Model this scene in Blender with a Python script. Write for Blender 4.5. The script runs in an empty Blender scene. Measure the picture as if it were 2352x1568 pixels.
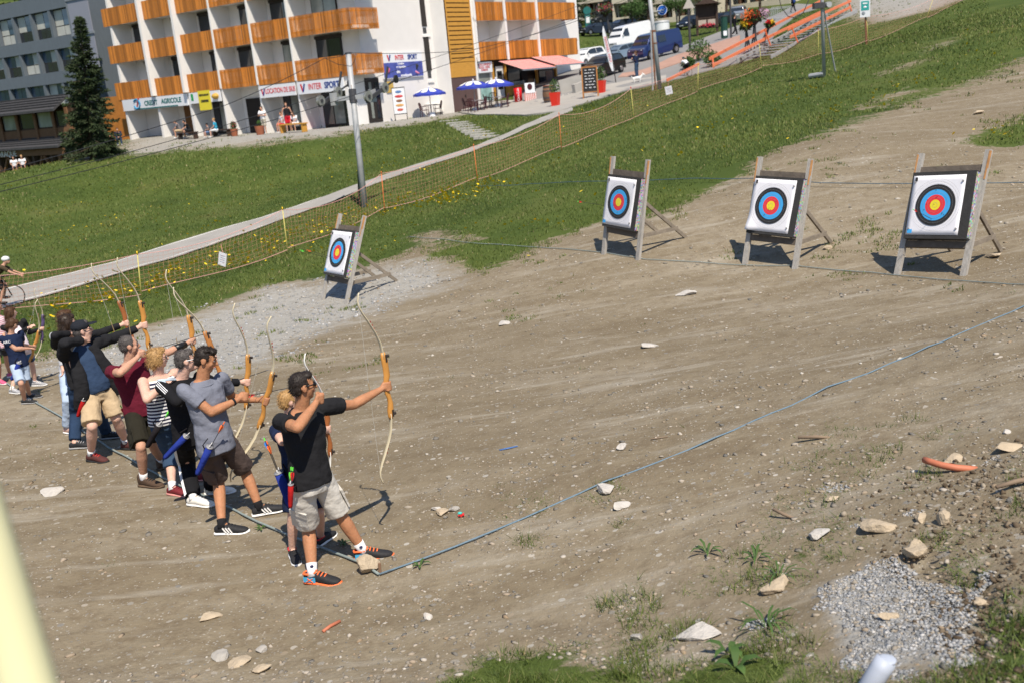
import bpy, math, random
import numpy as np
from mathutils import Vector, Matrix, noise as mnoise

R = math.radians
random.seed(7)
RNG = np.random.default_rng(7)
SC = bpy.context.scene
COL = SC.collection

# ------------------------------------------------------------------ camera
PITCH, ROLL, CAM_Z, FPX = R(14.738), R(5.2975), 3.6, 2352 * 35 / 36
_cr, _sr, _cp, _sp = math.cos(ROLL), math.sin(ROLL), math.cos(PITCH), math.sin(PITCH)
AX_R = np.array([1.0, 0, 0])
AX_D = np.array([0, -_sp, -_cp])
AX_F = np.array([0, _cp, -_sp])
CAM = np.array([0, 0, CAM_Z])
cam_data = bpy.data.cameras.new('camera')
cam = bpy.data.objects.new('camera', cam_data)
COL.objects.link(cam)
_ex = _cr * AX_R + _sr * AX_D
_ed = -_sr * AX_R + _cr * AX_D
cam.matrix_world = Matrix(((_ex[0], -_ed[0], -AX_F[0], 0), (_ex[1], -_ed[1], -AX_F[1], 0),
                           (_ex[2], -_ed[2], -AX_F[2], CAM_Z), (0, 0, 0, 1)))
cam_data.lens, cam_data.sensor_width = 35, 36
cam_data.clip_start, cam_data.clip_end = 0.1, 3000
cam_data.dof.use_dof = True
cam_data.dof.focus_distance = 10.0
cam_data.dof.aperture_fstop = 2.4
SC.camera = cam

# ------------------------------------------------------------------ sky, sun, exposure
SUN_EL = 57.0
SUN_DIR = np.array([0.30, -0.95])            # horizontal direction towards the sun
SUN_DIR = SUN_DIR / np.linalg.norm(SUN_DIR)
world = bpy.data.worlds.new('World')
SC.world = world
world.use_nodes = True
wn = world.node_tree.nodes
sky = wn.new('ShaderNodeTexSky')
sky.sky_type = 'NISHITA'
sky.sun_disc = False
sky.sun_elevation = R(SUN_EL)
sky.sun_rotation = math.atan2(SUN_DIR[0], SUN_DIR[1])
sky.altitude = 1700
wn['Background'].inputs['Strength'].default_value = 0.125
world.node_tree.links.new(sky.outputs[0], wn['Background'].inputs[0])
sun_data = bpy.data.lights.new('sun', 'SUN')
sun_data.energy, sun_data.angle, sun_data.color = 4.8, R(0.5), (1.0, 0.91, 0.78)
sun = bpy.data.objects.new('sun', sun_data)
COL.objects.link(sun)
sun.rotation_euler = Vector((-SUN_DIR[0] * math.cos(R(SUN_EL)), -SUN_DIR[1] * math.cos(R(SUN_EL)), -math.sin(R(SUN_EL)))).to_track_quat('-Z', 'Y').to_euler()
sun.location = (20, -40, 60)
SC.view_settings.view_transform = 'Standard'
SC.view_settings.look = 'None'
SC.view_settings.gamma = 1
SC.view_settings.exposure = 0.38
SC.render.engine = 'CYCLES'
SC.cycles.max_bounces = 4
SC.cycles.transparent_max_bounces = 16

# ------------------------------------------------------------------ pixel <-> world helpers (picture measured at 2352 px width)
def ray(px, py):
    dx, dy = px - 1176.0, py - 784.0
    u, v = (_cr * dx - _sr * dy) / FPX, (_sr * dx + _cr * dy) / FPX
    return AX_F + u * AX_R + v * AX_D

def at(px, py, depth):
    return CAM + ray(px, py) * depth

def atz(px, py, z):
    r = ray(px, py)
    return CAM + r * ((z - CAM_Z) / r[2])

def depth_of(p):
    return float((np.asarray(p) - CAM) @ AX_F)

def proj(p):
    q = np.asarray(p) - CAM
    d = q @ AX_F
    u, v = FPX * (q @ AX_R) / d, FPX * (q @ AX_D) / d
    return 1176 + _cr * u + _sr * v, 784 - _sr * u + _cr * v

# zoom views used when measuring: view(ox, oy, scale) -> picture px
def view(ox, oy, s):
    return lambda x, y: ((ox + x / s) / 1.741497, (oy + y / s) / 1.741497)

# ------------------------------------------------------------------ materials
MATS = {}
def nt(name):
    m = bpy.data.materials.new(name)
    m.use_nodes = True
    t = m.node_tree
    return m, t, t.nodes, t.links, t.nodes['Principled BSDF']

def M(name, col=None, rough=.75, var=.12, scale=12., bump=0., metal=0., spec=.35, bscale=None, stretch=None, alpha=None, sss=0, coat=0, trans=0):
    if name in MATS:
        return MATS[name]
    m, t, n, l, b = nt(name)
    b.inputs['Roughness'].default_value = rough
    b.inputs['Metallic'].default_value = metal
    b.inputs['Specular IOR Level'].default_value = spec
    if coat:
        b.inputs['Coat Weight'].default_value = coat
        b.inputs['Coat Roughness'].default_value = .05
    if sss:
        b.inputs['Subsurface Weight'].default_value = sss
        b.inputs['Subsurface Scale'].default_value = .01
    if trans:
        b.inputs['Transmission Weight'].default_value = trans
    tc = n.new('ShaderNodeTexCoord')
    src = tc.outputs['Object']
    if stretch:
        mp = n.new('ShaderNodeMapping')
        mp.inputs['Scale'].default_value = stretch
        l.new(src, mp.inputs[0]); src = mp.outputs[0]
    nz = n.new('ShaderNodeTexNoise')
    nz.inputs['Scale'].default_value = scale
    nz.inputs['Detail'].default_value = 4
    l.new(src, nz.inputs['Vector'])
    mx = n.new('ShaderNodeMix'); mx.data_type = 'RGBA'
    c = tuple(col)
    mx.inputs[6].default_value = tuple(max(0, x * (1 - 2 * var)) for x in c) + (1,)
    mx.inputs[7].default_value = tuple(min(1, x * (1 + 2 * var)) for x in c) + (1,)
    l.new(nz.outputs['Fac'], mx.inputs[0])
    l.new(mx.outputs[2], b.inputs['Base Color'])
    if bump:
        nb = n.new('ShaderNodeTexNoise')
        nb.inputs['Scale'].default_value = bscale or scale * 3
        nb.inputs['Detail'].default_value = 3
        l.new(src, nb.inputs['Vector'])
        bp = n.new('ShaderNodeBump')
        bp.inputs['Strength'].default_value = min(1, bump)
        bp.inputs['Distance'].default_value = .02
        l.new(nb.outputs['Fac'], bp.inputs['Height'])
        l.new(bp.outputs[0], b.inputs['Normal'])
    if alpha is not None:
        b.inputs['Alpha'].default_value = alpha
    MATS[name] = m
    return m

def glass(name, col=(.02, .025, .03), rough=.05):
    if name in MATS:
        return MATS[name]
    return M(name, col, rough=rough, var=.25, scale=.9, spec=.8)

# ------------------------------------------------------------------ mesh builder
def _basis(d):
    d = np.asarray(d, float); d = d / (np.linalg.norm(d) + 1e-12)
    a = np.array([0, 0, 1.]) if abs(d[2]) < .9 else np.array([1., 0, 0])
    x = np.cross(a, d); x /= np.linalg.norm(x)
    return x, np.cross(d, x), d

def rz(a):
    c, s = math.cos(a), math.sin(a)
    return np.array([[c, -s, 0], [s, c, 0], [0, 0, 1.]])

def frame(d, up=(0, 0, 1)):
    """rotation whose columns are x (side), y (along d), z (up)"""
    y = np.asarray(d, float); y = y / np.linalg.norm(y)
    x = np.cross(y, up); x /= np.linalg.norm(x)
    return np.stack([x, y, np.cross(x, y)], 1)

class MB:
    def __init__(self):
        self.v, self.f, self.mi, self.n, self.cur = [], [], [], 0, 0
    def add(self, vs, fs):
        vs = [tuple(map(float, p)) for p in vs]
        self.v += vs
        self.f += [tuple(i + self.n for i in f) for f in fs]
        self.mi += [self.cur] * len(fs)
        self.n += len(vs)
        return self
    def box(self, c, s, rot=None, taper=1.0):
        c = np.asarray(c, float); h = np.asarray(s, float) / 2
        vs = []
        for z in (-1, 1):
            k = taper if z > 0 else 1
            for x, y in ((-1, -1), (1, -1), (1, 1), (-1, 1)):
                p = np.array([x * h[0] * k, y * h[1] * k, z * h[2]])
                vs.append(c + (rot @ p if rot is not None else p))
        return self.add(vs, [(3, 2, 1, 0), (4, 5, 6, 7), (0, 1, 5, 4), (1, 2, 6, 5), (2, 3, 7, 6), (3, 0, 4, 7)])
    def bar(self, p0, p1, w, h, up=(0, 0, 1)):
        """box beam from p0 to p1, w along side, h along up"""
        p0, p1 = np.asarray(p0, float), np.asarray(p1, float)
        L = np.linalg.norm(p1 - p0)
        d = (p1 - p0) / L
        if abs(np.dot(d, up)) > .98: up = (0, 1, 0) if abs(d[1]) < .9 else (1, 0, 0)
        return self.box((p0 + p1) / 2, (w, L, h), frame(d, up))
    def cyl(self, p0, p1, r0, r1=None, n=10, cap=True):
        r1 = r0 if r1 is None else r1
        return self.tube([p0, p1], [r0, r1], n, cap)
    def tube(self, pts, rad, n=8, cap=True, ell=None, up=None):
        """tube through pts; rad scalar/list; ell: (a,b) multipliers in side/up"""
        pts = [np.asarray(p, float) for p in pts]
        m = len(pts)
        if not hasattr(rad, '__len__'): rad = [rad] * m
        vs, fs = [], []
        x = None
        for i, p in enumerate(pts):
            d = pts[min(i + 1, m - 1)] - pts[max(i - 1, 0)]
            if up is not None:
                dd = d / (np.linalg.norm(d) + 1e-12)
                x = np.cross(dd, up); x /= np.linalg.norm(x) + 1e-12
                y = np.cross(x, dd)
            elif x is None:
                x, y, _ = _basis(d)
            else:
                dd = d / (np.linalg.norm(d) + 1e-12)
                x = x - dd * np.dot(x, dd); x /= np.linalg.norm(x) + 1e-12
                y = np.cross(dd, x)
            ra = rad[i]
            ra, rb = (ra if hasattr(ra, '__len__') else (ra, ra))
            if ell: ra, rb = ra * ell[0], rb * ell[1]
            for k in range(n):
                a = 2 * math.pi * k / n
                vs.append(p + x * ra * math.cos(a) + y * rb * math.sin(a))
        for i in range(m - 1):
            for k in range(n):
                fs.append((i * n + k, i * n + (k + 1) % n, (i + 1) * n + (k + 1) % n, (i + 1) * n + k))
        if cap:
            fs.append(tuple(range(n - 1, -1, -1)))
            fs.append(tuple(range((m - 1) * n, m * n)))
        return self.add(vs, fs)
    def cap(self, p0, p1, r0, r1=None, n=10):
        """capsule with round ends"""
        r1 = r0 if r1 is None else r1
        p0, p1 = np.asarray(p0, float), np.asarray(p1, float)
        d = p1 - p0; L = np.linalg.norm(d) + 1e-9; d = d / L
        pts, rad = [], []
        for k in range(4):
            a = math.pi / 2 * (1 - k / 4)
            pts.append(p0 - d * r0 * math.sin(a)); rad.append(max(r0 * math.cos(a), r0 * .08))
        for k in range(5):
            a = math.pi / 2 * k / 4
            pts.append(p1 + d * r1 * math.sin(a)); rad.append(max(r1 * math.cos(a), r1 * .08))
        pts.insert(4, p0); rad.insert(4, r0)
        return self.tube(pts, rad, n)
    def ell(self, c, s, rot=None, n=12, m=8):
        c = np.asarray(c, float)
        vs, fs = [], []
        for i in range(1, m):
            th = math.pi * i / m
            for k in range(n):
                a = 2 * math.pi * k / n
                p = np.array([s[0] * math.sin(th) * math.cos(a), s[1] * math.sin(th) * math.sin(a), s[2] * math.cos(th)])
                vs.append(c + (rot @ p if rot is not None else p))
        for e in (1, -1):
            p = np.array([0, 0, s[2] * e]); vs.append(c + (rot @ p if rot is not None else p))
        T, Bo = len(vs) - 2, len(vs) - 1
        for i in range(m - 2):
            for k in range(n):
                fs.append((i * n + k, (i + 1) * n + k, (i + 1) * n + (k + 1) % n, i * n + (k + 1) % n))
        for k in range(n):
            fs.append((T, k, (k + 1) % n))
            fs.append((Bo, (m - 2) * n + (k + 1) % n, (m - 2) * n + k))
        return self.add(vs, fs)
    def lathe(self, prof, c=(0, 0, 0), n=16, axis=None):
        """prof: [(r,z)...]; closed with end caps"""
        c = np.asarray(c, float)
        pts = [c + (np.array([0, 0, z]) if axis is None else np.asarray(axis) * z) for r, z in prof]
        return self.tube(pts, [max(r, 1e-4) for r, z in prof], n)
    def prism(self, poly, t0, t1, fn):
        """extrude a 2d polygon; fn(u,v,t)->3d"""
        k = len(poly)
        vs = [fn(u, v, t0) for u, v in poly] + [fn(u, v, t1) for u, v in poly]
        fs = [tuple(range(k - 1, -1, -1)), tuple(range(k, 2 * k))]
        fs += [(i, (i + 1) % k, k + (i + 1) % k, k + i) for i in range(k)]
        return self.add(vs, fs)
    def quad(self, a, b, c, d):
        return self.add([a, b, c, d], [(0, 1, 2, 3)])
    def grid(self, fn, nu, nv):
        vs = [fn(i / nu, j / nv) for j in range(nv + 1) for i in range(nu + 1)]
        fs = [(j * (nu + 1) + i, j * (nu + 1) + i + 1, (j + 1) * (nu + 1) + i + 1, (j + 1) * (nu + 1) + i) for j in range(nv) for i in range(nu)]
        return self.add(vs, fs)
    def mesh(self, name):
        me = bpy.data.meshes.new(name)
        me.from_pydata(self.v, [], self.f)
        if any(self.mi):
            me.polygons.foreach_set('material_index', self.mi)
        return me
    def obj(self, name, mat, parent=None, smooth=False, fixn=False):
        me = self.mesh(name)
        for m in (mat if isinstance(mat, (list, tuple)) else [mat]):
            me.materials.append(m)
        if fixn:
            import bmesh
            bm = bmesh.new(); bm.from_mesh(me)
            bmesh.ops.recalc_face_normals(bm, faces=bm.faces)
            bm.to_mesh(me); bm.free()
        if smooth:
            me.polygons.foreach_set('use_smooth', [True] * len(me.polygons))
            if smooth != True:
                try: me.set_sharp_from_angle(angle=R(smooth))
                except Exception: pass
        o = bpy.data.objects.new(name, me)
        COL.objects.link(o)
        if parent is not None: o.parent = parent
        return o

def tag(o, label=None, cat=None, group=None, kind=None):
    if label: o['label'] = label
    if cat: o['category'] = cat
    if group: o['group'] = group
    if kind: o['kind'] = kind
    return o

def thing(name, label, cat, loc=(0, 0, 0), rotz=0., group=None):
    o = bpy.data.objects.new(name, None)
    o.empty_display_size = .2
    COL.objects.link(o)
    o.location = tuple(map(float, loc)); o.rotation_euler = (0, 0, rotz)
    return tag(o, label, cat, group)

def dup(o, parent=None, label=None, loc=None, rotz=None):
    c = o.copy(); COL.objects.link(c); c.parent = parent
    if label: c['label'] = label
    if loc is not None: c.location = tuple(map(float, loc))
    if rotz is not None: c.rotation_euler = (0, 0, rotz)
    for ch in list(o.children): dup(ch, c)
    return c

def text_obj(name, s, mat, parent, loc, rot, size, squeeze=1.0, depth=.006, align='CENTER', shear=0., bold=0.):
    cu = bpy.data.curves.new(name, 'FONT')
    cu.body, cu.size, cu.extrude, cu.align_x, cu.align_y, cu.shear, cu.offset = s, size, depth, align, 'CENTER', shear, bold
    tmp = bpy.data.objects.new(name, cu)
    COL.objects.link(tmp)
    bpy.context.view_layer.update()
    me = bpy.data.meshes.new_from_object(tmp.evaluated_get(bpy.context.evaluated_depsgraph_get()))
    bpy.data.objects.remove(tmp)
    bpy.data.curves.remove(cu)
    if squeeze != 1: me.transform(Matrix.Diagonal((squeeze, 1, 1, 1)))
    me.name = name
    me.materials.clear(); me.materials.append(mat)
    o = bpy.data.objects.new(name, me); COL.objects.link(o)
    if parent is not None: o.parent = parent
    o.matrix_basis = Matrix.Translation(Vector(tuple(map(float, loc)))) @ Matrix([[*map(float, r)] for r in rot]).to_4x4()
    return o
# ------------------------------------------------------------------ terrain: heights measured at (picture px, distance) and spread smoothly
_zr = lambda L: [tuple(atz(x, y, z)) for x, y, z in L]
_dp = lambda L: [tuple(at(x, y, d)) for x, y, d in L]
CTRL = _zr([(735, 1335, 0), (860, 1280, .02), (525, 1222, -.04), (220, 1062, -.18), (65, 925, -.32), (5, 870, -.36), (400, 1140, -.1), (100, 1300, -.03), (1100, 1200, .12),
            (1300, 1000, .15), (1400, 1110, .25), (1900, 900, .45), (1750, 980, .38), (2330, 715, .55), (1000, 820, -.2), (600, 850, -.25),
            (100, 1560, .05), (700, 1560, .1), (1176, 1560, .25), (1700, 1560, .6), (2000, 1400, .72), (2340, 1560, 1.0), (2340, 1100, .92), (2340, 900, .8), (1800, 1250, .5)])
CTRL += _dp([(765, 693, 20.2), (1430, 590, 18.1), (1766, 609, 16.5), (2130, 637, 14.3),
             (2350, 330, 21), (2350, 200, 27), (2350, 60, 38), (1900, 330, 22), (1600, 420, 22), (1300, 480, 23), (1000, 560, 22.6),
             (325, 690, 22.5), (662, 588, 26), (884, 492, 29.5), (1098, 422, 32.5), (1290, 348, 35.5), (1457, 280, 38), (1603, 217, 43), (1750, 162, 47), (1880, 135, 50), (1992, 102, 53), (2060, 60, 56),
             (40, 700, 26), (30, 660, 28.5), (300, 612, 29.5), (290, 590, 32.5), (500, 548, 32.5), (480, 528, 35), (750, 463, 36), (740, 445, 38.5), (1000, 384, 39), (990, 370, 41), (1200, 300, 43),
             (300, 450, 45), (700, 400, 46), (50, 520, 41), (20, 400, 51), (-200, 560, 40),
             (1490, 140, 88), (1600, 110, 85), (1700, 62, 95), (1820, 35, 105), (1350, 155, 80), (1400, 88, 108), (1300, 85, 108), (1500, 20, 140), (1350, 190, 64), (1470, 192, 62),
             (1950, 34, 72), (2100, 14, 64)])
TZ = 1.55                                         # terrace in front of the big building
CTRL += _zr([(180, 372, TZ - .1), (400, 347, TZ), (700, 322, TZ), (950, 288, TZ), (1130, 262, TZ + .1), (600, 312, TZ), (300, 330, TZ), (860, 292, TZ + .1), (1000, 268, TZ + .2), (1040, 255, TZ + .2), (1200, 245, TZ + .3), (1290, 232, TZ + .5)])
CTRL += _dp([(164, 383, 64), (80, 392, 66), (0, 402, 68), (-80, 410, 70)])
CTRL += [(-60, 90, 1.5), (-40, 140, 6), (20, 190, 22), (90, 180, 26), (60, 60, 8), (40, 20, 2.5), (-40, 20, -.8), (-60, 45, -.6), (0, 1.0, 1.9), (6, 1.0, 2.2), (-6, 1, 1.7), (20, 5, 2.4), (-20, 5, .6), (0, 400, 60), (-200, 300, 40), (200, 300, 60), (3, -6, 1.9), (-20, -10, 1.5), (20, -10, 2.5)]
CTRL = np.array(CTRL)

def _tps(r2):
    return r2 * np.log(r2 + 1e-9)
_S = 30.0
_n = len(CTRL)
_P = CTRL[:, :2] / _S
_K = _tps(((_P[:, None] - _P[None]) ** 2).sum(-1)) + np.eye(_n) * .004
_A = np.zeros((_n + 3, _n + 3)); _A[:_n, :_n] = _K; _A[:_n, _n] = 1; _A[:_n, _n + 1:] = _P; _A[_n, :_n] = 1; _A[_n + 1:, :_n] = _P.T
_W = np.linalg.solve(_A, np.concatenate([CTRL[:, 2], np.zeros(3)]))

def H(x, y):
    x, y = np.atleast_1d(np.asarray(x, float)), np.atleast_1d(np.asarray(y, float))
    sh = x.shape
    q = np.stack([x.ravel(), y.ravel()], 1) / _S
    out = np.empty(len(q))
    for i in range(0, len(q), 20000):
        c = q[i:i + 20000]
        k = _tps(((c[:, None] - _P[None]) ** 2).sum(-1))
        out[i:i + 20000] = k @ _W[:_n] + _W[_n] + c @ _W[_n + 1:]
    out += .012 * np.sin(q[:, 0] * 47 + 2 * np.sin(q[:, 1] * 31)) * np.cos(q[:, 1] * 53 + q[:, 0] * 17)
    X, Y = q[:, 0] * _S, q[:, 1] * _S
    near = np.clip(1 - np.hypot(X, Y) / 30, 0, 1)
    out += near * .011 * (np.sin(X * 5.1 + 2 * np.sin(Y * 3.3)) * np.sin(Y * 4.3 + np.sin(X * 2.9)) + .5 * np.sin(X * 13.7 + Y * 3) * np.sin(Y * 11.3 - X * 4) + .3 * np.sin(X * 29 + 3 * np.sin(Y * 9)) * np.sin(Y * 31))
    return out.reshape(sh)

def Hs(x, y):
    return float(H(x, y)[0])

_DS = np.concatenate([np.linspace(2, 60, 700), np.linspace(60.2, 260, 500)])
def gnd(px, py, lift=0., dmin=0.):
    """where the line of sight through a picture point meets the terrain"""
    d = _DS[_DS > dmin]
    P = CAM[None] + ray(px, py)[None] * d[:, None]
    g = P[:, 2] - H(P[:, 0], P[:, 1])
    w = np.where(g < 0)[0]
    if len(w) == 0: i = len(d) - 1; t = d[i]
    elif w[0] == 0: t = d[0]
    else:
        i = w[0]; t = d[i - 1] + (d[i] - d[i - 1]) * g[i - 1] / (g[i - 1] - g[i])
    p = CAM + ray(px, py) * t
    p[2] = Hs(p[0], p[1]) + lift
    return p

def inpoly(x, y, poly):
    poly = np.asarray(poly)
    c = np.zeros(x.shape, bool)
    j = len(poly) - 1
    for i in range(len(poly)):
        xi, yi, xj, yj = poly[i][0], poly[i][1], poly[j][0], poly[j][1]
        c ^= ((yi > y) != (yj > y)) & (x < (xj - xi) * (y - yi) / (yj - yi + 1e-12) + xi)
        j = i
    return c

def gpoly(pts, dmin=0):
    return np.array([gnd(x, y, dmin=dmin)[:2] for x, y in pts])

GRASS_EDGE = [(-300, 905), (0, 832), (127, 801), (220, 780), (333, 754), (460, 719), (540, 690), (603, 657), (746, 641), (850, 612), (905, 590), (960, 575), (1010, 610), (1080, 632), (1150, 610), (1280, 545), (1350, 525), (1440, 505), (1540, 487),
              (1640, 440), (1700, 405), (1790, 347), (1840, 324), (2013, 266), (2123, 228), (2244, 188), (2352, 142), (2560, 55)]
P_DIRT = gpoly(GRASS_EDGE)
P_DIRT = np.concatenate([P_DIRT, [(90, 30), (60, -30), (-60, -30), (-60, 8)]])
P_GRAVELS = [gpoly([(90, 850), (200, 795), (460, 722), (610, 660), (750, 645), (900, 600), (1000, 600), (1070, 640), (900, 700), (760, 760), (600, 830), (480, 880), (300, 880)]),
             gpoly([(1890, 1350), (2000, 1290), (2130, 1310), (2240, 1430), (2210, 1500), (2100, 1545), (1980, 1530), (1900, 1460)]),
             gpoly([(150, 378), (400, 352), (560, 340), (760, 322), (950, 290), (1060, 268), (1130, 258), (1130, 225), (700, 290), (280, 318)]),
             gpoly([(1900, 42), (2000, 60), (2150, 25), (2250, -10), (2250, -60), (1900, -10)])]
P_TUFT = [gpoly([(2220, 330), (2260, 300), (2400, 250), (2400, 320), (2300, 340)]),
          gpoly([(960, 1580), (1120, 1500), (1300, 1490), (1500, 1560), (1700, 1480), (1860, 1500), (1900, 1600), (960, 1600)]),
          gpoly([(2240, 1480), (2400, 1380), (2400, 1600), (2260, 1560)])]
P_FAINT = [gpoly([(1640, 1290), (1760, 1250), (1950, 1160), (2000, 1190), (1960, 1290), (1850, 1340), (1700, 1330)]),
           gpoly([(1700, 1400), (1800, 1390), (1900, 1480), (1750, 1470)]), gpoly([(2060, 1100), (2140, 1080), (2180, 1110), (2080, 1120)]),
           gpoly([(1690, 400), (1800, 350), (1950, 300), (2010, 330), (1850, 400), (1740, 430)]), gpoly([(1900, 560), (2000, 520), (2000, 560)]),
           gpoly([(900, 1440), (1000, 1430), (1050, 1500), (900, 1490)]), gpoly([(1280, 1380), (1450, 1350), (1500, 1400), (1300, 1420)])]
P_BARE = [gpoly(p) for p in ([(930, 545), (1010, 525), (1060, 540), (960, 570)], [(1050, 545), (1100, 530), (1110, 550), (1060, 560)], [(2130, 235), (2180, 220), (2190, 235)],
                             [(1560, 480), (1600, 470), (1640, 450), (1600, 490)], [(1360, 525), (1420, 505), (1410, 520)], [(2000, 170), (2130, 130), (2140, 138), (2010, 182)], [(1960, 245), (2090, 200), (2095, 210), (1970, 255)], [(2120, 110), (2200, 85), (2205, 95), (2125, 122)])]

def sdist(x, y, poly):
    """signed distance to a polygon, positive inside"""
    poly = np.asarray(poly); sh = x.shape
    x, y = x.ravel(), y.ravel()
    d2 = np.full(x.shape, 1e9)
    for i in range(len(poly)):
        a, b = poly[i - 1], poly[i]
        e = b - a
        t = np.clip(((x - a[0]) * e[0] + (y - a[1]) * e[1]) / (e @ e + 1e-9), 0, 1)
        d2 = np.minimum(d2, (x - a[0] - t * e[0]) ** 2 + (y - a[1] - t * e[1]) ** 2)
    return (np.sqrt(d2) * np.where(inpoly(x, y, poly), 1, -1)).reshape(sh)

def masks(x, y):
    w = np.maximum(.10, .055 * np.hypot(x, y) - .18)                      # softness of the border, metres
    soft = lambda p, k=1.: np.clip(.5 + sdist(x, y, p) / (2 * w * k), 0, 1)
    g = 1 - soft(P_DIRT)
    for p in P_BARE: g = g * (1 - .75 * soft(p, .5))
    for i, p in enumerate(P_TUFT): g = np.maximum(g, soft(p, 2.2 if i else .6) * (.72 if i else 1))
    for p in P_FAINT: g = np.maximum(g, soft(p) * .34)
    gr = np.zeros(x.shape)
    for p in P_GRAVELS: gr = np.maximum(gr, soft(p, 1.3))
    return g * (1 - np.clip(gr * 2 - .6, 0, 1)), gr

def build_terrain():
    ang = np.concatenate([np.linspace(-180, -58, 40)[:-1], np.linspace(-58, 58, 440), np.linspace(58, 180, 40)[1:]])
    rad = np.concatenate([[.05], np.geomspace(.8, 4.5, 20)[:-1], np.geomspace(4.5, 120, 400)[:-1], np.geomspace(120, 900, 40)])
    A, Rr = np.meshgrid(np.radians(ang), rad)
    x, y = Rr * np.sin(A), Rr * np.cos(A)
    far = np.clip((Rr - 230) / 500, 0, 1)
    cx, cy = x / np.maximum(1, Rr / 400), y / np.maximum(1, Rr / 400)
    z = H(cx, cy) + far * 60
    # a low rut and broken bank in the near corner
    rut = gpoly([(2120, 1290), (2200, 1350), (2270, 1460), (2300, 1560)])
    for i in range(3):
        a, b = rut[i], rut[i + 1]
        t = np.clip(((x - a[0]) * (b[0] - a[0]) + (y - a[1]) * (b[1] - a[1])) / ((b - a) ** 2).sum(), 0, 1)
        dd = np.hypot(x - a[0] - t * (b[0] - a[0]), y - a[1] - t * (b[1] - a[1]))
        z -= .05 * np.exp(-(dd / .12) ** 2)
    g, gr = masks(x, y)
    nr, nc = x.shape
    vs = np.stack([x, y, z], -1).reshape(-1, 3)
    i = np.arange((nr - 1) * (nc - 1)); r_, c_ = i // (nc - 1), i % (nc - 1)
    q = np.stack([r_ * nc + c_, (r_ + 1) * nc + c_, (r_ + 1) * nc + c_ + 1, r_ * nc + c_ + 1], 1)[:, ::-1]
    me = bpy.data.meshes.new('ground')
    me.vertices.add(len(vs)); me.vertices.foreach_set('co', vs.ravel())
    me.loops.add(q.size); me.loops.foreach_set('vertex_index', q.ravel().astype(np.int32))
    me.polygons.add(len(q)); me.polygons.foreach_set('loop_start', np.arange(0, q.size, 4, dtype=np.int32))
    me.update(calc_edges=True); me.validate()
    me.polygons.foreach_set('use_smooth', [True] * len(q))
    for nm, val in (('grass', g), ('gravel', gr)):
        a = me.attributes.new(nm, 'FLOAT', 'POINT'); a.data.foreach_set('value', val.ravel().astype(np.float32))
    me.materials.append(ground_mat())
    o = bpy.data.objects.new('ground', me); COL.objects.link(o)
    tag(o, kind='structure')
    return o

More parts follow.
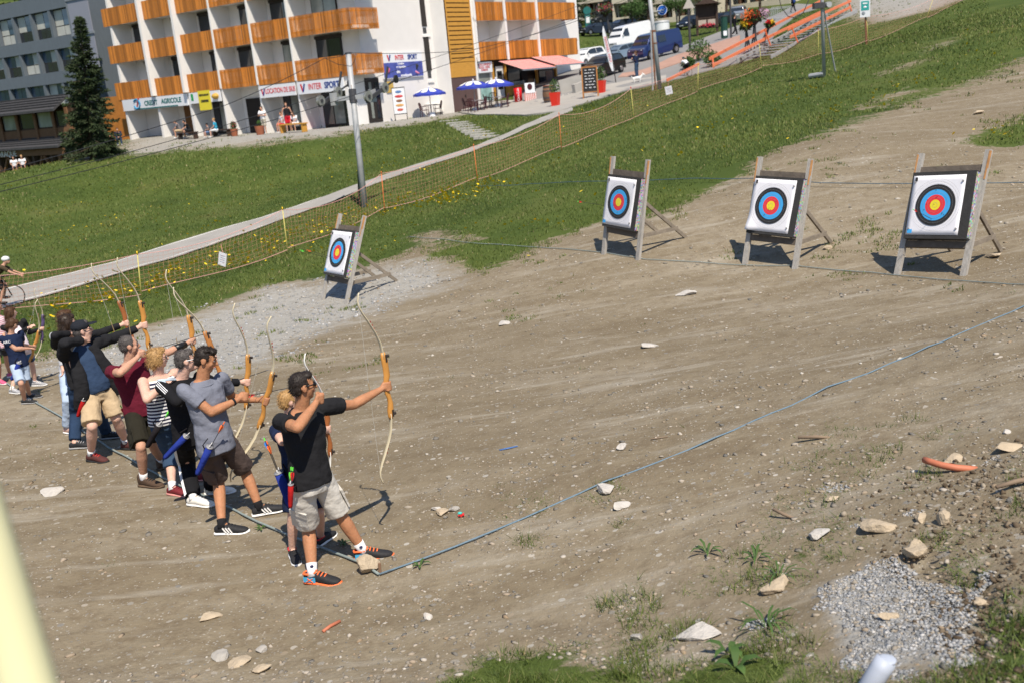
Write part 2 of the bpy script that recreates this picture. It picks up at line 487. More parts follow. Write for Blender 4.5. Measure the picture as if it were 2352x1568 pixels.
def ground_mat():
    m, t, n, l, b = nt('ground')
    b.inputs['Roughness'].default_value = .95
    b.inputs['Specular IOR Level'].default_value = .15
    tc = n.new('ShaderNodeTexCoord').outputs['Object']
    def noise(sc, det=5, st=None, rough=.6):
        x = n.new('ShaderNodeTexNoise'); x.inputs['Scale'].default_value = sc; x.inputs['Detail'].default_value = det; x.inputs['Roughness'].default_value = rough
        if st:
            mp = n.new('ShaderNodeMapping'); mp.inputs['Scale'].default_value = st[0]; mp.inputs['Rotation'].default_value = (0, 0, st[1]); l.new(tc, mp.inputs[0]); l.new(mp.outputs[0], x.inputs[0])
        else: l.new(tc, x.inputs[0])
        return x.outputs['Fac']
    def ramp(f, stops):
        r = n.new('ShaderNodeValToRGB'); e = r.color_ramp.elements
        while len(e) < len(stops): e.new(.5)
        for k, (p, c) in zip(e, stops): k.position = p; k.color = tuple(c) + (1,)
        l.new(f, r.inputs[0]); return r.outputs[0]
    def mix(f, a, c):
        x = n.new('ShaderNodeMix'); x.data_type = 'RGBA'
        for s, v in ((0, f), (6, a), (7, c)):
            if isinstance(v, (tuple, float)): x.inputs[s].default_value = v
            else: l.new(v, x.inputs[s])
        return x.outputs[2]
    def math_(op, a, c, clamp=False):
        x = n.new('ShaderNodeMath'); x.operation = op; x.use_clamp = clamp
        for s, v in ((0, a), (1, c)):
            if isinstance(v, (int, float)): x.inputs[s].default_value = v
            else: l.new(v, x.inputs[s])
        return x.outputs[0]
    def attr(k):
        a = n.new('ShaderNodeAttribute'); a.attribute_name = k; return a.outputs['Fac']
    # packed dirt: brown-grey with trampled pale streaks, broad darker noise patches and fine pebbles
    n1 = noise(.9, 3, ((.45, 1.5, 1), .45), .65)
    n2 = noise(5.5, 4, None, .78)
    dirt = ramp(n1, [(.22, (.168, .132, .086)), (.45, (.208, .170, .114)), (.60, (.240, .200, .140)), (.80, (.305, .265, .200))])
    dirt = mix(math_('MULTIPLY', ramp(n2, [(.46, (0, 0, 0)), (.64, (1, 1, 1))]), .50), dirt, (.120, .088, .054, 1))
    n0 = noise(.22, 3, ((.6, 1.3, 1), .4), .6)
    dirt = mix(math_('MULTIPLY', ramp(n0, [(.42, (0, 0, 0)), (.62, (1, 1, 1))]), .42), dirt, (.140, .110, .070, 1))
    dirt = mix(math_('MULTIPLY', ramp(noise(1.6, 4, ((.22, 1.5, 1), .5), .7), [(.54, (0, 0, 0)), (.68, (1, 1, 1))]), .5), dirt, (.345, .315, .26, 1))
    def pebbles(scale):
        v = n.new('ShaderNodeTexVoronoi'); v.inputs['Scale'].default_value = scale
        l.new(tc, v.inputs['Vector'])
        sep = n.new('ShaderNodeSeparateColor'); l.new(v.outputs['Color'], sep.inputs[0])
        size = math_('MULTIPLY', sep.outputs[1], .5)
        core = math_('LESS_THAN', v.outputs['Distance'], size)
        col = ramp(sep.outputs[2], [(0, (.17, .165, .155)), (.35, (.29, .265, .225)), (.6, (.40, .38, .34)), (.85, (.26, .21, .15)), (1, (.46, .43, .38))])
        return (lambda lo: math_('MULTIPLY', math_('GREATER_THAN', sep.outputs[0], lo), core)), core, col
    f1, k1, c1 = pebbles(17); f2, k2, c2 = pebbles(48)
    dirt = mix(math_('MULTIPLY', f2(.70), .75), dirt, c2); dirt = mix(math_('MULTIPLY', f1(.88), .8), dirt, c1)
    # grey gravel
    grav = ramp(n2, [(.3, (.21, .20, .18)), (.55, (.31, .30, .275)), (.75, (.25, .225, .18))])
    grav = mix(math_('MULTIPLY', k2, .75), grav, c2); grav = mix(math_('MULTIPLY', k1, .6), grav, c1)
    # turf
    n3 = noise(.33, 4, None, .6)
    gcol = ramp(n3, [(.28, (.040, .060, .012)), (.45, (.060, .088, .017)), (.58, (.085, .110, .024)), (.74, (.12, .120, .040))])
    gcol = mix(math_('MULTIPLY', n2, .5), gcol, (.03, .05, .011, 1))
    wob = math_('ADD', math_('MULTIPLY', math_('SUBTRACT', n2, .5), 1.1), math_('MULTIPLY', math_('SUBTRACT', n1, .5), .9))
    ge = ramp(math_('ADD', attr('grass'), wob), [(.44, (0, 0, 0)), (.6, (1, 1, 1))])
    gre = ramp(math_('ADD', attr('gravel'), wob), [(.35, (0, 0, 0)), (.8, (1, 1, 1))])
    col = mix(gre, dirt, grav)
    col = mix(ge, col, gcol)
    l.new(col, b.inputs['Base Color'])
    bp = n.new('ShaderNodeBump'); bp.inputs['Strength'].default_value = .5; bp.inputs['Distance'].default_value = .035
    l.new(noise(14, 4, None, .75), bp.inputs['Height']); l.new(bp.outputs[0], b.inputs['Normal'])
    return m

build_terrain()

def strip(name, left, right, mat, lift=.03, nu=6, parent=None, kind='structure', sub=6, thick=0):
    """draped ribbon between two picture polylines"""
    def dens(P):
        P = [gnd(*p) if len(p) == 2 else np.asarray(p) for p in P]
        s = np.concatenate([[0], np.cumsum([np.linalg.norm(P[i + 1] - P[i]) for i in range(len(P) - 1)])])
        P = np.array(P)
        # smooth by catmull via dense linear then box filter
        t = np.linspace(0, s[-1], 12 * len(P))
        Q = np.stack([np.interp(t, s, P[:, k]) for k in range(2)], 1)
        for _ in range(4): Q[1:-1] = (Q[:-2] + 2 * Q[1:-1] + Q[2:]) / 4
        return Q
    A, Bq = dens(left), dens(right)
    n = max(len(A), len(Bq)) * 2
    rs = lambda Q: np.stack([np.interp(np.linspace(0, 1, n), np.linspace(0, 1, len(Q)), Q[:, k]) for k in range(2)], 1)
    A, Bq = rs(A), rs(Bq)
    mb = MB()
    vs, fs = [], []
    for i in range(n):
        for k in range(nu + 1):
            x, y = A[i] + (Bq[i] - A[i]) * k / nu
            vs.append((x, y))
    vs = np.array(vs); z = H(vs[:, 0], vs[:, 1]) + lift
    w = nu + 1
    fs = [(i * w + k, i * w + k + 1, (i + 1) * w + k + 1, (i + 1) * w + k) for i in range(n - 1) for k in range(nu)]
    a = vs[1] - vs[0]; c = vs[w] - vs[0]
    if a[0] * c[1] - a[1] * c[0] < 0: fs = [f[::-1] for f in fs]
    mb.add(np.column_stack([vs, z]), fs)
    if lift > .045:                                   # side skirts down into the ground
        V3_ = np.column_stack([vs, z]); dn = np.array([0, 0, .4])
        for c0 in (0, nu):
            e = [V3_[i * w + c0] for i in range(n)]
            mb.add(e + [q - dn for q in e], [(i, i + 1, n + i + 1, n + i) for i in range(n - 1)])
    o = mb.obj(name, mat, parent, True)
    if kind: tag(o, kind=kind)
    return o

ASPH = M('asphalt', (.30, .285, .26), .9, .10, 1.2, .25, bscale=60)
ASPH2 = M('road_asphalt', (.215, .21, .205), .9, .10, .35, .2, bscale=30)
LINE = M('line_paint', (.62, .6, .56), .8, .1, 5)
BRICKP = M('red_paving', (.36, .22, .17), .9, .14, 1.5, .2, bscale=12)
_pt = [(-120, 748), (0, 712), (60, 694), (200, 654), (317, 617), (397, 596), (480, 568), (603, 523), (740, 474), (888, 414), (1000, 377), (1080, 352), (1170, 316), (1275, 272), (1320, 254)]
_pf = [(-160, 690), (0, 668), (70, 652), (200, 619), (317, 586), (397, 560), (480, 535), (603, 501), (740, 455), (888, 401), (1000, 366), (1080, 342), (1170, 306), (1265, 263), (1310, 246)]
strip('path', _pt, _pf, ASPH, .035)
_mixp = lambda k: [(a[0] + (b[0] - a[0]) * k, a[1] + (b[1] - a[1]) * k) for a, b in zip(_pt, _pf)]
strip('path_edge_marking', _mixp(.93)[:9], _mixp(.97)[:9], LINE, .040, 1)
strip('path_edge_marking', _mixp(.07)[:8], _mixp(.11)[:8], LINE, .040, 1)
# road and parking climbing behind the cafe
strip('road', [(1180, 232), (1300, 245), (1420, 215), (1540, 186), (1640, 160), (1760, 130), (1800, 60), (1850, 30), (1900, 12)],
      [(1180, 190), (1300, 155), (1360, 150), (1440, 128), (1540, 116), (1600, 96), (1680, 66), (1780, 36), (1830, 10)], ASPH2, .07, 16)
strip('forecourt', [(1060, 262), (1130, 266), (1210, 268), (1290, 257), (1370, 232), (1450, 205), (1530, 188)],
      [(1060, 240), (1130, 237), (1210, 236), (1290, 222), (1370, 203), (1450, 186), (1530, 176)], M('forecourt_concrete', (.33, .31, .28), .9, .1, .8, .15, bscale=20), .085, 14)
strip('red_pavement', [(1420, 181), (1480, 176), (1560, 148), (1640, 130), (1700, 110)], [(1430, 172), (1482, 164), (1560, 128), (1640, 104), (1700, 84)], BRICKP, .11, 12)
# ------------------------------------------------------------------ people
SHOOT = np.array([.77, .64, 0.0]); SHOOT /= np.linalg.norm(SHOOT)

def fuse_mesh(mb, voxel, smooth=2, amp=0., freq=9., seed=0.):
    """one continuous surface from overlapping closed shapes"""
    me = mb.mesh('raw')
    o = bpy.data.objects.new('raw', me); COL.objects.link(o)
    r = o.modifiers.new('r', 'REMESH'); r.mode = 'VOXEL'; r.voxel_size = voxel; r.use_smooth_shade = True
    if smooth:
        s = o.modifiers.new('s', 'SMOOTH'); s.factor = .5; s.iterations = smooth
    dg = bpy.context.evaluated_depsgraph_get(); dg.update()
    out = bpy.data.meshes.new_from_object(o.evaluated_get(dg))
    bpy.data.objects.remove(o); bpy.data.meshes.remove(me)
    n = len(out.vertices)
    if amp and n:
        co = np.empty(n * 3, np.float32); out.vertices.foreach_get('co', co); co = co.reshape(-1, 3).astype(float)
        no = np.empty(n * 3, np.float32); out.vertices.foreach_get('normal', no); no = no.reshape(-1, 3)
        q = co * freq + seed
        w = np.sin(q[:, 0] * 1.7 + 2.1 * np.sin(q[:, 2] * .9 + q[:, 1])) * np.sin(q[:, 2] * 2.3 + 1.7 * np.sin(q[:, 1] * 1.3 + q[:, 0])) + .6 * np.sin(q[:, 1] * 3.9 + 2 * np.sin(q[:, 2] * 2.9)) * np.sin(q[:, 0] * 3.1 + q[:, 2] * 2)
        co += no * (amp * w)[:, None]
        out.vertices.foreach_set('co', co.astype(np.float32).ravel())
    out.polygons.foreach_set('use_smooth', [True] * len(out.polygons))
    return out

def fuse(name, mb, mat, parent, voxel=.011, smooth=2, amp=0., freq=9., seed=0.):
    me = fuse_mesh(mb, voxel, smooth, amp, freq, seed)
    me.name = name; me.materials.clear(); me.materials.append(mat)
    o = bpy.data.objects.new(name, me); COL.objects.link(o); o.parent = parent
    return o

def on_ray(px, parent, L, flag='n'):
    r = ray(*px); c = CAM - parent
    a, b, cc = r @ r, 2 * r @ c, c @ c - L * L
    D = b * b - 4 * a * cc
    if D <= 0:
        p = CAM + r * (-b / (2 * a)); d = p - parent
        return parent + d / np.linalg.norm(d) * L
    t = (-b + (-1 if flag == 'n' else 1) * math.sqrt(D)) / (2 * a)
    return CAM + r * t

def knee_ray(px, hip, ank, Lt, Ls, fwd):
    r = ray(*px); t0 = depth_of((hip + ank) / 2)
    ts = np.linspace(t0 - .5, t0 + .5, 201)
    P = CAM + r[None] * ts[:, None]
    e = (np.linalg.norm(P - hip, axis=1) - Lt) ** 2 + (np.linalg.norm(P - ank, axis=1) - Ls) ** 2 - .004 * ((P - (hip + ank) / 2) @ fwd)
    return P[int(e.argmin())]

def unit(v):
    v = np.asarray(v, float); return v / (np.linalg.norm(v) + 1e-12)

SKIN = M('skin_tan', (.50, .275, .185), .62, .10, 14, .25, sss=.06, spec=.25)
SKIN_PALE = M('skin_pale', (.62, .38, .29), .62, .10, 14, .25, sss=.06, spec=.25)
SKIN_DARK = M('skin_brown', (.40, .185, .095), .62, .12, 14, .25, sss=.06, spec=.25)

def cloth(name, col, var=.12, rough=.92, bump=.7):
    m = M('cloth_' + name, col, rough, var, 7, bump, spec=.12, bscale=6.5)
    for n in m.node_tree.nodes:
        if n.type == 'BUMP': n.inputs['Distance'].default_value = .05
    return m

def striped(name, a, b, period, axis=2, duty=.5):
    """woven stripes across the object's axis"""
    k = 'striped_' + name
    if k in MATS: return MATS[k]
    m, t, n, l, bs = nt(k); MATS[k] = m
    bs.inputs['Roughness'].default_value = .9; bs.inputs['Specular IOR Level'].default_value = .15
    tc = n.new('ShaderNodeTexCoord'); sp = n.new('ShaderNodeSeparateXYZ'); l.new(tc.outputs['Object'], sp.inputs[0])
    def mt(op, x, y):
        q = n.new('ShaderNodeMath'); q.operation = op
        for i, v in ((0, x), (1, y)):
            if isinstance(v, (int, float)): q.inputs[i].default_value = v
            else: l.new(v, q.inputs[i])
        return q.outputs[0]
    fr = mt('FRACT', mt('DIVIDE', sp.outputs[axis], period), 0)
    mx = n.new('ShaderNodeMix'); mx.data_type = 'RGBA'
    mx.inputs[6].default_value = tuple(a) + (1,); mx.inputs[7].default_value = tuple(b) + (1,)
    l.new(mt('GREATER_THAN', fr, duty), mx.inputs[0]); l.new(mx.outputs[2], bs.inputs['Base Color'])
    return m

def add_hand(mb, wrist, grip, ax, k=1., thumb_to=None):
    """palm and five curled fingers closed round the axis ax through grip"""
    ax = unit(ax); w = unit(wrist - grip)
    w = unit(w - ax * (w @ ax))
    s = np.cross(ax, w)
    palm = grip + w * .030 * k
    mb.ell(palm, (.018 * k, .040 * k, .042 * k), np.stack([s, w, ax], 1), 8, 6)
    mb.cap(wrist, palm, .026 * k, .022 * k, 8)
    for i, L in enumerate((.92, 1., .97, .8)):
        c = grip + ax * (.030 - .020 * i) * k
        pts = [c + (w * math.cos(a) + s * math.sin(a)) * .026 * k for a in np.linspace(.55, 3.9 * L, 6)]
        mb.tube(pts, [.0098 * k, .0100 * k, .0098 * k, .0095 * k, .0092 * k, .0075 * k], 7)
    pts = [grip + ax * (.036 * k) + (w * math.cos(a) + s * math.sin(a)) * .027 * k for a in np.linspace(-.5, -2.4, 5)]
    mb.tube([palm + ax * .02 * k] + pts, [.012 * k, .0115 * k, .011 * k, .0105 * k, .010 * k, .008 * k], 7)

def add_open_hand(mb, wrist, tip_dir, side, k=1., curl=.5):
    d, s = unit(tip_dir), unit(side - unit(tip_dir) * (side @ unit(tip_dir)))
    nrm = np.cross(s, d)
    palm = wrist + d * .05 * k
    mb.ell(palm, (.040 * k, .048 * k, .018 * k), np.stack([s, d, nrm], 1), 8, 6)
    for i, L in enumerate((.068, .078, .074, .058)):
        b = palm + d * .038 * k + s * (.030 - .020 * i) * k
        a1, a2 = curl * .7, curl * 1.7
        p1 = b + (d * math.cos(a1) - nrm * math.sin(a1)) * L * .5 * k
        p2 = p1 + (d * math.cos(a2) - nrm * math.sin(a2)) * L * .5 * k
        mb.tube([b - d * .01 * k, b, p1, p2], [.0095 * k, .0098 * k, .009 * k, .0075 * k], 7)
    b = palm + s * .034 * k - d * .01 * k
    mb.tube([palm, b, b + (d * .8 + s * .6) * .035 * k - nrm * .01, b + (d + s * .35) * .058 * k - nrm * .02], [.014 * k, .012 * k, .011 * k, .0085 * k], 7)

def person(name, label, V, J, h=1.76, facing=(.64, -.77), look=(.77, .64, -.02), skin=SKIN, shirt=None, sleeve='short', pants=None, legs='shorts', shoes=None, hair=None, hairstyle='short',
           sock=None, depth=None, spread=0., vox=.010, girth=1., group='archers on the shooting line', extra=None, shirt_hem=-.06, shoe_sole=None, hand_l=None, hand_r=None, neckline=0., cat='person', female=False, ground=True, sole_mat=None, shirt_amp=.0035):
    k = h / 1.76
    F = unit(np.array([facing[0], facing[1], 0])); S = np.array([-F[1], F[0], 0])          # S: towards the person's left
    px = {a: V(*b) for a, b in J.items() if a[0] != '_'}
    heel_r, toe_r = gnd(*px['heel_r']), gnd(*px['toe_r'])
    heel_l, toe_l = gnd(*px['heel_l']), gnd(*px['toe_l'])
    fdir = {}
    for sd, he, to in (('r', heel_r, toe_r), ('l', heel_l, toe_l)):
        fdir[sd] = unit((to - he) * np.array([1, 1, 0]))
    d0 = depth if depth is not None else depth_of((heel_r + heel_l + toe_r + toe_l) / 4)
    pdp, pdn = J.get('_pd', (0, 0))
    pel = at(*px['pelvis'], d0 - .23 * k + pdp)
    neck = at(*px['neck'], d0 - .365 * k + pdn)
    up = unit(neck - pel)
    neck = pel + up * min(max(np.linalg.norm(neck - pel), .47 * k), .60 * k)
    base = np.array([(heel_r[0] + heel_l[0]) / 2, (heel_r[1] + heel_l[1]) / 2, 0]); base[2] = Hs(base[0], base[1])
    root = thing(name, label, cat, base, 0, group)
    o_ = base
    L = lambda p: np.asarray(p) - o_
    side = unit(S - up * (S @ up)); front = np.cross(up, side) * -1
    front = unit(F - up * (F @ up))
    shw = (.165 if female else .185) * k
    sh = {'l': neck + side * shw - up * .035 * k, 'r': neck - side * shw - up * .035 * k}
    hip = {'l': pel + side * .088 * k - up * .03 * k, 'r': pel - side * .088 * k - up * .03 * k}
    ank = {'r': heel_r + fdir['r'] * .055 * k + np.array([0, 0, .085 * k]), 'l': heel_l + fdir['l'] * .055 * k + np.array([0, 0, .085 * k])}
    kn = {s: knee_ray(px['knee_' + s], hip[s], ank[s], .43 * k, .42 * k, F * 1.0) for s in 'rl'}
    fl = J.get('_flags', {})
    el, wr = {}, {}
    for s in 'rl':
        el[s] = on_ray(px['elbow_' + s], sh[s], .295 * k, fl.get('elbow_' + s, 'n'))
        wr[s] = on_ray(px['wrist_' + s], el[s], .255 * k, fl.get('wrist_' + s, 'n'))
    hd = at(*px['head'], depth_of(neck) - .05 * k + J.get('_hd', 0))
    hd = neck + unit(hd - neck) * .185 * k

    look = unit(look)
    hs = unit(np.cross(look, [0, 0, 1.]) * -1); hu = np.cross(look, hs)         # hs: head's left
    if hu[2] < 0: hu = -hu
    Rh = np.stack([hs, look, hu], 1) * .89
    # ---- body: one continuous surface
    b = MB(); g = girth
    for s in 'rl':
        b.cap(L(hip[s]), L(kn[s]), .072 * k * g, .052 * k * g); kp = kn[s]
        b.cap(L(kp), L(kp + (ank[s] - kp) * .32), .051 * k, .054 * k * g); b.cap(L(kp + (ank[s] - kp) * .32), L(ank[s]), .054 * k * g, .033 * k)
        b.cap(L(ank[s]), L(ank[s] + fdir[s] * .12 * k - np.array([0, 0, .05 * k])), .034 * k, .030 * k)
        b.cap(L(sh[s]), L(el[s]), .052 * k * g, .040 * k * g)
        b.cap(L(el[s]), L(el[s] + (wr[s] - el[s]) * .3), .040 * k, .042 * k * g); b.cap(L(el[s] + (wr[s] - el[s]) * .3), L(wr[s]), .042 * k * g, .026 * k)
        hh = hand_l if s == 'l' else hand_r
        fa = unit(wr[s] - el[s])
        if hh is None: add_open_hand(b, L(wr[s]), fa, F, k, .6)
        elif hh[0] == 'grip': add_hand(b, L(wr[s]), L(wr[s] + fa * .075 * k), hh[1], k)
        elif hh[0] == 'open': add_open_hand(b, L(wr[s]), fa, np.asarray(hh[1], float), k, hh[2])
    rings = [(-.07, .150, .100), (0, .158, .112), (.16, .140, .100), (.34, .165, .112), (.45, .165, .098), (.50, .12, .075), (.54, .060, .058)]
    sp = np.linalg.norm(neck - pel) / (.53 * k)
    b.tube([L(pel + up * t * k * sp) for t, _, _ in rings], [(a * k * g * .95, c * k * g) for _, a, c in rings], 14, up=front)
    b.cap(L(neck - up * .03), L(hd - hu * .04 * k), .057 * k, .054 * k)
    E = lambda c, s_: b.ell(L(hd + Rh @ (np.array(c) * k)), tuple(np.array(s_) * k), Rh, 14, 10)
    E((0, -.012, .030), (.077, .097, .090)); E((0, .022, -.030), (.064, .070, .082)); E((0, .052, -.085), (.034, .034, .030)); E((0, .060, .018), (.058, .032, .030))
    b.cap(L(hd + Rh @ np.array([0, .092, .012]) * k), L(hd + Rh @ np.array([0, .112, -.022]) * k), .011 * k, .0155 * k, 7)
    for e in (1, -1):
        E((e * .079, -.010, -.005), (.010, .024, .034)); E((e * .040, .055, -.022), (.026, .024, .024))
    E((0, .084, -.055), (.026, .014, .011))
    body = fuse('body', b, skin, root, vox, 1)
    head_parts(root, L, hd, Rh, k, hair, hairstyle, vox)
    # ---- shirt
    if shirt is not None:
        m = MB(); hem = shirt_hem
        rr = [(hem, .176, .128), (hem + .02, .178, .130), (.05, .170, .124), (.18, .158, .116), (.34, .178, .123), (.45, .178, .110), (.495, .130, .086), (.53 - neckline, .073, .070)]
        m.tube([L(pel + up * t * k * sp) for t, _, _ in rr], [(a * k * g, c * k * g) for _, a, c in rr], 16, up=front)
        for s in 'rl':
            if sleeve == 'none': 
                continue
            fr = .62 if sleeve == 'short' else 1.
            e2 = sh[s] + (el[s] - sh[s]) * fr
            m.ell(L(sh[s] - up * .005), (.064 * k * g,) * 3, None, 10, 8)
            if sleeve == 'short':
                m.tube([L(sh[s]), L(e2)], [.066 * k * g, .066 * k * g], 12)
            else:
                m.cap(L(sh[s]), L(el[s]), .066 * k * g, .053 * k * g, 12)
                m.tube([L(el[s]), L(el[s] + (wr[s] - el[s]) * .95)], [.053 * k * g, .040 * k], 12)
        fuse('shirt' if sleeve != 'long' else 'jacket', m, shirt, root, vox, 2, shirt_amp * k, 11, h * 7)
    # ---- trousers
    if pants is not None:
        m = MB()
        rr = [(-.12, .145, .106), (-.05, .163, .114), (.0, .156, .108), (.04, .146, .100)]
        m.tube([L(pel + up * t * k) for t, _, _ in rr], [(a * k * g, c * k * g) for _, a, c in rr], 16, up=front)
        for s in 'rl':
            h2 = hip[s] + up * .02
            end = {'shorts': .93, 'capri': 1.45, 'long': 1.93, 'mini': .62}[legs]
            pts = [h2, hip[s] + (kn[s] - hip[s]) * .35]; rd = [.088, .092]
            if end <= 1:
                pts.append(hip[s] + (kn[s] - hip[s]) * end); rd.append(.095 if legs == 'shorts' else .090)
            else:
                pts += [kn[s], kn[s] + (ank[s] - kn[s]) * (end - 1)]; rd += [.086 if legs == 'long' else .078, .074 if legs == 'long' else .072]
            m.tube([L(p) for p in pts], [r_ * k * g for r_ in rd], 14)
        fuse('trousers' if legs == 'long' else 'shorts', m, pants, root, vox, 2, .004 * k, 10, h * 3)
    # ---- shoes and socks
    for s, he, to in (('r', heel_r, toe_r), ('l', heel_l, toe_l)):
        if sock is not None:
            m = MB(); a0 = ank[s]; dn = unit(kn[s] - ank[s])
            m.tube([L(a0 - dn * .03 * k), L(a0 + dn * .03 * k), L(a0 + dn * sock[1] * k)], [.040 * k, .039 * k, .043 * k], 12)
            so_ = m.obj('sock', sock[0], root, True)
            if sock[1] == .075:
                c_ = a0 + dn * .045 * k + unit(unit(CAM - a0) - dn * (unit(CAM - a0) @ dn)) * .040 * k
                MB().ell(L(c_), (.014 * k, .014 * k, .009 * k)).obj('logo', M('logo_navy', (.02, .02, .07), .8, .1), so_)
        if shoes is not None:
            shoe(root, L(he), fdir[s], k, shoes)
    info = dict(root=root, L=L, k=k, pel=pel, neck=neck, up=up, side=side, front=front, sh=sh, el=el, wr=wr, hip=hip, kn=kn, ank=ank, hd=hd, Rh=Rh, F=F, S=S)
    info['grip_l'] = wr['l'] + unit(wr['l'] - el['l']) * .075 * k
    info['grip_r'] = wr['r'] + unit(wr['r'] - el['r']) * .075 * k
    return info

def head_parts(root, L, hd, Rh, k, hair, style, vox):
    P = lambda x, y, z: L(hd + Rh @ (np.array([x, y, z]) * k))
    for e in (1, -1):
        o = MB().ell(P(e * .032, .079, .012), (.013 * k, .008 * k, .008 * k), Rh, 10, 6).obj('eye', M('eye_white', (.75, .72, .68), .3, .02), root, True)
        MB().ell(P(e * .033, .0855, .012), (.0062 * k, .004 * k, .0062 * k), Rh, 8, 6).obj('iris', M('iris', (.035, .02, .012), .3, .02), o, True)
        if hair is not None:
            MB().tube([P(e * .015, .091, .031), P(e * .034, .089, .036), P(e * .054, .076, .030)], [.004 * k, .0055 * k, .003 * k], 6).obj('eyebrow', hair, root, True)
    MB().tube([P(-.024, .082, -.056), P(-.009, .0955, -.053), P(.009, .0955, -.053), P(.024, .082, -.056)], [.003 * k, .0062 * k, .0062 * k, .003 * k], 6).obj('mouth', M('lips', (.42, .17, .13), .5, .05), root, True)
    if hair is None: return
    m = MB()
    E = lambda c, s_: m.ell(P(*c), tuple(np.array(s_) * k), Rh, 14, 10)
    if style in ('short', 'spiky', 'receding'):
        E((0, -.020, .038), (.081, .094, .088)); E((0, -.055, -.005), (.072, .056, .070))
        for e in (1, -1): E((e * .064, .002, .022), (.017, .034, .034))
        if style != 'receding': E((0, .040, .088), (.060, .050, .036))
        if style == 'spiky':
            for i in range(26):
                a = i * 2.4; q = .02 + .055 * math.sqrt(i / 26)
                c = P(q * math.cos(a), q * math.sin(a) + .012, .118 - 4 * q * q)
                m.cap(c, c + Rh @ np.array([.008 * math.cos(a * 3), .008, .012]) * k, .010 * k, .004 * k, 6)
    elif style in ('bob', 'long', 'cap', 'tail'):
        E((0, -.022, .042), (.089, .100, .093))
        for e in (1, -1): E((e * .070, -.015, -.005), (.028, .062, .075 if style != 'cap' else .05))
        E((0, -.065, -.035), (.078, .056, .085)); E((.02, .058, .085), (.062, .042, .038))
        if style in ('long',): E((0, -.075, -.11), (.088, .05, .11))
        if style == 'tail': m.cap(P(0, -.10, .02), P(0, -.13, -.14), .035 * k, .018 * k)
    ho = fuse('hair', m, hair, root, vox * .8, 1, .0016 * k, 60)
    me = ho.data; nv = len(me.vertices); co = np.empty(nv * 3, np.float32); me.vertices.foreach_get('co', co); no = np.empty(nv * 3, np.float32); me.vertices.foreach_get('normal', no)
    rr = np.random.default_rng(nv); ix = rr.integers(0, nv, 900); P_, N_ = co.reshape(-1, 3)[ix].astype(float), no.reshape(-1, 3)[ix].astype(float)
    ln = (.016 if style in ('short', 'spiky', 'receding') else .034) * k * (.5 + rr.random(900))[:, None]
    D_ = N_ * (.55 if style != 'receding' else .3) + rr.normal(0, .25, (900, 3)) + (Rh @ np.array([0, -.5, -.35 if style not in ('spiky',) else .4]))[None]
    D_ /= np.linalg.norm(D_, axis=1)[:, None]; E_ = np.cross(D_, rr.normal(size=(900, 3))); E_ /= np.linalg.norm(E_, axis=1)[:, None]
    V_ = np.stack([P_ - E_ * .0022 * k - N_ * .002, P_ + E_ * .0022 * k - N_ * .002, P_ + D_ * ln], 1).reshape(-1, 3)
    q = MB(); q.v = [tuple(v) for v in V_]; q.f = [(3 * i, 3 * i + 1, 3 * i + 2) for i in range(900)]; q.mi = [0] * 900; q.n = 2700
    tag(q.obj('hair_strands', hair, ho), kind='stuff')

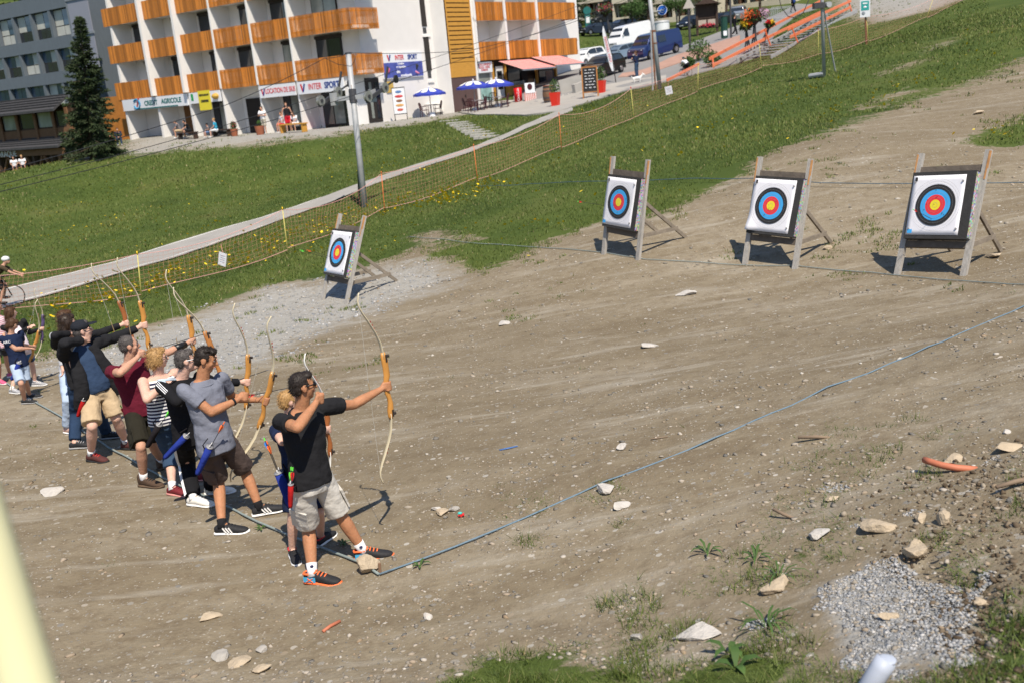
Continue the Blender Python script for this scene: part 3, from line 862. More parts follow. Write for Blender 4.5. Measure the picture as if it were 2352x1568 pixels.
def shoe(root, heel, fd, k, spec):
    """spec: dict(upper, sole, accent, laces, stripe)"""
    sd = np.cross(fd, [0, 0, 1.])
    W = lambda x, y, z: heel + fd * (y * k) + sd * (x * k) + np.array([0, 0, z * k])
    def loft(prof, lo, hi):
        m = MB(); n = 12; vs, fs = [], []
        for (y, w, off, z0, z1) in prof:
            for j in range(n):
                a = 2 * math.pi * j / n
                zz = (z0 + z1) / 2 + (z1 - z0) / 2 * math.sin(a)
                ww = w * (abs(math.cos(a)) ** .7) * (1 if math.cos(a) > 0 else -1)
                vs.append(W(off + ww, y, zz))
        q = len(prof)
        for i in range(q - 1):
            for j in range(n):
                fs.append((i * n + j, i * n + (j + 1) % n, (i + 1) * n + (j + 1) % n, (i + 1) * n + j))
        fs += [tuple(range(n - 1, -1, -1)), tuple(range((q - 1) * n, q * n))]
        return m.add(vs, fs)
    top = .085 if not spec.get('boot') else .14
    up = loft([(-.014, .020, 0, .02, top - .012), (.0, .034, 0, .012, top), (.05, .039, 0, .012, top + .012), (.10, .040, 0, .012, .100), (.15, .043, .003, .010, .084), (.20, .046, .006, .008, .070), (.245, .042, .006, .008, .060), (.272, .030, .004, .010, .050), (.284, .014, .002, .014, .040)], 0, 1)
    u = up.obj('shoe', spec['upper'], root, 50, True)
    so = loft([(-.020, .026, 0, 0, .030), (.0, .040, 0, 0, .034), (.06, .044, 0, .0, .032), (.12, .044, 0, .001, .029), (.18, .050, .003, 0, .028), (.235, .049, .006, .001, .028), (.275, .036, .004, .005, .032), (.294, .016, .002, .010, .034)], 0, 1)
    so.obj('sole', spec['sole'], u, 50, True)
    if spec.get('laces') is not None:
        for i in range(4):
            y = .085 + i * .026; z = .108 - i * .0090
            MB().tube([W(-.028, y, z - .012), W(0, y + .006, z + .003), W(.030, y, z - .012)], .0055 * k, 5).obj('lace', spec['laces'], u, True)
    if spec.get('stripe') is not None:
        for e in (1, -1):
            for i in range(3):
                y = .10 + i * .026
                MB().bar(W(e * .0455, y, .030), W(e * .041, y - .03, .075), .011 * k, .006 * k, np.cross(fd, [0, 0, 1])).obj('stripe', spec['stripe'], u)
    if spec.get('accent') is not None:
        MB().tube([W(-.030, .075, top + .002), W(-.036, .03, top + .004), W(-.024, -.010, top - .002), W(0, -.018, top - .002), W(.024, -.010, top - .002), W(.036, .03, top + .004), W(.030, .075, top + .002)], .008 * k, 6).obj('collar', spec['accent'], u, True)
    if spec.get('panel') is not None:
        for e in (1, -1):
            m = MB(); m.grid(lambda a, c: W(e * (.0405 + .0025 - .004 * c), -.005 + .10 * a, .028 + .040 * c), 3, 2)
            m.obj('side_panel', spec['panel'], u)
            MB().bar(W(e * .046, .02, .032), W(e * .042, .075, .062), .006 * k, .004 * k).obj('logo_stroke', spec['accent'], u)
            MB().bar(W(e * .0465, .075, .032), W(e * .0425, .03, .060), .006 * k, .004 * k).obj('logo_stroke', spec['accent'], u)

# ------------------------------------------------------------------ bows, arrows, quivers
WOOD_BOW = M('bow_wood', (.52, .24, .055), .4, .12, 8, stretch=(8, 8, 1), coat=.3)
WOOD_BOW_DARK = M('bow_wood_dark', (.30, .10, .03), .4, .12, 8, stretch=(8, 8, 1), coat=.3)
LIMB = M('bow_limb', (.56, .49, .34), .4, .06, 6)
LIMB_WHITE = M('bow_limb_white', (.75, .74, .70), .4, .04, 6)
LIMB_DARK = M('limb_fitting', (.03, .022, .018), .5, .1)
STRING = M('bow_string', (.42, .40, .36), .6, .05)

def bow(label, grip, up, shoot, h=1.62, riser=WOOD_BOW, limb=LIMB, limb_face=None, text=False):
    up = unit(up); sh = unit(np.asarray(shoot, float) - up * (np.asarray(shoot, float) @ up)); sd = np.cross(sh, up)
    k = h / 1.62
    root = thing('recurve_bow', label, 'bow', grip, 0, 'recurve bows')
    W = lambda a, t, s=0.: (-sh * a + up * t + sd * s) * k            # a: towards the archer
    # riser: lofted wooden handle with grip waist
    m = MB(); prof = [(-.285, .020, .013, .006), (-.26, .026, .020, .006), (-.21, .030, .024, .002), (-.15, .024, .024, -.006), (-.10, .020, .020, .0), (-.055, .024, .018, .012), (0, .021, .016, .016), (.045, .026, .018, .008), (.09, .032, .018, -.006), (.15, .030, .017, -.004), (.21, .032, .022, -.002), (.26, .026, .020, .006), (.285, .019, .013, .006)]
    m.tube([W(a, t) for t, _, _, a in prof], [(d * k * 1.0, w * k * .9) for _, d, w, _ in prof], 10, up=sd)
    r = m.obj('riser', riser, root, True)
    for e in (1, -1):
        pts = [(.012, .235), (.010, .285), (.022, .37), (.055, .46), (.105, .56), (.150, .64), (.176, .70), (.180, .745), (.165, .795), (.158, .81)]
        wd = [.022, .022, .021, .020, .018, .0155, .013, .011, .009, .006]
        m = MB(); m.tube([W(a, e * t) for a, t in pts], [(w_ * k, .0055 * k) for w_ in wd], 8, up=sh)
        lo = m.obj('limb', limb, root, True)
        q = MB(); q.box(W(-.008, e * .235), (.045 * k, .016 * k, .060 * k), np.stack([sd, sh, up], 1)); q.cyl(W(-.012, e * .247), W(-.045, e * .247), .013 * k, n=10)
        q.obj('limb_bolt', LIMB_DARK, r)
        if text:
            for i in range(5):
                MB().box(W(.045 + .012 * i, e * (.43 + .032 * i)) + (sd * .0 + sh * .0075) * k, (.016 * k, .003 * k, .018 * k), np.stack([sd, sh, up], 1)).obj('limb_print', M('limb_print', (.35, .1, .08), .5, .1), lo)
    s_ = MB(); s_.tube([W(.160, .80), W(.176, .72), W(.176, 0), W(.176, -.72), W(.160, -.80)], .0017 * k, 5)
    s_.obj('string', STRING, root)
    MB().cyl(W(.176, .07), W(.176, -.07), .0045 * k, n=6).obj('serving', M('serving', (.30, .22, .12), .7, .1), root)
    return root

CARBON = M('arrow_shaft', (.02, .02, .022), .4, .1)
NOCKS = {'green': M('nock_green', (.15, .75, .08), .4, .05), 'orange': M('nock_orange', (.85, .16, .03), .4, .05), 'red': M('vane_red', (.65, .03, .03), .5, .05), 'blue': M('vane_blue', (.04, .2, .6), .5, .05)}
def arrow(label, tail, head, nock='green', vane='red', group='arrows', r=.0035):
    tail, head = np.asarray(tail, float), np.asarray(head, float)
    d = unit(head - tail); root = thing('arrow', label, 'arrow', tail, 0, group)
    Lh = np.linalg.norm(head - tail)
    MB().cyl(d * .01, d * Lh, r, n=6).obj('shaft', CARBON, root)
    MB().cyl(d * Lh, d * (Lh + .03), r * 1.1, r * .2, n=6).obj('point', M('arrow_point', (.4, .4, .42), .3, .05, metal=1), root)
    MB().cyl(d * -.012, d * .014, r * 1.6, n=6).obj('nock', NOCKS[nock], root)
    x, y, _ = _basis(d)
    for i in range(3):
        a = 2.094 * i; q = x * math.cos(a) + y * math.sin(a); t = np.cross(d, q) * .0008
        vs = [d * .025 + q * r, d * .03 + q * .016, d * .05 + q * .016, d * .10 + q * r]
        MB().add([p + t for p in vs] + [p - t for p in vs], [(0, 1, 2, 3), (7, 6, 5, 4), (0, 4, 5, 1), (1, 5, 6, 2), (2, 6, 7, 3), (3, 7, 4, 0)]).obj('vane', NOCKS[vane], root)
    return root

QRED, QBLUE, QBLACK = cloth('quiver_red', (.33, .012, .012)), cloth('quiver_blue', (.018, .035, .22)), cloth('quiver_black', (.014, .012, .014))
def quiver(label, top, bottom, mat, r=.045, n_arrows=0, out=None, cols=('green',), loops=True):
    top, bottom = np.asarray(top, float), np.asarray(bottom, float)
    root = thing('hip_quiver', label, 'quiver', bottom, 0, 'quivers at the belts')
    d = top - bottom; ln = np.linalg.norm(d); u = d / ln
    m = MB(); m.tube([u * 0, u * .02, u * (ln * .5), u * ln], [(r * .80, r * .42), (r * .88, r * .5), (r * .95, r * .58), (r, r * .62)], 14)
    bd = m.obj('pouch', mat, root, True)
    MB().tube([u * (ln - .002), u * (ln + .006)], [(r * 1.04, r * .66)] * 2, 14).obj('rim', M('quiver_rim', (.25, .25, .26), .5, .05), root, True)
    x, y, _ = _basis(u)
    for i in range(2):
        c = u * (ln + .02) + x * (r * (.5 if i else -.5))
        MB().tube([c + x * .013 * math.cos(a) + u * .013 * math.sin(a) for a in np.linspace(0, 2 * math.pi, 13)], .0028, 6, False).obj('tube_ring', M('tube_ring', (.7, .7, .7), .4, .05), root, True)
    MB().tube([u * (ln * .85) + y * r * .6, u * (ln * .95) + y * r * 1.2, u * (ln + .06) + y * r * .9], .012, 6, ell=(1, .4)).obj('belt_clip', QBLACK, root)
    return root
# ------------------------------------------------------------------ archery targets
TWOOD = M('weathered_wood', (.36, .335, .30), .9, .22, 6, .4, stretch=(6, 6, 1), bscale=30)
TWOOD_RAW = M('split_wood', (.42, .21, .08), .9, .2, 10, .3)
TWOOD_DARK = M('old_wood', (.125, .10, .078), .9, .25, 8, .4)
TWOOD_MID = M('rear_wood', (.21, .175, .135), .9, .25, 8, .4)
FOAM = M('foam_board', (.035, .034, .033), .95, .2, 8, .3, bscale=40)
PAPER = M('target_paper', (.72, .71, .74), .9, .03, 4, .25, bscale=5)
def edge_mat():
    m, t, n, l, b = nt('foam_edge')
    tc = n.new('ShaderNodeTexCoord'); v = n.new('ShaderNodeTexVoronoi'); v.inputs['Scale'].default_value = 45
    l.new(tc.outputs['Object'], v.inputs['Vector'])
    hs = n.new('ShaderNodeHueSaturation'); hs.inputs['Saturation'].default_value = .75; hs.inputs['Value'].default_value = .55
    l.new(v.outputs['Color'], hs.inputs['Color']); l.new(hs.outputs[0], b.inputs['Base Color']); b.inputs['Roughness'].default_value = .9
    return m
EDGE = edge_mat()
RING = [(.30, M('ring_black', (.022, .022, .024), .8, .1, 9)), (.225, M('ring_blue', (.045, .33, .68), .8, .06, 9)), (.15, M('ring_red', (.66, .035, .045), .8, .06, 9)), (.075, M('ring_gold', (.72, .60, .03), .8, .06, 9))]
THIN = M('ring_line', (.25, .25, .25), .8, .1)

def target(label, lpx, a_deg, lean_deg, leg=1.8, W=.95, board=(.90, .95), bh=.52, off=-.055, paper=(.79, .86), split_side=True, cdrop=0.0, curl=0.):
    a = R(a_deg)
    ax = np.array([math.cos(a), -math.sin(a), 0.]); back = np.array([math.sin(a), math.cos(a), 0.])
    bl = gnd(*lpx); br = bl + ax * W; br[2] = Hs(br[0], br[1]) - .03
    base = (bl + br) / 2
    root = thing('archery_target', label, 'target', base, 0, 'archery targets in a row')
    O = lambda p: np.asarray(p) - base
    ld = unit(np.array([0, 0, 1]) * math.cos(R(lean_deg)) + back * math.sin(R(lean_deg)))
    tl, tr = bl + ld * leg, br + ld * leg
    ax2 = unit(br - bl); nrm = unit(np.cross(ax2, ld)); ld2 = unit(np.cross(nrm, ax2))      # nrm points to the archers
    if nrm @ back > 0: nrm = -nrm
    Rm = np.stack([ax2, -nrm, ld2], 1)
    for p, q, e in ((bl, tl, -1), (br, tr, 1)):
        lg = MB().bar(O(p - ld * .03), O(q), .085, .055, nrm).obj('leg', TWOOD, root)
        MB().bar(O(q - ld * .42) + ax2 * .03 * e + nrm * .02, O(q - ld * .02) + ax2 * .034 * e + nrm * .02, .022, .03, nrm).obj('split_edge', TWOOD_RAW, lg)
    mid = lambda t: base + ax2 * 0 + ld * t
    MB().bar(O(mid(bh + board[1] + .05) - ax2 * (W / 2 - .01) - nrm * .02), O(mid(bh + board[1] + .05) + ax2 * (W / 2 - .01) - nrm * .02), .06, .11, ld).obj('top_rail', TWOOD_DARK, root)
    MB().bar(O(mid(bh - .06) - ax2 * (W / 2) - nrm * .03), O(mid(bh - .06) + ax2 * (W / 2) - nrm * .03), .10, .10, ld).obj('ledge', TWOOD_DARK, root)
    bc = mid(bh + board[1] / 2) + nrm * .045
    fb = MB().box(O(bc), (board[0], .14, board[1]), Rm).obj('foam_board', FOAM, root)
    MB().box(O(bc + ax2 * (board[0] / 2 + .003)), (.006, .13, board[1] * .96), Rm).obj('layered_edge', EDGE, fb)
    pc = bc + nrm * .075 + ax2 * off
    pp = MB()
    pw, ph = paper
    def pf(u, v):
        x, z = (u - .5) * pw, (v - .5) * ph
        cz = curl * max(0, .25 - u) * max(0, .3 - v) * 6 + .006 * math.sin(u * 9) * math.sin(v * 7) * (abs(u - .5) * 2) ** 2
        return O(pc + ax2 * x + ld2 * z + nrm * cz)
    pp.grid(pf, 12, 12)
    pap = pp.obj('target_face', PAPER, root, True)
    md = pap.modifiers.new('s', 'SOLIDIFY'); md.thickness = .002
    cc = pc + ld2 * (.0 - cdrop) + ax2 * .0
    def disc(r, z, mat, nm, r_in=0.):
        m = MB(); n = 40
        vs = [O(cc + nrm * z + ax2 * r * math.cos(t) + ld2 * r * math.sin(t)) for t in np.linspace(0, 2 * math.pi, n, endpoint=False)]
        if r_in:
            vs += [O(cc + nrm * z + ax2 * r_in * math.cos(t) + ld2 * r_in * math.sin(t)) for t in np.linspace(0, 2 * math.pi, n, endpoint=False)]
            m.add(vs, [(i, (i + 1) % n, n + (i + 1) % n, n + i) for i in range(n)])
        else: m.add(vs, [tuple(range(n))])
        return m.obj(nm, mat, pap)
    for i, (r, mat) in enumerate(RING):
        disc(r, .008 + .0015 * i, mat, 'scoring_ring')
    for i, (r, c) in enumerate(((.375, THIN), (.337, THIN), (.2625, M('ring_grey', (.2, .2, .2), .8, .1)), (.1875, THIN), (.1125, THIN), (.0375, THIN))):
        disc(min(r, pw / 2 - .004), .0155 + .0002 * i, c, 'ring_line', min(r, pw / 2 - .004) - .0022)
    MB().box(O(pc - ax2 * (pw / 2 - .05) + ld2 * (ph / 2 - .05) + nrm * .006), (.035, .003, .055), Rm).obj('printed_mark', RING[0][1], pap)
    MB().box(O(pc - ax2 * (pw / 2 - .06) - ld2 * (ph / 2 - .05) + nrm * .006), (.07, .003, .055), Rm).obj('printed_mark', RING[1][1], pap)
    for sx, sz in ((-1, 1), (1, 1), (-1, -1), (1, -1)):
        MB().cyl(O(pc + ax2 * sx * (pw / 2 - .035) + ld2 * sz * (ph / 2 - .09)), O(pc + ax2 * sx * (pw / 2 - .035) + ld2 * sz * (ph / 2 - .09) + nrm * .02), .014, n=8).obj('pin', THIN, pap)
    # arrow holes
    for _ in range(14):
        rr_, tt = .28 * math.sqrt(random.random()), random.random() * 6.28
        MB().cyl(O(cc + nrm * .010 + ax2 * rr_ * math.cos(tt) + ld2 * rr_ * math.sin(tt)), O(cc + nrm * .0165 + ax2 * rr_ * math.cos(tt) + ld2 * rr_ * math.sin(tt)), .005, n=6).obj('arrow_hole', RING[0][1], pap)
    # rear legs hinged halfway, with a brace each
    for e in (-1, 1):
        top = (bl if e < 0 else br) + ld * (leg * .60) - nrm * .05 - ax2 * e * .10
        ft = (bl if e < 0 else br) + back * 1.32 - ax2 * e * .12; ft[2] = Hs(ft[0], ft[1]) - .02
        rl = MB().bar(O(top), O(ft), .04, .06, nrm).obj('rear_leg', TWOOD_MID, root)
        p0 = (bl if e < 0 else br) + ld * (bh - .08) - nrm * .03 - ax2 * e * .06
        tt = (p0[2] - ft[2]) / (top[2] - ft[2]); p1_ = ft + (top - ft) * tt
        MB().bar(O(p0), O(p1_ + back * .06), .035, .07, (0, 0, 1)).obj('brace', TWOOD_MID, root)
    return dict(c=cc, ax=ax2, up=ld2, n=nrm)

TG = [target('leaning archery target beside the grass verge, farthest from the others', (741, 689), 52, 22, curl=0.0),
      target('archery target second from the verge, tape strip on its paper edge', (1387, 584), 57, 12),
      target('archery target with a curled lower paper corner, third along the row', (1711, 607), 49, 17, curl=.13),
      target('largest looking archery target, at the end by the bare slope', (2061, 631), 53, 20, W=1.0, board=(.95, .97))]
def stuck(t, x, z, lab, L=.55, nk='green', vn='red', dx=.0, dz=.03):
    h = t['c'] + t['ax'] * x + t['up'] * z + t['n'] * .0
    arrow(lab, h + t['n'] * L + t['ax'] * dx + np.array([0, 0, dz]), h, nk, vn, 'arrows stuck in targets')
stuck(TG[3], -.02, -.20, 'arrow with green nock sticking low in the end target', .5)
stuck(TG[1], -.42, -.10, 'arrow with red vanes sticking in the paper edge of the second target', .6, 'green', 'red')
stuck(TG[0], -.08, -.12, 'arrow with orange nock sticking in the leaning verge target', .62, 'orange', 'orange')
stuck(TG[0], -.36, -.14, 'arrow with green nock at the paper edge of the leaning verge target', .62, 'green', 'green')
V1, V2, V3, V4 = view(0, 1050, 1.96), view(350, 1100, 1.7425), view(650, 1300, 1.7417), view(1000, 1150, 1.2538)
def bow_up(V, top, bot):
    v = at(*V(*top), 8) - at(*V(*bot), 8)
    return unit(at(*V(*top), 8 - .25 * np.linalg.norm(v)) - at(*V(*bot), 8))

HAIR_DK, HAIR_BR, HAIR_BL, HAIR_GR = M('hair_dark', (.018, .012, .009), .6, .2, 40), M('hair_brown', (.075, .035, .015), .6, .2, 40), M('hair_blonde', (.36, .21, .08), .6, .2, 40), M('hair_grey', (.07, .06, .055), .6, .25, 40)
BLK = cloth('black', (.017, .017, .019)); BLK_SHOE = M('shoe_black', (.018, .018, .02), .7, .2, 30, .2); WHT = cloth('white', (.75, .75, .76), .04); WHT_SOLE = M('sole_white', (.78, .77, .74), .6, .04)
NAVY = cloth('navy', (.014, .022, .055)); BEIGE = cloth('beige', (.46, .345, .215)); STONE = cloth('stone_grey', (.53, .505, .46), .05); BROWN = cloth('brown', (.085, .062, .055)); OLIVE = cloth('olive_black', (.022, .020, .014))
GREYT = cloth('grey_blue', (.165, .175, .215), .12); MAROON = cloth('maroon', (.115, .012, .025)); DENIM = cloth('denim_blue', (.035, .062, .11), .15); DENIM_L = cloth('denim_light', (.36, .44, .56), .12); SOCK_W = (WHT, .075)
ORANGE_R = M('rubber_orange', (.85, .17, .05), .6, .05); CYAN = M('mesh_cyan', (.05, .33, .55), .7, .1); REDSH = M('shoe_red', (.16, .015, .02), .7, .15, 30, .2); GREYSH = M('shoe_grey', (.32, .32, .33), .7, .15, 30, .2)
SH_TRAIL = dict(upper=BLK_SHOE, sole=ORANGE_R, accent=ORANGE_R, laces=ORANGE_R, panel=CYAN)
SH_STRIPE = dict(upper=BLK_SHOE, sole=WHT_SOLE, stripe=WHT_SOLE, laces=BLK_SHOE)
SH_KID = dict(upper=BLK_SHOE, sole=WHT_SOLE, accent=M('trim_red', (.5, .02, .03), .6, .05), laces=BLK_SHOE)
SH_WHITE = dict(upper=M('shoe_white', (.72, .69, .62), .7, .08), sole=WHT_SOLE, laces=WHT_SOLE)
SH_RED = dict(upper=REDSH, sole=M('sole_pink', (.6, .25, .22), .6, .05), laces=REDSH)
SH_BOOT = dict(upper=M('boot_brown', (.075, .045, .028), .8, .15, 30, .3), sole=M('sole_brown', (.10, .065, .04), .8, .1), laces=BLK_SHOE, boot=True)
SH_HIKE = dict(upper=M('hike_maroon', (.085, .025, .022), .8, .15, 30, .3), sole=M('sole_black', (.02, .02, .02), .8, .1), laces=M('lace_red', (.5, .02, .02), .6, .05))
SH_GREY = dict(upper=GREYSH, sole=WHT_SOLE, laces=WHT_SOLE)
SH_DARK = dict(upper=BLK_SHOE, sole=M('sole_grey', (.3, .3, .3), .7, .05), laces=GREYSH)

def glasses(p, frame_mat, lens_mat, wrap=True):
    k, R_, L = p['k'], p['Rh'], p['L']
    Q = lambda x, y, z: L(p['hd'] + R_ @ (np.array([x, y, z]) * k))
    f = MB(); f.tube([Q(-.083, -.01, .016), Q(-.080, .05, .018), Q(-.062, .086, .018), Q(0, .103, .018), Q(.062, .086, .018), Q(.080, .05, .018), Q(.083, -.01, .016)], .0045 * k, 6)
    fo = f.obj('glasses_frame', frame_mat, p['root'], True)
    for e in (1, -1):
        m = MB(); m.ell(Q(e * .034, .0935, .010), (.030 * k, .010 * k, .019 * k), R_, 12, 8)
        m.obj('lens', lens_mat, fo, True)

# --- front archer
UP1 = bow_up(V4, (655, 345), (690, 620))
p1 = person('person', 'man in black polo shirt and stone cargo shorts aiming a bow nearest the corner rock', V4,
            dict(head=(262, 515), neck=(255, 610), pelvis=(302, 945), knee_r=(292, 1195), heel_r=(288, 1478), toe_r=(425, 1478), knee_l=(452, 1135), heel_l=(538, 1368), toe_l=(705, 1335),
                 elbow_r=(238, 700), wrist_r=(325, 585), elbow_l=(520, 585), wrist_l=(652, 512), _flags=dict(elbow_r='n', wrist_r='f', elbow_l='f', wrist_l='f'), _pd=(0, .02)),
            h=1.80, facing=(.72, -.69), look=(.86, .5, -.03), skin=SKIN_DARK, shirt=BLK, pants=STONE, shoes=SH_TRAIL, hair=HAIR_DK, sock=SOCK_W, hand_l=('grip', UP1), hand_r=('grip', (0.2, 0, 1)), hairstyle='short', vox=.009)
glasses(p1, M('frame_black', (.01, .01, .01), .3, .05), glass('lens_black', (.006, .006, .008)))
bow('wooden recurve bow held up by the man in the black polo', p1['grip_l'], UP1, SHOOT, 1.58, text=True)
def pocket(p, side, mat, fr=.62, size=(.15, .17)):
    h, kk, L = p['hip'][side], p['kn'][side], p['L']
    ax = unit(kk - h); s = p['side'] * (1 if side == 'l' else -1); s = unit(s - ax * (s @ ax) + p['front'] * .35); f = np.cross(ax, s)
    c = h + (kk - h) * fr + s * .084 * p['k']
    o = MB().box(L(c), (size[0], .014, size[1]), np.stack([f, s, -ax], 1)).obj('cargo_pocket', mat, p['root'])
    MB().box(L(c + s * .006 - ax * size[1] * .36), (size[0] * 1.03, .010, size[1] * .3), np.stack([f, s, -ax], 1)).obj('pocket_flap', mat, o)
pocket(p1, 'r', STONE, .68); pocket(p1, 'l', STONE, .62)
def belt_quiver(p, label, mat, side=-1, fwd=.02, tilt=(0, 0), length=.30, r=.04, drop=0.02):
    top = p['pel'] + p['side'] * side * .21 * p['k'] + p['front'] * fwd + np.array([0, 0, -drop])
    return top, quiver(label, top, top - np.array([0, 0, length]) + np.array([tilt[0], tilt[1], 0]), mat, r)
# his red quiver
def quiver_px(label, V, a, b, depth, mat, r=.042, arrows=()):
    top, bot = at(*V(*a), depth), at(*V(*b), depth - .0)
    ln = np.linalg.norm(top - bot)
    bot = at(*V(*b), depth + .25 * ln)
    quiver(label, top, bot, mat, r)
    u = unit(top - bot)
    for i, (tl, nc, vn, lab) in enumerate(arrows):
        t = at(*V(*tl), depth - .03 - .02 * i)
        arrow(lab, t, top - u * (.12) + np.array([.008 * (i - .5), 0, 0]), nc, vn, 'arrows standing in quivers')
dq = depth_of(p1['pel']) - .20
quiver_px('small red quiver on the belt of the man in black polo', V4, (205, 985), (203, 1098), dq, QRED, .033, [((206, 905), 'green', 'green', 'arrow with green nock in the small red quiver'), ((214, 908), 'green', 'red', 'second arrow in the small red quiver, nearer the black polo')])

# --- child behind him
UPc = bow_up(V4, (382, 640), (400, 810))
p2 = person('person', 'child in navy shirt standing half hidden behind the man in black polo', V4,
            dict(head=(196, 590), neck=(205, 660), pelvis=(245, 900), knee_r=(215, 1135), heel_r=(212, 1340), toe_r=(232, 1372), knee_l=(345, 1125), heel_l=(345, 1300), toe_l=(400, 1255),
                 elbow_r=(160, 770), wrist_r=(250, 760), elbow_l=(330, 740), wrist_l=(378, 715), _flags=dict(elbow_l='f', wrist_l='f', wrist_r='f')),
            h=1.52, facing=(.7, -.6), skin=SKIN_PALE, shirt=NAVY, pants=NAVY, shoes=SH_KID, hair=HAIR_BL, hand_l=('grip', UPc), vox=.010, legs='shorts')
bow('white-limbed recurve bow held by the half hidden child in navy', p2['grip_l'], UPc, SHOOT, 1.4, WOOD_BOW_DARK, LIMB_WHITE, text=True)
quiver_px('long blue quiver hanging beside the child in navy, arrows standing in it', V4, (145, 925), (215, 1120), depth_of(p2['pel']) - .16, QBLUE, .058,
          [((72, 758), 'green', 'blue', 'arrow with green nock and blue vanes in the long blue quiver'), ((86, 775), 'orange', 'orange', 'arrow with orange vanes in the long blue quiver')])

# --- man in grey T-shirt
UP3 = bow_up(V3, (765, 290), (668, 680))
p3 = person('person', 'dark-haired man in grey T-shirt and brown shorts looking down at his bow', V3,
            dict(head=(300, 240), neck=(272, 380), pelvis=(365, 800), knee_r=(390, 1075), heel_r=(382, 1455), toe_r=(548, 1440), knee_l=(572, 1005), heel_l=(640, 1332), toe_l=(842, 1290),
                 elbow_r=(372, 628), wrist_r=(522, 520), elbow_l=(485, 505), wrist_l=(668, 520), _flags=dict(elbow_r='n', wrist_r='f', elbow_l='f', wrist_l='n'), _pd=(0, .03)),
            h=1.80, facing=(.75, -.66), look=(.86, .15, -.32), skin=SKIN_DARK, shirt=GREYT, pants=BROWN, shoes=SH_STRIPE, hair=HAIR_DK, hairstyle='spiky', sock=(BLK, .05), hand_l=('grip', UP3), hand_r=('grip', (.1, .3, 1)), vox=.009, shirt_hem=-.10)
pocket(p3, 'r', BROWN, .72, (.14, .16))
bow('wooden recurve bow lowered by the man in the grey T-shirt', p3['grip_l'], UP3, SHOOT, 1.6, text=True)
arrow('arrow nocked by the man in grey T-shirt, red vanes', p3['grip_r'], p3['grip_l'] + SHOOT * .3 + np.array([0, 0, .05]), 'red', 'red')
quiver_px('blue quiver on the hip of the man in grey T-shirt', V3, (330, 845), (245, 1030), depth_of(p3['pel']) - .2, QBLUE, .05, [((428, 680), 'orange', 'orange', 'arrow with orange vanes leaning from the blue hip quiver')])

# --- man in black and white tracksuit
UP4 = bow_up(V2, (1092, 540), (1080, 915))
TRACK = cloth('tracksuit_black', (.012, .012, .014)); TRIM = cloth('tracksuit_pale', (.42, .50, .58), .05)
p4 = person('person', 'man in white glasses and black striped tracksuit between grey T-shirt and striped top', V3,
            dict(head=(155, 262), neck=(128, 370), pelvis=(195, 760), knee_r=(170, 960), heel_r=(190, 1252), toe_r=(300, 1258), knee_l=(335, 960), heel_l=(310, 1180), toe_l=(470, 1165),
                 elbow_r=(100, 530), wrist_r=(210, 470), elbow_l=(360, 400), wrist_l=(540, 395), _flags=dict(elbow_r='n', wrist_r='f', elbow_l='f', wrist_l='f')),
            h=1.76, look=(.84, .53, -.05), skin=SKIN_PALE, shirt=TRACK, sleeve='long', pants=TRACK, legs='long', shoes=SH_WHITE, hair=HAIR_GR, sock=SOCK_W, hand_l=('grip', UP4), vox=.010, shirt_hem=-.08)
glasses(p4, M('frame_white', (.8, .8, .8), .3, .03), glass('lens_grey', (.03, .03, .035)))
def limb_stripes(p, a, b, out, mat, r, parent_name='trousers', n=3, gap=.016):
    par = next(c for c in p['root'].children if c.name.startswith(parent_name))
    ax = unit(b - a); o = unit(out - ax * (out @ ax)); w = np.cross(ax, o)
    for i in range(n):
        off = (i - (n - 1) / 2) * gap
        MB().tube([p['L'](a + o * r + w * off), p['L']((a + b) / 2 + o * r * 1.0 + w * off), p['L'](b + o * r * .86 + w * off)], .0045, 5).obj('stripe', mat, par)
limb_stripes(p4, p4['hip']['r'] + (p4['kn']['r'] - p4['hip']['r']) * .15, p4['kn']['r'], -p4['side'] + p4['front'] * .35, WHT, .094)
limb_stripes(p4, p4['kn']['r'], p4['ank']['r'] + np.array([0, 0, .02]), -p4['side'] + p4['front'] * .35, WHT, .083)
limb_stripes(p4, p4['sh']['r'] + p4['up'] * .0, p4['sh']['r'] + (p4['el']['r'] - p4['sh']['r']) * .6, p4['up'] * .7 - p4['side'] * .6, WHT, .070, 'jacket')
MB().tube([p4['L'](p4['neck'] - p4['side'] * .06 + p4['up'] * .01), p4['L'](p4['sh']['r'] + p4['up'] * .065), p4['L'](p4['sh']['r'] + (p4['el']['r'] - p4['sh']['r']) * .35 - p4['front'] * .05)], [(.05, .012), (.055, .014), (.03, .012)], 10, up=p4['up']).obj('shoulder_panel', TRIM, p4['root'], True)
bow('wooden recurve bow held by the man in white glasses', p4['grip_l'], UP4, SHOOT, 1.62, text=True)
arrow('black arrow with orange nock on the bow of the man in white glasses', p4['grip_l'] - SHOOT * .58 + np.array([0, 0, .02]), p4['grip_l'] + SHOOT * .22 + np.array([0, 0, .06]), 'orange', 'green')
quiver_px('blue quiver slung across the hip of the man in white glasses', V3, (165, 770), (20, 918), depth_of(p4['pel']) - .22, QBLUE, .05)

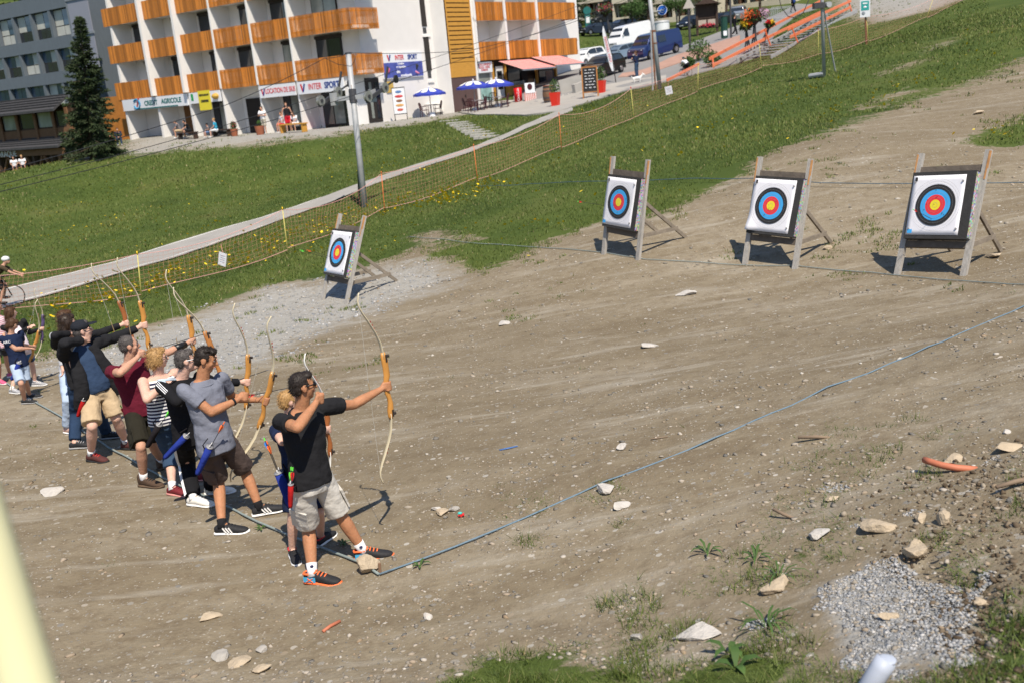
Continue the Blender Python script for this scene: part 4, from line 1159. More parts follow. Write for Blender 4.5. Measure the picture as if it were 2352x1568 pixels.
# --- blonde woman in striped top
UP5 = bow_up(V2, (850, 415), (945, 690))
p5 = person('person', 'blonde woman in navy and white striped top and rolled denim trousers', V2,
            dict(head=(490, 608), neck=(492, 700), pelvis=(545, 985), knee_r=(575, 1230), heel_r=(572, 1525), toe_r=(655, 1530), knee_l=(660, 1190), heel_l=(690, 1440), toe_l=(760, 1430),
                 elbow_r=(415, 865), wrist_r=(530, 765), elbow_l=(680, 660), wrist_l=(875, 575), _flags=dict(elbow_r='n', wrist_r='f', elbow_l='f', wrist_l='f')),
            h=1.66, look=(.88, .46, .0), skin=SKIN_PALE, shirt=striped('navy', (.02, .02, .05), (.7, .7, .7), .034, 2, .52), sleeve='none', pants=DENIM, legs='capri', shoes=SH_RED, hair=HAIR_BL, hairstyle='bob', sock=(WHT, .06), hand_l=('grip', UP5), vox=.010, girth=1.1, female=True, neckline=.05)
glasses(p5, M('frame_thin', (.2, .12, .1), .3, .05), glass('lens_pale', (.2, .17, .16)))
bow('wooden recurve bow held by the blonde woman, laminated riser', p5['grip_l'], UP5, SHOOT, 1.62, M('bow_wood_red', (.42, .17, .05), .4, .15, 8, stretch=(8, 8, 1)))
quiver_px('black quiver on the hip of the blonde woman', V2, (500, 1040), (420, 1190), depth_of(p5['pel']) - .2, QBLACK, .05, [((580, 935), 'green', 'green', 'arrow with green vanes leaning from the black quiver')])

# --- man in maroon T-shirt
UP6 = bow_up(V2, (685, 285), (735, 590))
p6 = person('person', 'man in maroon T-shirt and dark cargo shorts drawing his bow, black arm guard', V2,
            dict(head=(290, 505), neck=(285, 610), pelvis=(372, 930), knee_r=(372, 1195), heel_r=(372, 1470), toe_r=(440, 1475), knee_l=(450, 1170), heel_l=(500, 1360), toe_l=(570, 1330),
                 elbow_r=(228, 680), wrist_r=(345, 575), elbow_l=(570, 535), wrist_l=(698, 475), _flags=dict(elbow_r='n', wrist_r='f', elbow_l='f', wrist_l='f')),
            h=1.76, look=(.86, .5, -.03), skin=SKIN, shirt=MAROON, pants=OLIVE, shoes=SH_BOOT, hair=HAIR_GR, hairstyle='receding', sock=(WHT, .09), hand_l=('grip', UP6), hand_r=('grip', (.2, 0, 1)), vox=.010, girth=1.04)
pocket(p6, 'r', OLIVE, .72)
a, b = p6['el']['l'], p6['wr']['l']
MB().tube([p6['L'](a + (b - a) * .28), p6['L'](a + (b - a) * .88)], [.049, .036], 12).obj('arm_guard', M('guard_black', (.012, .012, .012), .35, .1), p6['root'], True)
bow('wooden recurve bow drawn by the man in the maroon T-shirt', p6['grip_l'], UP6, SHOOT, 1.62)
arrow('arrow with red vanes at the string of the man in maroon', p6['grip_r'] + SHOOT * .02, p6['grip_l'] + SHOOT * .12 + np.array([0, 0, .04]), 'green', 'red')
quiver_px('dark blue quiver hanging behind the man in maroon, arrows in it', V2, (288, 985), (325, 1100), depth_of(p6['pel']) + .15, NAVY, .045, [((232, 912), 'green', 'red', 'arrow with green nock in the dark quiver behind the maroon T-shirt')])

# --- man with cap and black jacket
UP7 = bow_up(V1, (1055, 310), (1118, 640))
p7 = person('person', 'man in black cap, open black jacket and beige shorts aiming upward', V1,
            dict(head=(640, 565), neck=(625, 655), pelvis=(755, 985), knee_r=(722, 1280), heel_r=(698, 1555), toe_r=(805, 1560), knee_l=(908, 1215), heel_l=(968, 1460), toe_l=(1060, 1460),
                 elbow_r=(505, 640), wrist_r=(645, 605), elbow_l=(910, 585), wrist_l=(1085, 510), _flags=dict(elbow_r='n', wrist_r='f', elbow_l='f', wrist_l='f')),
            h=1.84, look=(.84, .52, .08), skin=SKIN_PALE, shirt=None, pants=BEIGE, shoes=SH_HIKE, hair=HAIR_GR, hairstyle='short', sock=SOCK_W, hand_l=('grip', UP7), hand_r=('grip', (.2, 0, 1)), vox=.011, girth=1.1, shirt_hem=-.03, shirt_amp=.009)
def cap_hat(p, mat):
    k, R_, L = p['k'], p['Rh'], p['L']
    Q = lambda x, y, z: L(p['hd'] + R_ @ (np.array([x, y, z]) * k))
    o = MB().ell(Q(0, -.014, .060), (.092 * k, .108 * k, .078 * k), R_, 16, 10).obj('cap', mat, p['root'], True)
    m = MB(); m.ell(Q(0, .115, .062), (.075 * k, .075 * k, .010 * k), R_, 14, 8); m.obj('cap_brim', mat, o, True)
cap_hat(p7, cloth('cap', (.018, .020, .026)))
glasses(p7, M('frame_thin', (.2, .12, .1), .3, .05), glass('lens_pale', (.2, .17, .16)))
# navy T-shirt showing in the open jacket, belt, and the jacket
L7, q = p7['L'], p7
_t = lambda t, f=0., e=0.: L7(q['pel'] + q['up'] * t * 1.04 + q['front'] * f + q['side'] * e)
m = MB(); m.tube([_t(-.02, .03), _t(.06, .035), _t(.18, .03), _t(.34, .02), _t(.45, .0), _t(.53, .0)], [(.172, .125), (.182, .140), (.172, .132), (.175, .122), (.15, .10), (.07, .07)], 16, up=q['front'])
fuse('t_shirt', m, cloth('shirt_blue', (.030, .052, .10)), q['root'], .011, 2, .003, 10)
m = MB(); m.tube([_t(-.045, .0), _t(.0, .0)], [(.182, .128), (.180, .128)], 20, up=q['front']); m.obj('belt', M('belt', (.03, .02, .014), .6, .2), q['root'], True)
m = MB()
m.tube([_t(-.10, -.05), _t(.05, -.055), _t(.18, -.05), _t(.34, -.04), _t(.46, -.022), _t(.52, -.012), _t(.55, -.01)], [(.225, .11), (.215, .112), (.20, .112), (.198, .115), (.185, .10), (.12, .085), (.088, .082)], 16, up=q['front'])
for s in 'rl':
    m.ell(L7(q['sh'][s]), (.078,) * 3, None, 10, 8)
    m.cap(L7(q['sh'][s]), L7(q['el'][s]), .076, .064, 12)
    m.tube([L7(q['el'][s]), L7(q['el'][s] + (q['wr'][s] - q['el'][s]) * .95)], [.064, .047], 12)
for e, f0, f1 in ((1, .09, .09), (-1, .11, .06)):
    m.tube([_t(.46, .05, e * .09), _t(.33, .09, e * .12), _t(.15, f0 + .02, e * .16), _t(-.02, f0, e * .21), _t(-.13, f1, e * .23)], [(.06, .05), (.075, .05), (.08, .055), (.09, .055), (.095, .045)], 12, up=q['front'])
fuse('jacket', m, BLK, q['root'], .011, 2, .006, 9)
bow('pale wooden recurve bow raised by the man in the black cap', p7['grip_l'], UP7, SHOOT, 1.66)
quiver_px('red quiver on the belt of the man in the black cap', V1, (655, 1075), (612, 1200), depth_of(p7['pel']) - .22, QRED, .04)

# --- two women behind him
UP8 = bow_up(V1, (940, 330), (1000, 500))
p8 = person('person', 'woman with dark hair, black jacket and dark jeans behind the man in the cap', V1,
            dict(head=(535, 505), neck=(540, 590), pelvis=(640, 930), knee_r=(600, 1180), heel_r=(560, 1462), toe_r=(625, 1455), knee_l=(770, 1160), heel_l=(810, 1385), toe_l=(890, 1380),
                 elbow_r=(430, 570), wrist_r=(545, 560), elbow_l=(790, 550), wrist_l=(950, 490), _flags=dict(elbow_r='n', wrist_r='f', elbow_l='f', wrist_l='f')),
            h=1.70, skin=SKIN_PALE, shirt=BLK, sleeve='long', pants=cloth('jeans_dark', (.022, .042, .085), .15), legs='long', shoes=SH_DARK, hair=M('hair_darkbrown', (.03, .017, .01), .5, .2, 40), hairstyle='long', hand_l=('grip', UP8), vox=.012, female=True, girth=.95)
bow('dark brown recurve bow held by the woman with dark hair', p8['grip_l'], UP8, SHOOT, 1.62, WOOD_BOW_DARK)
p9 = person('person', 'brown-haired woman in light jeans mostly hidden behind the man in the cap', V1,
            dict(head=(515, 462), neck=(520, 540), pelvis=(560, 860), knee_r=(535, 1080), heel_r=(515, 1335), toe_r=(560, 1340), knee_l=(650, 1060), heel_l=(640, 1250), toe_l=(690, 1240),
                 elbow_r=(480, 680), wrist_r=(490, 820), elbow_l=(640, 680), wrist_l=(660, 800), _flags=dict(elbow_l='f')),
            h=1.66, skin=SKIN_PALE, shirt=cloth('grey_pale', (.45, .45, .47)), sleeve='long', pants=DENIM_L, legs='long', shoes=dict(upper=M('shoe_pink', (.5, .32, .26), .7, .1), sole=WHT_SOLE), hair=HAIR_BR, hairstyle='long', vox=.014, female=True, girth=.9)

# --- the children at the far end
UP10 = bow_up(V1, (300, 540), (262, 670))
p10 = person('person', 'boy in navy polo and pale denim shorts looking down, blue quiver', V1,
             dict(head=(95, 490), neck=(85, 560), pelvis=(150, 790), knee_r=(165, 945), heel_r=(178, 1108), toe_r=(285, 1100), knee_l=(200, 930), heel_l=(215, 1068), toe_l=(290, 1058),
                  elbow_r=(140, 690), wrist_r=(225, 672), elbow_l=(175, 650), wrist_l=(250, 655), _flags=dict(elbow_l='f', wrist_l='f', wrist_r='f', elbow_r='n')),
             h=1.36, facing=(.8, -.55), look=(.85, .2, -.45), skin=SKIN, shirt=NAVY, pants=DENIM_L, shoes=SH_DARK, hair=HAIR_BR, hairstyle='cap', vox=.012, hand_l=('grip', UP10))
bow('cream-limbed bow held low by the boy in navy polo', p10['grip_l'] , UP10, SHOOT, 1.5, WOOD_BOW, LIMB, text=True)
quiver_px('blue quiver hanging at the boy in navy polo', V1, (150, 785), (95, 915), depth_of(p10['pel']) - .14, QBLUE, .05)
UP11 = bow_up(V1, (330, 400), (322, 600))
p11 = person('person', 'child in white shirt and black cardigan behind the boy in navy polo', V1,
             dict(head=(88, 400), neck=(100, 470), pelvis=(180, 690), knee_r=(130, 850), heel_r=(85, 1022), toe_r=(125, 1025), knee_l=(255, 810), heel_l=(262, 968), toe_l=(340, 965),
                  elbow_r=(190, 570), wrist_r=(225, 510), elbow_l=(230, 550), wrist_l=(310, 525), _flags=dict(elbow_l='f', wrist_l='f')),
             h=1.42, skin=SKIN_PALE, shirt=BLK, sleeve='long', pants=cloth('shorts_blue', (.05, .13, .3)), legs='mini', shoes=SH_GREY, sock=(WHT, .04), hair=HAIR_BR, hairstyle='tail', vox=.012, hand_l=('grip', UP11), girth=.9)
m = MB(); q = p11
m.tube([q['L'](q['pel'] + q['up'] * t + q['front'] * f) for t, f in ((-.06, .075), (.10, .085), (.26, .085), (.38, .06))], [(.10, .03), (.10, .04), (.09, .04), (.06, .03)], 12, up=q['front'])
m.obj('t_shirt', cloth('white_pink', (.7, .6, .65), .15), q['root'], True)
bow('purple patterned small bow held by the child in black cardigan', p11['grip_l'], UP11, SHOOT, 1.3, M('bow_purple', (.10, .07, .16), .5, .5, 25), LIMB)
p12 = person('person', 'child in pink striped top and dark shorts at the picture edge', V1,
             dict(head=(-25, 345), neck=(-20, 415), pelvis=(0, 640), knee_r=(-10, 790), heel_r=(-10, 945), toe_r=(22, 950), knee_l=(50, 760), heel_l=(70, 900), toe_l=(95, 890),
                  elbow_r=(-60, 540), wrist_r=(-20, 620), elbow_l=(30, 520), wrist_l=(30, 570), _flags=dict(elbow_l='f')),
             h=1.40, skin=SKIN, shirt=striped('pink', (.72, .62, .64), (.55, .2, .25), .03, 2, .6), pants=cloth('shorts_charcoal', (.05, .05, .055)), legs='mini', shoes=dict(upper=M('sandal_pink', (.6, .1, .2), .6, .1), sole=WHT_SOLE), hair=HAIR_BR, hairstyle='long', vox=.013, girth=.9)
# polo collar and placket, T-shirt neck ribs, shirt hems
def neck_rib(p, mat, r=.085, t=.012, par='shirt'):
    q = next(c for c in p['root'].children if c.name.startswith(par)); c = p['neck'] - p['up'] * .012 * p['k']
    MB().tube([p['L'](c + (p['side'] * math.cos(a) * r + p['front'] * math.sin(a) * r * .92) * p['k'] - p['up'] * (.018 * (1 + math.sin(a)))) for a in np.linspace(0, 6.2832, 19)], t * p['k'], 6, False).obj('collar', mat, q, True)
neck_rib(p1, BLK, .082, .020); neck_rib(p3, GREYT, .095, .009); neck_rib(p6, MAROON, .090, .009); neck_rib(p10, NAVY, .08, .014)
text_obj('lettering', 'ARC', WHT, next(c for c in p10['root'].children if c.name.startswith('shirt')), p10['L'](p10['sh']['r'] + (p10['el']['r'] - p10['sh']['r']) * .35 + unit(CAM - p10['sh']['r']) * .072), np.stack([unit(np.cross([0, 0, 1.], unit(CAM - p10['sh']['r']))), [0, 0, 1.], unit(CAM - p10['sh']['r'])], 1), .05, 1., .002)
m = MB(); m.tube([p3['L'](p3['wr']['r'] - unit(p3['wr']['r'] - p3['el']['r']) * .05), p3['L'](p3['wr']['r'] - unit(p3['wr']['r'] - p3['el']['r']) * .03)], .034, 12); m.obj('wristband', BLK, p3['root'], True)
m = MB(); m.tube([p4['L'](p4['wr']['l'] - unit(p4['wr']['l'] - p4['el']['l']) * .03), p4['L'](p4['wr']['l'] - unit(p4['wr']['l'] - p4['el']['l']) * .005)], .031, 12); m.obj('watch', M('watch_steel', (.4, .4, .4), .3, .1, metal=.7), p4['root'], True)
# ------------------------------------------------------------------ orange safety net fence along the path
NETM = M('net_orange', (.50, .24, .16), .8, .1, 3); ROPE_PINK = M('net_rope', (.66, .34, .30), .8, .08)
POLE_Y = M('pole_yellow', (.56, .48, .14), .6, .08); POLE_O = M('pole_orange', (.62, .16, .04), .6, .1); CAP_R = M('pole_cap_red', (.6, .03, .02), .5, .05); CAP_Y = M('pole_cap_yellow', (.75, .5, .02), .5, .05)
FP = [((-70, 640), (-62, 735), 'y'), ((316, 590), (325, 690), 'y'), ((649, 482), (662, 588), 'y'), ((876, 399), (884, 492), 'o'), ((1088, 336), (1098, 422), 'o'), ((1284, 263), (1290, 348), 'o'), ((1449, 204), (1457, 280), 'r'),
      ((1604, 149), (1602, 217), 'y'), ((1744, 100), (1750, 162), 'r'), ((1880, 70), (1880, 133), 'r'), ((1990, 38), (1995, 102), 'y'), ((2143, -2), (2126, 47), 'y'), ((2290, -70), (2275, -25), 'y')]
_b0 = gnd(*FP[0][1])
fence = thing('safety_net_fence', 'orange plastic safety net on thin yellow and orange poles along the path', 'fence', _b0)
tops, bots = [], []
for t, b, c in FP:
    B_ = gnd(*b); T_ = at(*t, depth_of(B_) - .25)
    hgt = min(max(np.linalg.norm(T_ - B_), 1.05), 1.45)
    T_ = B_ + unit(T_ - B_) * hgt
    MB().cyl(B_ - _b0 - np.array([0, 0, .1]), T_ - _b0, .013, .011, 8).obj('pole', POLE_O if c == 'o' else POLE_Y, fence, True)
    MB().cyl(T_ - _b0, T_ + np.array([0, 0, .07]) - _b0, .020, .012, 8).obj('pole_cap', CAP_R if c == 'r' else (POLE_O if c == 'o' else CAP_Y), fence, True)
    tops.append(T_); bots.append(B_ + unit(T_ - B_) * .17)
for i in range(len(FP) - 1):
    t0, t1, b0, b1 = tops[i], tops[i + 1], bots[i], bots[i + 1]
    Ls = np.linalg.norm(t1 - t0); n = max(8, int(Ls / .135))
    def net(u, v):
        s = 4 * u * (1 - u)
        tp = t0 + (t1 - t0) * u + np.array([0, 0, -(.10 + .10 * (i % 3)) * s])
        bt = b0 + (b1 - b0) * u + np.array([0, 0, -(.05 * s) + .04 * math.sin(5 * u + i)])
        gz = Hs(bt[0], bt[1]) + .05
        bt[2] = max(bt[2], gz)
        p = tp + (bt - tp) * v
        p = p + np.array([-.05, -.05, 0]) * math.sin(3.1 * v) * (.6 + math.sin(9 * u + i * 2)) * s
        return p - _b0
    rows = 9
    G = [[net(a / n, r / rows) for a in range(n + 1)] for r in range(rows + 1)]
    m = MB()
    for r in range(1, rows): m.tube(G[r], .0026, 3, False)
    for a in range(n + 1): m.tube([G[r][a] for r in range(0, rows + 1)], .0021, 3, False)
    m.obj('net', NETM, fence)
    m = MB(); m.tube(G[0], .007, 5, False); m.obj('top_rope', ROPE_PINK, fence)
    m = MB(); m.tube(G[rows], .0065, 5, False); m.obj('bottom_rope', ROPE_PINK, fence)
def paper_sign(label, px, size, tilt, hang):
    g = gnd(px[0], px[1] + hang); d = depth_of(g) - .5
    c = at(px[0], px[1], d)
    o = thing('paper_notice', label, 'notice', c, 0, 'paper notices hung on the net')
    Rm = rz(R(-25)) @ np.array(Matrix.Rotation(R(tilt), 3, 'Y'))
    MB().box((0, 0, 0), (size[0], .012, size[1]), Rm).obj('sheet', M('notice_paper', (.74, .74, .78), .8, .04), o)
    for i in range(4):
        MB().box(Rm @ np.array([0, -.008, size[1] * (.28 - .16 * i)]), (size[0] * (.7 - .1 * (i % 2)), .003, .014), Rm).obj('print_line', M('notice_print', (.35, .36, .42), .8, .1), o)
    MB().tube([Rm @ np.array([0, -.004, size[1] / 2]), np.array([.02, 0, size[1] / 2 + .22])], .006, 5).obj('string', ROPE_PINK, o)
paper_sign('white paper notice tilted on the net between two yellow poles above the flowers', (511, 596), (.24, .34), 18, 26)
paper_sign('white paper notice on the net below the tall grey lift pole', (1536, 208), (.30, .34), -8, 24)

# ------------------------------------------------------------------ ropes marking the range
ROPE_B, ROPE_G = M('rope_blue', (.13, .195, .25), .7, .2, 60), M('rope_grey', (.22, .26, .25), .8, .15, 40)
def ground_rope(label, pts, mat, r, lift=.012, hang=(), taut=False):
    P = [gnd(*p, r + lift) for p in pts]
    Q = []
    for i in range(len(P) - 1):
        n = max(3, int(np.linalg.norm(P[i + 1] - P[i]) / .25))
        for k in range(n):
            q = P[i] + (P[i + 1] - P[i]) * k / n
            gz = Hs(q[0], q[1])
            if not taut: q = q + np.array([.012 * math.sin(q[0] * 5 + q[1] * 3), .012 * math.cos(q[0] * 4), 0])
            q[2] = max(gz + r - .004, q[2] + (hang[i] * 4 * (k / n) * (1 - k / n) if i < len(hang) else 0)) if taut else gz + r + lift
            Q.append(q)
    Q.append(P[-1])
    m = MB(); m.tube([q - Q[0] for q in Q], r, 7)
    o = m.obj('rope', mat, None, True); o.location = tuple(Q[0])
    return tag(o, label, 'rope', 'ropes marking the range')
ground_rope('bright blue rope running from the corner rock across the bare ground to the slope', [(872, 1323), (1130, 1225), (1390, 1109), (1640, 1010), (1900, 892), (2130, 800), (2352, 706), (2500, 645)], ROPE_B, .0075, .012, (-.01, -.01, -.03, -.03, -.03, -.03, -.02), True)
ground_rope('grey green rope on the ground along the row of archers', [(868, 1324), (830, 1300), (735, 1262), (560, 1185), (380, 1100), (250, 1032), (180, 985), (85, 928), (20, 885), (-60, 840)], ROPE_G, .011)
ground_rope('thin blue rope on the ground just in front of the targets', [(940, 545), (1050, 556), (1240, 570), (1389, 583), (1480, 598), (1640, 607), (1822, 613), (2000, 628), (2205, 648), (2352, 657), (2460, 668)], ROPE_G, .0075, .012)
ground_rope('thin blue rope across the grass behind the targets', [(1100, 436), (1290, 428), (1500, 424), (1660, 422), (1880, 432), (2060, 434), (2352, 432), (2450, 436)], M('rope_blue_far', (.06, .11, .15), .7, .2, 30), .008, .09)
MB().cyl((0, 0, -.1), (0.01, 0, .10), .012, n=8)
o = MB().cyl((0, 0, -.1), (0.01, 0, .10), .012, n=8).obj('stake', M('rusty_stake', (.22, .13, .08), .9, .2)); o.location = tuple(gnd(872, 1320)); tag(o, 'short rusty stake holding the rope corner beside the rock', 'stake')

# ------------------------------------------------------------------ rocks one can pick out
def rock_mesh(seed, s, flat=.6, sub=2, cut=(.38, .72)):
    import bmesh
    bm = bmesh.new(); bmesh.ops.create_icosphere(bm, subdivisions=sub, radius=1)
    rr = random.Random(seed)
    pl = [(unit([rr.gauss(0, 1) for _ in range(3)]), rr.uniform(*cut)) for _ in range(11)]
    for v in bm.verts:
        p = np.array(v.co)
        for nn, d in pl:
            e = p @ nn - d
            if e > 0: p = p - nn * e * .98
        p = p * (1 + .10 * mnoise.noise(Vector(tuple(p * 2.2 + seed))))
        v.co = (p[0] * s[0], p[1] * s[1], p[2] * s[2] * flat)
    me = bpy.data.meshes.new('rock'); bm.to_mesh(me); bm.free()
    return me
ROCK = [M('rock_grey', (.33, .31, .28), .9, .18, 14, .6, bscale=40), M('rock_tan', (.42, .34, .24), .9, .16, 14, .6, bscale=40), M('rock_pale', (.46, .43, .39), .9, .14, 14, .6, bscale=40)]
def rock(label, px, size, mat=0, flat=.6, rot=0, sink=.25, seed=None, cut=(.38, .72)):
    g = gnd(*px)
    me = rock_mesh(hash(px) % 997 if seed is None else seed, (size / 2 * 1.25, size / 2, size / 2), flat, 3 if size > .12 else 2, cut)
    me.materials.append(ROCK[mat])
    o = bpy.data.objects.new('rock', me); COL.objects.link(o)
    o.location = (g[0], g[1], g[2] + size / 2 * flat * (1 - 2 * sink)); o.rotation_euler = (random.uniform(-.15, .15), random.uniform(-.15, .15), rot)
    return tag(o, label, 'rock', 'rocks lying about the range')
rock('angular grey rock weighing down the rope corner by the trail shoe', (845, 1312), .165, 1, 1.0, .6, .12, 12, (.62, .92))
rock('pale knobbly rock under the blue rope', (1390, 1128), .21, 2, .55, .3)
rock('smaller pale rock just below the rock under the blue rope', (1425, 1163), .155, 2, .5, 1.)
rock('flat tan-grey stone half sunk beside a rounder one near the toy scrap', (1015, 1180), .13, 1, .45, .2)
rock('round grey stone next to the toy scrap', (1043, 1172), .085, 0, .7, .2)
rock('blocky pale stone alone on the bare ground above the rope', (1430, 1030), .10, 2, .8, .4)
rock('large cream boulder with dark lichen spots by the broken bank', (2028, 1212), .25, 1, .40, -.4, .35)
rock('cream triangular rock at the gravel edge', (1786, 1352), .19, 1, .55, .3)
rock('long flat cream slab at the grass edge', (1602, 1455), .28, 2, .3, .3)
rock('pale grey slab lying in the weeds', (1877, 1233), .16, 2, .45, .5)
rock('rounded tan rock above the gravel heap', (2108, 1275), .17, 1, .6, 0)
rock('tan rock beside the rounded one above the gravel', (2100, 1255), .14, 1, .5, 1.2, .3)
rock('broken tan stone on the crumbling bank', (2115, 1195), .12, 1, .7, .3)
rock('upright brown stone on the crumbling bank', (2165, 1200), .12, 1, .9, .9)
rock('brown slab under the orange pipe', (2192, 1052), .17, 1, .3, .2)
rock('flat tan stone near the orange pipe end', (2320, 1030), .20, 1, .3, 0)
rock('white rounded pebble by the bank', (2312, 993), .07, 2, .7, 0)
rock('ochre flat stone above the weeds', (1908, 1147), .13, 1, .4, .1)
rock('grey stone in the bottom grass edge', (1463, 1468), .10, 0, .7, .3)
rock('pale boulder at the lower grass tuft', (508, 1510), .12, 0, .65, .2)
rock('second pale boulder in the lower tuft', (600, 1495), .10, 0, .6, .9)
rock('tan slab below the pale boulders', (603, 1540), .12, 1, .4, .3)
rock('long tan slab near the lower grass', (545, 1520), .17, 1, .25, .35)
rock('cream wedge stone lying alone on the lower dirt', (480, 1420), .17, 1, .3, .6)
rock('large pale stone on the trampled dirt by the yellow post', (125, 1130), .26, 2, .35, .2)
rock('pale stone in the dirt behind the bare calves', (1005, 1170), .10, 2, .5, .2)
rock('white stone on the lower open dirt', (984, 1419), .085, 2, .7, .2)
rock('pale flat stone far out on the range', (1492, 797), .24, 2, .3, .2)
rock('pale slab in front of the second target', (1580, 676), .35, 2, .25, .2)
rock('grey slab below the pale slab', (1160, 745), .26, 2, .2, .2)
rock('cream stone in the gravel heap', (2040, 1420), .10, 1, .6, .4)
rock('tan rock on the upper dirt slope', (1900, 572), .16, 1, .6, .4)
rock('sharp rock lower in the rut', (2250, 1390), .09, 1, .7, .3)
rock('white rock above the end target on the slope', (2245, 262), .26, 1, .5, .3)
rock('cream slab beside the rear leg of the end target', (2280, 590), .30, 1, .3, .2)
# ------------------------------------------------------------------ planes used to lay out facades
class Plane:
    def __init__(s, p0, d):
        s.p0 = np.array([p0[0], p0[1], 0.]); s.d = unit([d[0], d[1], 0]); s.n = np.array([s.d[1], -s.d[0], 0])
        if s.n @ (CAM - s.p0) < 0: s.n = -s.n
    def P(s, a, z, o=0.): return s.p0 + s.d * a + np.array([0, 0, z]) + s.n * o
    def hit(s, px, py, o=0.):
        r = ray(px, py); t = ((s.p0 + s.n * o - CAM) @ s.n) / (r @ s.n); p = CAM + r * t
        return (p - s.p0) @ s.d, p[2]
    def box(s, m, a0, a1, z0, z1, o0, o1, base=(0, 0, 0)):
        c = s.P((a0 + a1) / 2, (z0 + z1) / 2, (o0 + o1) / 2) - np.asarray(base)
        return m.box(c, (abs(a1 - a0), abs(o1 - o0), abs(z1 - z0)), np.stack([s.d, s.n, [0, 0, 1.]], 1))
    def rot(s):  # text orientation: x to the viewer's right along the wall
        x = s.d if np.cross(s.d, s.n)[2] * 1 < 0 else -s.d
        x = s.d if (np.cross(s.d, [0, 0, 1.]) @ s.n) > 0 else -s.d
        return np.stack([x, [0, 0, 1.], s.n], 1)
STUCCO = M('stucco_white', (.74, .72, .69), .9, .03, 1.5, .12, bscale=30)
STUCCO_IN = M('stucco_inner', (.70, .67, .64), .9, .03, 1.5, .12, bscale=30)
PINE = M('balcony_pine', (.50, .18, .028), .55, .22, 5, .2, stretch=(7, 7, .6))
def island_var(m, lo=.55, hi=1.25):
    t = m.node_tree; n, l = t.nodes, t.links; b = n['Principled BSDF']; src = b.inputs['Base Color'].links[0].from_socket
    g = n.new('ShaderNodeNewGeometry'); mr = n.new('ShaderNodeMapRange'); mr.inputs[3].default_value = lo; mr.inputs[4].default_value = hi; l.new(g.outputs['Random Per Island'], mr.inputs[0])
    vm = n.new('ShaderNodeVectorMath'); vm.operation = 'SCALE'; l.new(src, vm.inputs[0]); l.new(mr.outputs[0], vm.inputs['Scale']); l.new(vm.outputs[0], b.inputs['Base Color'])
island_var(PINE)
PINE_Y = M('slat_pine', (.52, .26, .045), .6, .15, 5, .2, stretch=(.6, .6, 7))
DARKF = M('frame_dark', (.025, .02, .018), .6, .1); PANE = glass('pane_dark', (.018, .022, .028)); PANE_C = M('pane_curtain', (.22, .24, .22), .15, .35, 1.2, spec=.8)
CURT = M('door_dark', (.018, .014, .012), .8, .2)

bC = np.array([-7.675, 61.425]); bE = np.array([-math.cos(R(37.434)), math.sin(R(37.434))]); bG = np.array([bE[1], -bE[0]])
FA = Plane(bC, bE)                      # railing plane of the long front, a grows to the left
bGd = -FA.n[:2]                         # into the building
GA = Plane(bC + bE * .95 + bGd * 1.5, bGd)   # gable-side wall plane, a grows away to the right
BASE = TZ - .05
BR = np.array([*bC, BASE])
bld = thing('apartment_building', 'white apartment block with orange pine balconies and ski rental shop fronts', 'building', BR)
def bpart(nm, mat, fn, par=None, sm=False):
    m = MB(); fn(m); return m.obj(nm, mat, par or bld, sm)
ST = [24.09, 20.05, 16.33, 12.72, 8.95, 5.32, 0.0]
ROWS = [4.707, 7.307, 9.907, 12.507]
RH = 1.12
TOPZ = 17.5
gL = 19.2                               # length of the gable side
def block(m, a0, a1, z0, z1, d0, d1):
    FA.box(m, a0, a1, z0, z1, -d0, -d1, BR)
# main mass behind the balconies
bpart('wall', STUCCO_IN, lambda m: block(m, .95, 25.2, BASE - 1, TOPZ, 1.5, 12))
bpart('roof', M('roof_dark', (.06, .055, .05), .9, .1), lambda m: block(m, -.2, 26, TOPZ, TOPZ + .3, -.5, 12.6))
for k, z in enumerate(ROWS):            # balcony slabs, also seen from below
    bpart('balcony_slab', STUCCO, lambda m: block(m, .0, 24.9, z - .02, z + .16, .06, 1.49))
    bpart('balcony_slab', STUCCO, lambda m: GA.box(m, -1.5, .85, z - .02, z + .16, .003, .9, BR))
# partitions between bays (deeper on the first ones)
for i, a in enumerate(ST):
    out = .38 if i in (1, 2) else (.10 if i else .0)
    if i == 6: continue
    th = .22 if i < 3 else .12
    for z0, z1 in [(BASE - .3, ROWS[0] - .025)] + [(ROWS[r] + .165, (ROWS[r + 1] - .025) if r < 3 else TOPZ) for r in range(4)]:
        bpart('partition', STUCCO, lambda m: block(m, a - th / 2, a + th / 2, z0, z1, (-.02 if z0 < 3 else 0), 1.49))
    if i:
        bpart('partition_nose', STUCCO, lambda m: block(m, a - th / 2 - .003, a + th / 2 + .003, ROWS[0] - .06, TOPZ, -out, -.003))
